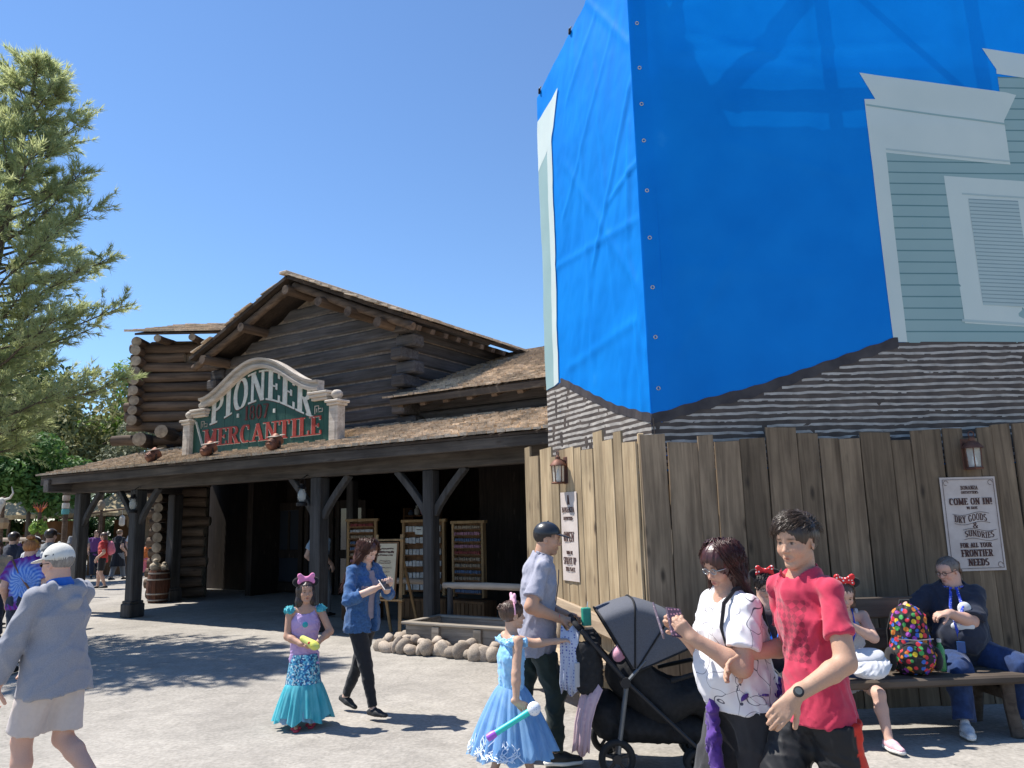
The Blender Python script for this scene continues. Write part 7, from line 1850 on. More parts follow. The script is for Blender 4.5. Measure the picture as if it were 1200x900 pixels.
# ---- display racks with rows of pouches
def rack(lx, ly, rz, w_, h_, rows, label, z0=.46, cab=True, tilt=.0, dense=13, white=False):
    e = empty('display_rack', LW(lx, ly), SRZ + rz, label, 'rack')
    for sx in (-1, 1):
        mb = MB(); mb.box((0, 0, (z0 + h_) / 2), (.05, .09, h_ - z0 + .1), .006); mb.build('upright', PINE, e, loc=(sx * (w_ / 2), 0, 0))
    mb = MB(); mb.box((0, 0, h_ + .03), (w_ + .1, .1, .05), .006); mb.build('top_rail', PINE, e)
    mb = MB(); mb.box((0, .06, (z0 + h_) / 2), (w_ - .05, .02, h_ - z0)); mb.build('back_panel', BROWNW, e)
    st_ = (h_ - z0) / rows
    rr = random.Random(int(lx * 100))
    tones = [goods[2], goods[3], goods[5], goods[0], goods[4]] if not white else [goods[2], goods[2], goods[3]]
    for i in range(rows):
        z = z0 + st_ * (i + .15)
        mb = MB(); mb.bar((-w_ / 2 + .03, -.045, z), (w_ / 2 - .03, -.045, z), .02, .025, .003); mb.build('shelf_bar', BROWNW, e)
        m1 = rr.choice(tones); mb = MB(); n = dense
        for k in range(n):
            xx = -w_ / 2 + .045 + (w_ - .09) * (k + .5) / n
            mb.box((xx, -.03 + rr.uniform(-.01, .01), z + st_ * .3), ((w_ - .09) / n * .86, .05, st_ * rr.uniform(.42, .56)), .006, rz=rr.uniform(-.15, .15))
        o = mb.build('pouch_row', m1, e); o['kind'] = 'stuff'
    if cab:
        mb = MB(); mb.box((0, .05, z0 / 2 - .04), (w_ + .16, .34, z0 - .12), .01); cb = mb.build('cabinet', BROWNW, e)
        for k in range(8):
            mb = MB(); mb.box((0, 0, 0), ((w_ + .08) / 8 * .86, .012, z0 - .2), .003); mb.build('slat', BROWNW, cb, loc=(-(w_ + .08) / 2 + (w_ + .08) * (k + .5) / 8, -.127, z0 / 2 - .04))
    return e
rack(6.75, 1.75, rad(-6), .66, 1.62, 11, 'tall wooden rack of pale pouches behind the hitching rail')
rack(5.75, 1.8, rad(12), .78, 1.66, 6, 'dark display rack with a white price card right of the easel', white=True, dense=10)
rack(4.75, 1.3, rad(25), .5, 1.7, 12, 'wooden rack of small bundles behind the woman in denim')
c_ = empty('price_card', LW(5.78, 1.62, 1.52), SRZ, 'small white price card on the dark display rack', 'card'); mb = MB(); mb.box((0, 0, 0), (.17, .008, .13), .002, M=Matrix.Rotation(rad(3), 4, 'Y')); mb.build('card', CREAM, c_); mb = MB(); mb.box((0, -.006, .02), (.1, .003, .012)); mb.build('print', INK, c_)
# ---- shop shelves deep inside, dim merchandise
r7 = random.Random(70)
for k, (lx, ly, ww) in enumerate([(.2, 5.6, 1.5), (2.6, 5.7, .9), (8.2, 2.9, 1.6)]):
    e = empty('shop_shelf', LW(lx, ly), SRZ, ['dark shelf of toys left of the shop doors', 'dark shelf of goods in the middle of the shop', 'dark shelf of goods at the right end of the shop'][k], 'shelf')
    for z in (.3, .8, 1.3, 1.8):
        mb = MB(); mb.box((0, 0, z), (ww, .32, .03), .004); mb.build('board', BROWNW, e)
        for j in range(int(ww / .2)):
            hgt = r7.uniform(.12, .3); mb = MB(); mb.lathe([(.03, 0), (.075, .02), (.08, hgt * .6), (.04, hgt * .8), (.05, hgt)], 10, sx=r7.uniform(.7, 1.1)); mb.build('merchandise', r7.choice(goods), e, loc=(-ww / 2 + .1 + j * .2, -.02, z + .016))
    for sx in (-1, 1):
        mb = MB(); mb.box((sx * ww / 2, 0, 1.0), (.05, .34, 2.0), .004); mb.build('upright', BROWNW, e)
# ---- barrel with burlap goods by the porch post
bb = empty('barrel', (-8.22, 18.1, 0), 0, 'dark oak barrel with iron hoops under the porch', 'barrel'); bb.scale = (.76, .76, .8)
BAR = wood('barrel_oak', (.14, .06, .035), (.07, .03, .02), axis=2, rnd=.2, knots=False)
prof = [(.27, 0), (.30, .1), (.335, .28), (.345, .45), (.335, .62), (.30, .80), (.27, .9)]
for k in range(18):
    a0, a1 = 2 * PI * k / 18 + .01, 2 * PI * (k + 1) / 18 - .01; V = []; F = []
    for r_, z in prof:
        for a in (a0, a1):
            V += [(r_ * math.cos(a), r_ * math.sin(a), z), ((r_ - .03) * math.cos(a), (r_ - .03) * math.sin(a), z)]
    for i in range(len(prof) - 1):
        b = i * 4; F += [[b, b + 2, b + 6, b + 4], [b + 1, b + 5, b + 7, b + 3], [b, b + 4, b + 5, b + 1], [b + 2, b + 3, b + 7, b + 6]]
    t = (len(prof) - 1) * 4; F += [[0, 1, 3, 2], [t, t + 2, t + 3, t + 1]]
    mb = MB(); mb.add(V, F); mb.build('stave', BAR, bb)
for z, r_ in ((.08, .302), (.25, .335), (.65, .338), (.82, .302)):
    mb = MB(); mb.lathe([(r_, z - .02), (r_ + .006, z), (r_, z + .02)], 28); mb.build('hoop', mat('hoop_iron', (.30, .26, .22), rough=.5, metal=.6), bb, smooth='auto')
mb = MB(); mb.lathe([(.265, .86), (.265, .875)], 20); mb.build('lid', BAR, bb)
for k, (x, y, s_, lab) in enumerate([(-.1, -.05, .13, 'larger burlap sack on the barrel under the porch'), (.16, -.02, .09, 'smaller pale pouch on the barrel under the porch')]):
    e = empty('sack', (-8.22 + x * .7, 18.1 + y, .705), 0, lab, 'sack')
    field_obj('bag', [ell(A3(0, 0, s_ * .75), A3(s_, s_ * .8, s_ * .8), .02), cone(A3(0, 0, s_ * 1.2), A3(0, 0, s_ * 1.7), s_ * .35, s_ * .5, .03)], cloth('burlap', (.42, .35, .26), .7), e, .012, disp=wrinkle(5 + k, .006, 25))
    mb = MB(); mb.lathe([(s_ * .4, s_ * 1.32), (s_ * .42, s_ * 1.38), (s_ * .4, s_ * 1.44)], 12); mb.build('tie', IRON, e)
# ---- oil lanterns on the porch posts
for lx, ly, lab in ((.24, -.26, 'oil lantern hanging on the left porch post'), (4.86, -.24, 'oil lantern hanging on the middle porch post')):
    e = empty('oil_lantern', LW(lx, ly, 1.98), SRZ, lab, 'lantern', 'oil lanterns on the porch posts')
    mb = MB(); mb.lathe([(.085, 0), (.09, .02), (.085, .05), (.05, .07)], 14); mb.lathe([(.05, .27), (.075, .285), (.05, .31), (.03, .34), (.035, .36)], 14)
    for a in (0, PI): mb.tube([(.085 * math.cos(a), 0, .04), (.105 * math.cos(a), 0, .16), (.075 * math.cos(a), 0, .3)], .007, 6)
    mb.tube([(.07 * math.cos(a), 0, .33 + .12 * math.sin(a)) for a in np.linspace(0, PI, 9)], .004, 5); mb.build('frame', IRON, e, smooth='auto')
    mb = MB(); mb.lathe([(.045, .07), (.068, .13), (.068, .19), (.042, .27)], 14); mb.build('chimney', GLASS, e, smooth=True)
    mb = MB(); mb.tube([(0, .02, .45), (0, .10, .50), (0, .16, .50)], .008, 6); mb.build('hook', IRON, e)

# ---- rustic benches along the fence
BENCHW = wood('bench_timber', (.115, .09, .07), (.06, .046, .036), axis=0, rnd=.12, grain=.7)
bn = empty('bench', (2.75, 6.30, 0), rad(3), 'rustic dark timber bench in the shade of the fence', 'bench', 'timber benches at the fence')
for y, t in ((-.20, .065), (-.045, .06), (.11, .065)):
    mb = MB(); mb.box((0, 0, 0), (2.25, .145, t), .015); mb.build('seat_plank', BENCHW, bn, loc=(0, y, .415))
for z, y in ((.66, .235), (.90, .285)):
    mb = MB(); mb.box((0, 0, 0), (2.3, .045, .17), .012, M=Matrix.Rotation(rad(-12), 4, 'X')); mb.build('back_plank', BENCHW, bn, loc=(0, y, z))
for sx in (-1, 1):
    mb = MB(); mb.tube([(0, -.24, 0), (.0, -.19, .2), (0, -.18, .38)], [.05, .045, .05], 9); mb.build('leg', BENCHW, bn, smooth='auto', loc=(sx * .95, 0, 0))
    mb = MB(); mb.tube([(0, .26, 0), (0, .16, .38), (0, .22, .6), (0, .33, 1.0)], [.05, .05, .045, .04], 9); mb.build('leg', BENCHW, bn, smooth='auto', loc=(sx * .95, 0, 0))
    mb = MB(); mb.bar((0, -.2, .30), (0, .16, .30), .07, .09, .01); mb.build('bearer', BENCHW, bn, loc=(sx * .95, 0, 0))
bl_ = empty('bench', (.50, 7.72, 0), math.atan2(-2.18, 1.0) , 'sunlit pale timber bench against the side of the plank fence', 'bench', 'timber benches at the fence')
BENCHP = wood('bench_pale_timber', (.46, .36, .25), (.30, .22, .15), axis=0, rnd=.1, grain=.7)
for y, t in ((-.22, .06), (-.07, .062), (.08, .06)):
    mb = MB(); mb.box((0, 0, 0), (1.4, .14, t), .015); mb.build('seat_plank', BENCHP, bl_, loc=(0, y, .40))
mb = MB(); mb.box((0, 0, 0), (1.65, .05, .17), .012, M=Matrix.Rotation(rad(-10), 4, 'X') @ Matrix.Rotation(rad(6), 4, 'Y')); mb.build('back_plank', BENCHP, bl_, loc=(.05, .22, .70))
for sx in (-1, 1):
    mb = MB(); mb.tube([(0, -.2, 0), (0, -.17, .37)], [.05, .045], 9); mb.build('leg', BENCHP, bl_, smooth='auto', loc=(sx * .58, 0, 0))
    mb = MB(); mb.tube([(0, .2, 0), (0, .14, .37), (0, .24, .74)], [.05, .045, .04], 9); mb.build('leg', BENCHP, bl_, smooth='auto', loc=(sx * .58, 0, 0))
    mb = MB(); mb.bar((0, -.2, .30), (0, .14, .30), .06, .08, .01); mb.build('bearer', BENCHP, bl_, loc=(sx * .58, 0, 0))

# ---- colourful backpack on the bench
def confetti():
    M = bpy.data.materials.new('confetti_print'); M.use_nodes = True; N = M.node_tree.nodes; Lk = M.node_tree.links.new; b = N['Principled BSDF']; b.inputs['Roughness'].default_value = .8
    tc = N.new('ShaderNodeTexCoord'); v = N.new('ShaderNodeTexVoronoi'); v.inputs['Scale'].default_value = 25; Lk(tc.outputs['Object'], v.inputs['Vector']); s_ = N.new('ShaderNodeSeparateColor'); Lk(v.outputs['Color'], s_.inputs[0])
    r = N.new('ShaderNodeValToRGB'); cr_ = r.color_ramp; cr_.interpolation = 'CONSTANT'
    for i, (p, c) in enumerate([(0, (.55, .03, .05)), (.17, (.65, .45, .02)), (.33, (.06, .33, .08)), (.5, (.03, .12, .5)), (.66, (.55, .16, .02)), (.83, (.3, .05, .35))]):
        e = cr_.elements[i] if i < 2 else cr_.elements.new(p); e.position = p; e.color = (*c, 1)
    Lk(s_.outputs[0], r.inputs[0]); m_ = N.new('ShaderNodeMapRange'); m_.inputs[1].default_value = .43; m_.inputs[2].default_value = .5; Lk(v.outputs['Distance'], m_.inputs[0])
    mx = N.new('ShaderNodeMix'); mx.data_type = 'RGBA'; Lk(m_.outputs[0], mx.inputs[0]); Lk(r.outputs[0], mx.inputs[6]); mx.inputs[7].default_value = (.012, .012, .014, 1); Lk(mx.outputs[2], b.inputs['Base Color']); return M
CONF = confetti()
bp_ = empty('backpack', (3.04, 6.22, .45), rad(-8), 'black backpack with a colourful blob print standing on the bench', 'backpack')
field_obj('pack_body', [cone(A3(0, 0, .12), A3(0, .02, .38), .155, .135, .04, sc=A3(1, .72, 1), R=np.eye(3)), ell(A3(0, 0, .12), A3(.175, .125, .125), .04), halfspace(A3(0, 0, .005), A3(0, 0, -1))], CONF, bp_, .009, disp=wrinkle(7, .004, 25))
field_obj('front_pocket', [ell(A3(0, -.105, .14), A3(.13, .055, .12), .03)], CONF, bp_, .008, disp=wrinkle(8, .004, 25))
for sx in (-1, 1): field_obj('side_pocket', [ell(A3(sx * .165, -.01, .11), A3(.04, .08, .09), .02)], BLACKC, bp_, .008)
mb = MB(); mb.tube([(-.04, .07, .47), (-.03, .06, .54), (.03, .06, .54), (.04, .07, .47)], .01, 6); mb.build('handle', BLACKC, bp_, smooth=True)
for sx in (-1, 1): mb = MB(); mb.tube([(sx * .08, .12, .44), (sx * .1, .19, .3), (sx * .12, .13, .05)], .018, 6, ell=.35); mb.build('strap', BLACKC, bp_, smooth=True)
mb = MB(); mb.tube([(-.13, -.10, .27), (0, -.165, .27), (.13, -.10, .27)], .004, 5); mb.build('zip', mat('zip_grey', (.3, .3, .32), rough=.4, metal=.5), bp_)
bt = empty('water_bottle', (3.245, 6.20, .47), 0, 'clear green water bottle in the side pocket of the colourful backpack', 'bottle')
mb = MB(); mb.lathe([(.03, 0), (.033, .02), (.033, .16), (.014, .2), (.014, .22)], 14); mb.build('bottle_body', mat('green_bottle', (.08, .3, .10), rough=.15, alpha=.75), bt, smooth='auto'); mb = MB(); mb.lathe([(.016, .21), (.016, .235)], 12); mb.build('bottle_cap', goods[2], bt)
# ---- pale bag on the lap of the seated girl
hb_ = empty('shoulder_bag', (2.56, 5.90, .56), rad(-14), 'white quilted shoulder bag on the lap of the seated girl', 'bag')
WB = mat('white_vinyl', (.62, .62, .63), (.52, .52, .55), rough=.55, scale=12, bump=.3)
Rb = rotm(0, rad(-55), rad(-10))
field_obj('bag_body', [ell(A3(0, 0, .02), A3(.15, .055, .125), .01, 'u', Rb), ell(A3(.0, -.0, .0) + Rb @ A3(0, -.03, -.02), A3(.12, .045, .09), .02, 'u', Rb)], WB, hb_, .007, disp=wrinkle(9, .004, 25))
field_obj('flap', [ell(A3(0, 0, .02) + Rb @ A3(0, -.05, .05), A3(.125, .03, .07), .01, 'u', Rb)], WB, hb_, .007)
mb = MB(); mb.tube([Rb @ A3(-.13, 0, .06), Rb @ A3(-.16, .02, .2) , A3(-.12, .25, .3), A3(-.05, .3, .42)], .008, 6); mb.build('strap', WB, hb_, smooth=True)

# ---- stroller
sv = empty('stroller', (.92, 5.70, 0), 0, 'black baby stroller with a grey canopy', 'stroller')
FR = mat('charcoal_frame', (.03, .03, .033), rough=.4, metal=.4); GF = mat('grey_alloy', (.16, .17, .18), (.12, .13, .14), rough=.4, metal=.6, scale=15)
CAN = mat('grey_canopy', (.105, .11, .13), (.085, .09, .105), rough=.9, scale=120, bump=.4, bscale=300, bdist=.002); BLKF = mat('black_seat_fabric', (.010, .010, .011), (.018, .018, .02), rough=.85, scale=30, bump=.3)
TYRE = mat('tyre_rubber', (.014, .014, .015), rough=.75)
def wheel(loc, r, name='wheel'):
    w_ = empty(name, loc); w_.parent = sv; 
    mb = MB(); V = []
    pts = [(r * math.cos(a) - r * 0, 0, r * math.sin(a)) for a in np.linspace(0, 2 * PI, 33)[:-1]]
    mb.tube(pts + [pts[0]], .022, 8, caps=False); t = mb.build('tyre', TYRE, w_, smooth=True)
    mb = MB(); mb.tube([(p[0] * .84, 0, p[2] * .84) for p in pts] + [(pts[0][0] * .84, 0, pts[0][2] * .84)], .011, 6, caps=False)
    for k in range(5):
        a = k * 2 * PI / 5 + .3; mb.bar((.02 * math.cos(a), 0, .02 * math.sin(a)), (r * .83 * math.cos(a), 0, r * .83 * math.sin(a)), .022, .016, .003, up=(0, 1, 0))
    mb.lathe([(.03, -.025), (.034, 0), (.03, .025)], 12, M=Matrix.Rotation(rad(90), 4, 'X')); mb.build('rim', FR, w_, smooth='auto')
for y in (-.27, .27):
    wheel((-.29, y, .125), .102, 'rear_wheel'); 
for y in (-.24, .20): wheel((.24 + (.06 if y > 0 else .0), y - .03, .085), .062, 'front_wheel'); wheel((.24 + (.06 if y > 0 else .0), y + .04, .085), .062, 'front_wheel')
for y in (-.255, .255):
    for nm, a, b, w1, t1, m_ in (('rear_leg', (-.28, y, .14), (-.20, y, .60), .055, .028, GF), ('front_leg', (-.22, y, .62), (.26, y * .92, .16), .034, .028, FR), ('push_bar', (-.18, y, .58), (-.50, y * .98, .95), .036, .03, FR), ('seat_brace', (-.20, y, .60), (-.06, y * .98, .74), .026, .022, GF)):
        mb = MB(); mb.bar(a, b, t1, w1, .008, up=(0, 1, 0)); mb.build(nm, m_, sv)
    mb = MB(); mb.tube([(-.21, y - .02 * np.sign(y), .60), (-.21, y + .03 * np.sign(y), .60)], .035, 12); mb.build('hinge', FR, sv)
    mb = MB(); mb.bar((.27, y * .9, .18), (.25, y * .9, .09), .03, .04, .006); mb.build('fork', FR, sv)
mb = MB(); mb.tube([(-.50, -.25, .95), (-.53, -.22, .985), (-.535, 0, .99), (-.53, .22, .985), (-.50, .25, .95)], .019, 10); mb.build('handlebar', BLKF, sv, smooth=True)
mb = MB(); mb.tube([(-.28, -.27, .125), (-.28, .27, .125)], .014, 8); mb.build('axle', FR, sv)
# canopy: three ribs, cloth with sagging panels between them
CV = []; CF = []; nu, nv_ = 30, 32
for i in range(nu + 1):
    t = i / nu; th = rad(120 - 99 * t); R0 = .455 - .012 * abs(math.sin(t * 3 * PI)) + .02 * math.sin(t * PI)
    for j in range(nv_ + 1):
        u_ = j / nv_ * 2 - 1; s_ = 1 - abs(u_)
        if s_ < .5: y = .255; f = .06 + .76 * s_ / .5
        else: a = (s_ - .5) / .5 * PI / 2; y = .255 * max(0, math.cos(a)) ** .7; f = .82 + .18 * math.sin(a) ** .8
        y += .008 * math.sin(t * 3 * PI) * min(1, s_ * 3) * (s_ < .5)
        CV.append((-.14 + R0 * f * math.cos(th), math.copysign(y, u_), .66 + R0 * f * math.sin(th)))
for i in range(nu):
    for j in range(nv_): CF.append([i * (nv_ + 1) + j, i * (nv_ + 1) + j + 1, (i + 1) * (nv_ + 1) + j + 1, (i + 1) * (nv_ + 1) + j])
CV = np.array(CV)
can = np_mesh('canopy', CV, np.array(CF)[:, ::-1], CAN, sv)
smod = can.modifiers.new('thickness', 'SOLIDIFY'); smod.thickness = .008
for i in (0, 10, 20, nu):
    mb = MB(); mb.tube([CV[i * (nv_ + 1) + j] * 1.0 + A3(0, 0, .003) for j in range(nv_ + 1)], .007, 6); mb.build('canopy_seam', BLKF, can, smooth=True)
# seat tub, basket, bumper
field_obj('seat', [cone(A3(-.12, 0, .62), A3(.06, 0, .42), .20, .19, .05, sc=A3(1, 1.15, 1), R=np.eye(3)), cone(A3(.06, 0, .44), A3(.34, 0, .47), .15, .15, .05, sc=A3(1, 1.4, .8), R=np.eye(3)), cone(A3(.34, 0, .46), A3(.42, 0, .30), .10, .08, .05, sc=A3(1, 2.0, 1), R=np.eye(3)), ell(A3(.10, 0, .72), A3(.25, .2, .16), .03, 's')], BLKF, sv, .012, disp=wrinkle(11, .003, 14))
field_obj('basket', [cone(A3(-.30, 0, .30), A3(.26, 0, .24), .13, .10, .05, sc=A3(1, 1.75, 1), R=np.eye(3)), ell(A3(-.34, 0, .38), A3(.14, .22, .13), .04)], BLKF, sv, .013, disp=wrinkle(12, .004, 14))
mb = MB(); mb.tube([(.10, -.25, .60), (.38, -.2, .66), (.42, 0, .67), (.38, .2, .66), (.10, .25, .60)], .016, 8); mb.build('bumper_bar', BLKF, sv, smooth=True)
mb = MB(); mb.box((-.40, 0, .86), (.10, .40, .09), .025); mb.build('tray', BLKF, sv)
# things carried on the stroller
nb_ = empty('nappy_bag', (.47, 5.50, .52), rad(10), 'black insulated bag hanging from the stroller handle', 'bag')
field_obj('bag_body', [cone(A3(0, 0, .08), A3(0, 0, .28), .10, .095, .03, sc=A3(1, .8, 1), R=np.eye(3)), halfspace(A3(0, 0, .0), A3(0, 0, -1)), halfspace(A3(0, 0, .34), A3(0, 0, 1))], BLKF, nb_, .008, disp=wrinkle(14, .004, 25))
mb = MB(); mb.tube([(-.07, 0, .32), (-.05, 0, .42), (.05, 0, .42), (.07, 0, .32)], .008, 6); mb.build('handle', BLKF, nb_, smooth=True)
mb = MB(); mb.box((-.085, -.05, .14), (.06, .012, .16), .005, rz=.5); mb.build('mesh_pocket', mat('pale_mesh', (.42, .42, .44), rough=.8), nb_)
def drape(name, label, loc, pts, wdt, m_, cat, seed=1, amp=.02):
    e = empty(name, loc, 0, label, cat); V = []; F = []; n = len(pts); k = 12; g = random.Random(seed)
    for i in range(n):
        for j in range(k + 1):
            u_ = j / k - .5; f = math.sin(j * 1.9 + i * .5 + seed) * amp * (i / n)
            V.append(Vector(pts[i]) + Vector((u_ * wdt * .8, f - u_ * wdt * .5, .02 * math.sin(u_ * 9 + i))))
    for i in range(n - 1):
        for j in range(k): F.append([i * (k + 1) + j, i * (k + 1) + j + 1, (i + 1) * (k + 1) + j + 1, (i + 1) * (k + 1) + j])
    mb = MB(); mb.add(V, F); o = mb.build('cloth', m_, e, smooth=True); md = o.modifiers.new('thickness', 'SOLIDIFY'); md.thickness = .006
    return e
drape('blanket', 'blue and white floral blanket hanging from the stroller handle', (.36, 5.52, .95), [(0, 0, 0), (-.015, -.02, -.1), (-.02, -.03, -.22), (-.03, -.03, -.34), (-.02, -.02, -.42)], .15, dots_mat('floral_blue', (.52, .55, .66), (.10, .12, .36), 48), 'blanket', 3)
drape('blanket', 'pale pink blanket spilling from the stroller basket', (.50, 5.46, .54), [(0, 0, .04), (-.05, -.02, -.06), (-.085, -.03, -.18), (-.10, -.03, -.30), (-.11, -.03, -.38)], .14, dots_mat('pink_cloth', (.58, .40, .42), (.52, .34, .38), 24), 'blanket', 5)
tb_ = empty('drink_carton', (.475, 5.56, .96), rad(15), 'green drink carton on the stroller handle', 'carton'); mb = MB(); mb.box((0, 0, .06), (.06, .045, .12), .004); mb.build('box', mat('green_carton', (.02, .22, .17), (.03, .3, .2), rough=.5, scale=18), tb_); mb = MB(); mb.tube([(.01, 0, .12), (.015, 0, .16)], .003, 6); mb.build('straw', WHITEC, tb_)
tb_ = empty('plush_toy', (.70, 5.58, .70), 0, 'pale pink plush toy in the stroller beside the canopy', 'toy'); field_obj('plush_body', [ell(A3(0, 0, .06), A3(.055, .05, .06), .02), ell(A3(.02, -.02, .12), A3(.035, .035, .035), .02)], PINKL, tb_, .008); mb = MB(); mb.sphere((.03, -.05, .08), (.02, .015, .03), 8); mb.build('red_patch', goods[0], tb_, smooth=True)
tb_ = empty('water_bottle', (.72, 5.64, .76), 0, 'clear blue water bottle standing in the stroller tray', 'bottle'); mb = MB(); mb.lathe([(.03, 0), (.033, .02), (.033, .12), (.014, .16), (.014, .18)], 12); mb.build('bottle_body', mat('blue_bottle', (.3, .5, .75), rough=.1, alpha=.6), tb_, smooth='auto'); mb = MB(); mb.lathe([(.016, .17), (.016, .195)], 10); mb.build('bottle_cap', goods[3], tb_)
# ============================================================ trees and far background
def leaf_mat(name, c1, c2, tr=.3, scale=1.2):
    return mat(name, c1, c2, rough=.6, scale=scale, detail=3, spec=.3, translucent=tr, ramp=(.3, .7))
BARK = mat('bark', (.13, .10, .075), (.07, .055, .042), scale=9, stretch=(1, 1, .25), rough=.95, bump=.6)
def tube_np(pts, rs, n=6):
    pts = np.asarray(pts, float); V = []; F = []
    for i, p in enumerate(pts):
        t = pts[min(i + 1, len(pts) - 1)] - pts[max(0, i - 1)]; t = _nrm(t); x = _nrm(np.cross(t, A3(.3, .2, 1) if abs(t[2]) < .9 else A3(1, 0, 0))); y = np.cross(t, x)
        for k in range(n):
            a = 2 * PI * k / n; V.append(p + (x * math.cos(a) + y * math.sin(a)) * rs[i])
    for i in range(len(pts) - 1):
        for k in range(n): F.append([i * n + k, i * n + (k + 1) % n, (i + 1) * n + (k + 1) % n, (i + 1) * n + k])
    return np.array(V), np.array(F)
def join_np(parts):
    Vs, Fs, o = [], [], 0
    for V, F in parts: Vs.append(V); Fs.append(F + o); o += len(V)
    return np.concatenate(Vs), np.concatenate(Fs)

# ---- the big pine at the left, its crown leaning over the plaza
def big_pine():
    g = np.random.RandomState(12); e = empty('pine_tree', (-8.75, 11.75, 0), 0, 'tall feathery pine tree leaning in from the left edge', 'tree')
    tr = [A3(0, 0, 0), A3(.15, -.05, 1.8), A3(.35, -.1, 3.6), A3(.6, -.2, 5.6), A3(.9, -.3, 7.4), A3(1.1, -.35, 8.5), A3(1.2, -.38, 9.15)]
    rs = [.21, .18, .155, .12, .075, .04, .012]
    def trunk(z):
        for a, b in zip(tr, tr[1:]):
            if z <= b[2]: t = (z - a[2]) / (b[2] - a[2]); return a + (b - a) * t
        return tr[-1]
    wood_ = [tube_np(tr, rs, 10)]
    N0 = []; Dn = []; Ln = []
    def tuft(p, d, k, L):
        d = _nrm(d)
        dirs = g.normal(size=(k, 3)) * .42 + d + A3(0, 0, .12)
        dirs /= np.linalg.norm(dirs, axis=1)[:, None]
        N0.append(np.tile(p, (k, 1)) + g.normal(size=(k, 3)) * .012); Dn.append(dirs); Ln.append(g.uniform(.6, 1.1, k) * L)
    for i in range(150):
        z = 2.75 + 6.3 * (i + g.uniform(-.4, .4)) / 150; u = (z - 2.75) / 6.3
        prof = (2.75 * (1 - u) ** .72 * min(1, .55 + u * 1.9)) + .16
        a = i * 2.399 + g.uniform(-.3, .3)
        L = prof * g.uniform(.42, 1.16)
        L = min(L, 2.35 - .5 * u)
        d = A3(math.cos(a), math.sin(a), .28 + .5 * u + g.uniform(-.12, .15)); p0 = trunk(z); n = 6; pts = [p0]
        for k in range(n):
            dd = _nrm(d + A3(0, 0, -.22 + .42 * k / n) + g.normal(size=3) * .07); pts.append(pts[-1] + dd * L / n)
        wood_.append(tube_np(pts, np.linspace(.026 * (1 - u) + .012, .004, n + 1), 5))
        pts = np.array(pts)
        for k in range(int(6 + L * 13)):
            t = g.uniform(.22, 1.) ** .8 * n; j = min(int(t), n - 1); q = pts[j] + (pts[j + 1] - pts[j]) * (t - j); bd = _nrm(pts[j + 1] - pts[j])
            sd_ = _nrm(bd * .75 + g.normal(size=3) * A3(.62, .62, .40) + A3(0, 0, .12)); l2 = g.uniform(.16, .46) * (1 - .35 * u)
            e2 = q + sd_ * l2; wood_.append(tube_np([q, (q + e2) / 2 + g.normal(size=3) * .01, e2], [.006, .005, .002], 3))
            for s_ in np.linspace(.35, 1.0, 4): tuft(q + (e2 - q) * s_, sd_ if s_ > .9 else sd_ + g.normal(size=3) * .4, 8 if s_ < .9 else 14, .155)
        tuft(pts[-1], pts[-1] - pts[-2], 16, .15)
    V, F = join_np(wood_); np_mesh('trunk', V, F, BARK, e)
    P = np.concatenate(N0); D = np.concatenate(Dn); L = np.concatenate(Ln); k = len(P)
    s_ = np.cross(D, g.normal(size=(k, 3))); s_ /= np.linalg.norm(s_, axis=1)[:, None] + 1e-9; wdt = .0068
    V = np.empty((k, 3, 3)); V[:, 0] = P - s_ * wdt; V[:, 1] = P + s_ * wdt; V[:, 2] = P + D * L[:, None]
    c = np_mesh('crown', V.reshape(-1, 3), np.arange(3 * k).reshape(-1, 3), leaf_mat('pine_needles', (.33, .39, .17), (.54, .57, .29), .65, 2.2), e, smooth=False)
    return k
NPINE = big_pine()

def leaf_cloud(centers, n, size, seed, shell=.55):
    """n leaf quads spread through a set of ellipsoidal clumps"""
    g = np.random.RandomState(seed); C = np.array([c[:3] for c in centers], float); R = np.array([c[3:6] for c in centers], float)
    w_ = (R[:, 0] * R[:, 1] * R[:, 2]) ** .67; idx = g.choice(len(C), n, p=w_ / w_.sum()); d = g.normal(size=(n, 3)); d /= np.linalg.norm(d, axis=1)[:, None]
    r = g.uniform(shell ** 3, 1.12, n) ** (1 / 3.); P = C[idx] + d * r[:, None] * R[idx]
    nn = d + g.normal(size=(n, 3)) * .7 + A3(0, 0, .4); nn /= np.linalg.norm(nn, axis=1)[:, None]; a = np.cross(nn, g.normal(size=(n, 3))); a /= np.linalg.norm(a, axis=1)[:, None]; b = np.cross(nn, a)
    s_ = size * g.uniform(.6, 1.25, n)[:, None]
    V = np.stack([P - a * s_, P - b * s_ * .42 + nn * s_ * .08, P + a * s_, P + b * s_ * .42 + nn * s_ * .08], 1)
    return V.reshape(-1, 3), np.arange(4 * n).reshape(-1, 4)
def clumps(c, rx, ry, rz, k, seed, rel=.42):
    g = np.random.RandomState(seed); out = []
    for i in range(k):
        d = g.normal(size=3); d /= np.linalg.norm(d); r = g.uniform(.35, .85); s_ = rel * g.uniform(.6, 1.15)
        out.append((c[0] + d[0] * rx * r, c[1] + d[1] * ry * r, c[2] + d[2] * rz * r, rx * s_, ry * s_, rz * s_ * .85))
    return out
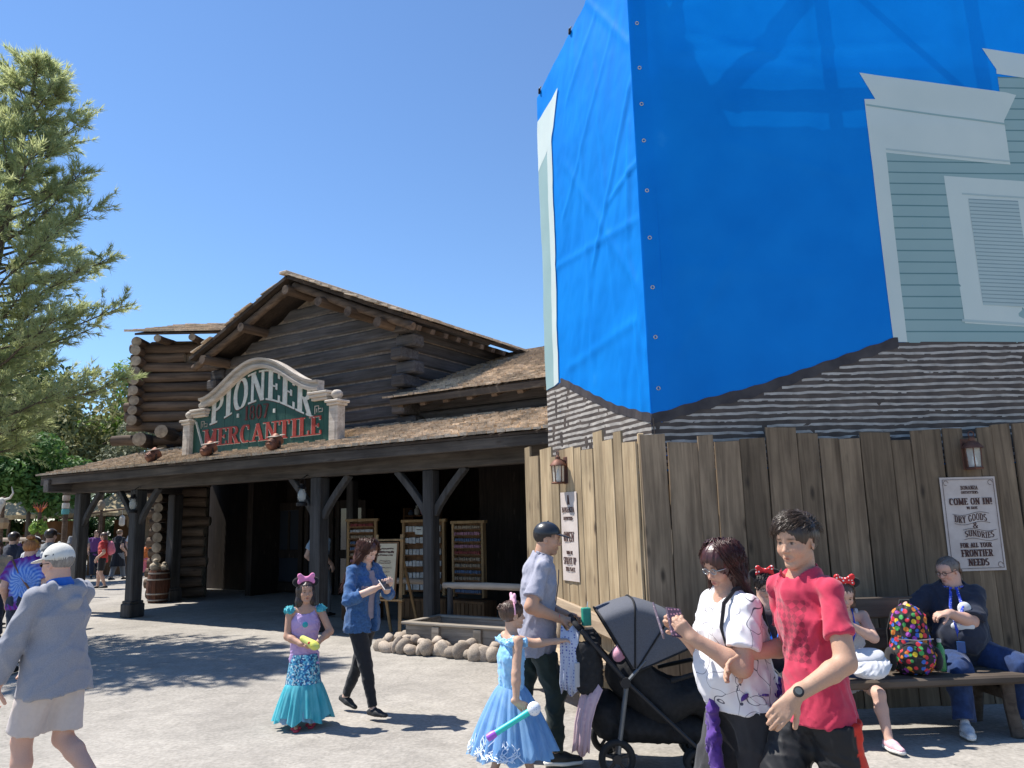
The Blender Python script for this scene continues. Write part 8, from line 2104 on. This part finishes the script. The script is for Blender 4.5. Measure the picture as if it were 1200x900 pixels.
def tree(base, height, crown, m, n, size, label, seed, k=16, trunk_r=.14, name='tree', cat='tree', stems=1, group='trees beyond the plaza', shell=.5):
    e = empty(name, base, 0, label, cat, group); g = np.random.RandomState(seed); rx, ry, rz, cz = crown
    cl = clumps((0, 0, cz), rx, ry, rz, k, seed)
    w_ = []
    fork = A3(g.uniform(-.2, .2), g.uniform(-.2, .2), max(.3, cz - rz * .75))
    w_.append(tube_np([A3(0, 0, 0), fork * .5 + A3(.05, 0, 0), fork], [trunk_r, trunk_r * .85, trunk_r * .7], 8))
    for c in cl[:max(6, k // 2)]:
        q = A3(*c[:3]); mid = fork * .5 + q * .5 + A3(0, 0, .1 * rz); w_.append(tube_np([fork, mid, q], [trunk_r * .45, trunk_r * .25, trunk_r * .06], 5))
    V, F = join_np(w_); np_mesh('trunk', V, F, BARK, e)
    V, F = leaf_cloud(cl, n, size, seed, shell); np_mesh('crown', V, F, m, e, smooth=False)
    return e
LG = leaf_mat('leaf_green', (.055, .125, .027), (.11, .21, .05)); LB = leaf_mat('leaf_bright', (.14, .25, .04), (.25, .37, .08)); LO = leaf_mat('leaf_olive', (.17, .185, .065), (.29, .29, .13)); LD = leaf_mat('leaf_dark', (.035, .075, .024), (.07, .13, .04)); LGR = leaf_mat('leaf_greygreen', (.13, .15, .085), (.24, .25, .16))
tree((-18.6, 30.5, 0), 8, (3.6, 3.0, 3.0, 5.4), LO, 9000, .15, 'olive leaved tree behind the thatched stalls', 3, 22, .2)
tree((-16.4, 33.0, 0), 8, (2.3, 2.3, 2.3, 6.2), LB, 7000, .14, 'bright yellow-green tree left of the log blockhouse', 5, 18, .18)
tree((-22.5, 34.0, 0), 10, (4.4, 3.6, 4.2, 6.4), LD, 8000, .2, 'dark dense tree far behind the pine', 7, 20, .25)
tree((-14.3, 36.0, 0), 9, (2.9, 2.5, 3.2, 6.6), LGR, 6500, .15, 'thin grey-green tree behind the rockwork', 9, 18, .16)
tree((-28.0, 36.0, 0), 11, (5.0, 4.0, 4.6, 6.8), LG, 8000, .22, 'large green tree at the far left', 11, 22, .28)
tree((-11.2, 40.0, 0), 8, (3.4, 3.0, 2.4, 4.2), LD, 6000, .18, 'dark tree far behind the crowd', 13, 18, .2)
tree((-9.0, 33.5, 0), 6, (2.6, 2.2, 2.0, 3.0), LG, 6000, .15, 'green shrubby tree seen through the porch', 14, 16, .12)
tree((-15.6, 24.8, 0), 5.2, (1.75, 1.6, 1.5, 3.35), LG, 8500, .115, 'glossy broad-leaved shrub beneath the pine', 15, 18, .09, 'shrub', 'shrub', group='shrubs by the stalls', shell=.4)
tree((-13.9, 28.6, 0), 3, (1.5, 1.2, 1.2, 4.55), LGR, 4200, .085, 'pale wiry shrub above the porch corner', 17, 14, .07, 'shrub', 'shrub', group='shrubs by the stalls')
for i, (x, y, lab) in enumerate([(-17.4, 31.4, 'leafy bush behind the horned skull pole'), (-15.2, 31.2, 'leafy bush behind the thatched huts'), (-13.0, 31.6, 'leafy bush behind the woman in black'), (-11.0, 32.0, 'leafy bush right of the distant crowd'), (-20.4, 30.2, 'leafy bush at the far left of the stalls')]):
    tree((x, y, 0), 2.2, (1.5, 1.1, 1.15, 1.35), (LG, LD, LG, LB, LD)[i], 3600, .11, lab, 23 + i, 12, .06, 'bush', 'bush', group='bushes behind the stalls')
hg = empty('hedge_wood', (0, 0, 0)); bpy.data.objects.remove(hg)
cl = []
gg = np.random.RandomState(99)
for i in range(70): x = -62 + i * .95; cl.append((x, 44 + gg.uniform(-2, 3), gg.uniform(1.2, 4.6), gg.uniform(1.4, 2.6), 1.6, gg.uniform(1.3, 2.4)))
V, F = leaf_cloud(cl, 26000, .24, 71, .3); o = np_mesh('far_wood', V, F, LD, None, smooth=False); setp(o, 'far off belt of dark green trees behind the plaza', 'woodland', kind='stuff')

# ---- rockwork, stalls, poles
ROCK = mat('painted_rockwork', (.40, .31, .22), (.24, .18, .13), scale=1.4, detail=8, rough=.95, bump=.7, bscale=5, bdist=.08)
def rock(base, r, label, seed):
    e = empty('rock_outcrop', base, 0, label, 'rock', 'rockwork beyond the porch'); w_ = wrinkle(seed, .16, 1.6, 1.); g = np.random.RandomState(seed)
    prs = [ell(A3(g.uniform(-.5, .5) * r[0], g.uniform(-.3, .3) * r[1], r[2] * g.uniform(.2, .55)), A3(r[0] * g.uniform(.4, .7), r[1] * .6, r[2] * g.uniform(.4, .55)), .2) for _ in range(7)] + [ell(A3(0, 0, r[2] * .2), A3(*r) * .7, .3)]
    Vv, Ff = mesh_field(prs, A3(-r[0] * 1.4, -r[1] * 1.4, -.1), A3(r[0] * 1.4, r[1] * 1.4, r[2] * 1.3), .12, disp=lambda P: w_(P) + .10 * np.sin(P[:, 2] * 5 + 2 * np.sin(P[:, 0] * 1.3)))
    np_mesh('boulder', Vv, Ff, ROCK, e)
rock((-12.6, 31.5, 0), (3.4, 1.8, 5.6), 'tan rockwork outcrop left of the blockhouse', 3)
THATCH = mat('thatch', (.42, .35, .22), (.25, .20, .12), scale=14, stretch=(1, 1, .12), rough=.95, bump=.7)
def hut(base, r, h, label, seed):
    e = empty('thatched_stall', base, 0, label, 'stall', 'thatched stalls'); g = random.Random(seed)
    mb = MB(); n = 40
    prof = [(r * 1.12, h - .12), (r * 1.15, h), (r * .8, h + .35), (r * .4, h + .75), (.05, h + 1.05)]
    mb.lathe(prof, n); mb.v = [tuple(Vector(v) + Vector((g.uniform(-.04, .04), g.uniform(-.04, .04), g.uniform(-.07, .03)))) for v in mb.v]; mb.build('roof', THATCH, e)
    for a in range(5):
        t = a * 2 * PI / 5 + .4; mb = MB(); mb.tube([(r * .9 * math.cos(t), r * .9 * math.sin(t), 0), (r * .88 * math.cos(t), r * .88 * math.sin(t), h + .05)], .06, 8); mb.build('post', LOGBROWN, e)
    mb = MB(); mb.box((0, -r * .7, .5), (r * 1.5, .1, 1.0), .02); mb.build('counter', BROWNW, e); mb = MB(); mb.box((0, r * .6, 1.0), (r * 1.5, .08, 2.0), .01); mb.build('back_wall', BROWNW, e)
    for k in range(7):
        mb = MB(); mb.lathe([(.05, 0), (.1, .05), (.09, .18), (.04, .24)], 10); mb.build('merchandise', goods[g.randrange(6)], e, loc=(-r * .65 + k * r * .22, -r * .68, 1.0))
hut((-17.9, 29.2, 0), 1.5, 2.25, 'thatched stall at the left behind the decorated poles', 2)
hut((-14.75, 29.8, 0), 1.35, 2.3, 'thatched stall seen left of the porch corner', 4)
hut((-12.9, 30.6, 0), 1.2, 2.35, 'thatched stall seen through the porch opening', 6)
BONE = mat('bleached_bone', (.62, .58, .50), (.5, .46, .4), rough=.7, scale=8)
def pole(base, h, label, r=.055):
    e = empty('decorated_pole', base, 0, label, 'pole', 'decorated poles by the stalls'); mb = MB(); mb.tube([(0, 0, 0), (.01, 0, h * .5), (0, 0, h)], [r, r * .92, r * .85], 9); mb.build('shaft', LOGBROWN, e, smooth='auto'); return e
p1 = pole((-12.75, 19.3, 0), 2.55, 'pole topped with a horned cattle skull')
field_obj('skull', [ell(A3(0, -.07, 2.40), A3(.10, .07, .12), .03), cone(A3(0, -.09, 2.34), A3(0, -.13, 2.14), .07, .045, .03), ell(A3(.05, -.14, 2.41), A3(.03, .03, .03), .01, 's'), ell(A3(-.05, -.14, 2.41), A3(.03, .03, .03), .01, 's')], BONE, p1, .014)
for s in (-1, 1): mb = MB(); mb.tube([(s * .07, -.06, 2.46), (s * .2, -.06, 2.50), (s * .27, -.06, 2.62), (s * .22, -.06, 2.78)], [.035, .03, .022, .006], 8); mb.build('horn', BONE, p1, smooth='auto')
mb = MB(); mb.lathe([(.14, 1.75), (.17, 1.9), (.12, 2.02)], 9); mb.build('hide_wrap', mat('tan_hide', (.42, .30, .18), (.3, .2, .12), rough=.9), p1)
p2 = pole((-12.0, 19.6, 0), 2.25, 'pole with an orange feather tuft'); 
for k in range(12): a = k * 2 * PI / 12; mb = MB(); mb.tube([(0, 0, 2.1), (.08 * math.cos(a), .08 * math.sin(a), 2.22), (.17 * math.cos(a), .17 * math.sin(a), 2.27 + .06 * (k % 3))], [.02, .018, .004], 5); mb.build('feather', goods[0] if k % 3 else mat('orange_feather', (.6, .2, .03)), p2)
V, F = leaf_cloud([(0, 0, 1.75, .2, .2, .18)], 90, .09, 5, .1); np_mesh('leaf_tuft', V, F, LB, p2, smooth=False)
p3 = pole((-11.7, 20.2, 0), 2.75, 'tall pole with pale and turquoise bands', .075)
for z, m_ in ((2.5, PALEW), (2.15, mat('turquoise_band', (.12, .36, .36), rough=.8)), (2.3, BONE)): mb = MB(); mb.lathe([(.085, z - .07), (.092, z), (.085, z + .07)], 12); mb.build('band', m_, p3, smooth='auto')
p4 = pole((-14.6, 27.4, 0), 2.9, 'pole with a crossbar and hanging white lantern')
mb = MB(); mb.tube([(-.55, 0, 2.2), (.95, 0, 2.36)], .035, 7); mb.build('crossbar', LOGBROWN, p4); field_obj('carved_head', [ell(A3(0, -.02, 2.5), A3(.13, .12, .18), .03), cone(A3(0, -.1, 2.52), A3(0, -.18, 2.46), .04, .03, .02)], LOGEND, p4, .02)
mb = MB(); mb.lathe([(.05, 1.75), (.10, 1.8), (.10, 2.05), (.05, 2.12)], 8, c=(.75, 0, 0)); mb.tube([(.75, 0, 2.1), (.75, 0, 2.33)], .01, 5); mb.build('lantern', BONE, p4)
p5 = pole((-13.6, 19.0, 0), 2.5, 'short banded pole at the left edge with a white cap', .1); mb = MB(); mb.lathe([(.12, 2.3), (.14, 2.4), (.1, 2.52), (.03, 2.58)], 12); mb.build('cap', BONE, p5, smooth='auto'); mb = MB(); mb.lathe([(.108, 1.7), (.112, 2.25)], 12); mb.build('band', goods[0], p5)
# rail fence behind the people at the left
rf = empty('rail_fence', (-15.3, 21.4, 0), rad(-6), 'low rustic rail fence behind the visitors', 'fence')
for z in (.95, 1.45): mb = MB(); mb.tube([(-3.2, 0, z), (-1, .02, z + .03), (2.4, 0, z)], [.05, .055, .05], 8); mb.build('rail', PALEW if z > 1 else LOGBROWN, rf, smooth='auto')
for x in (-3, -1.2, .6, 2.3): mb = MB(); mb.tube([(0, 0, 0), (0, 0, 1.6)], .065, 8); mb.build('post', LOGBROWN, rf, loc=(x, .07, 0))
for k in range(6): mb = MB(); mb.box((0, 0, 0), (.5, .06, .75), .01); mb.build('panel', BROWNW, rf, loc=(-2.8 + k * .85, .16, .55))
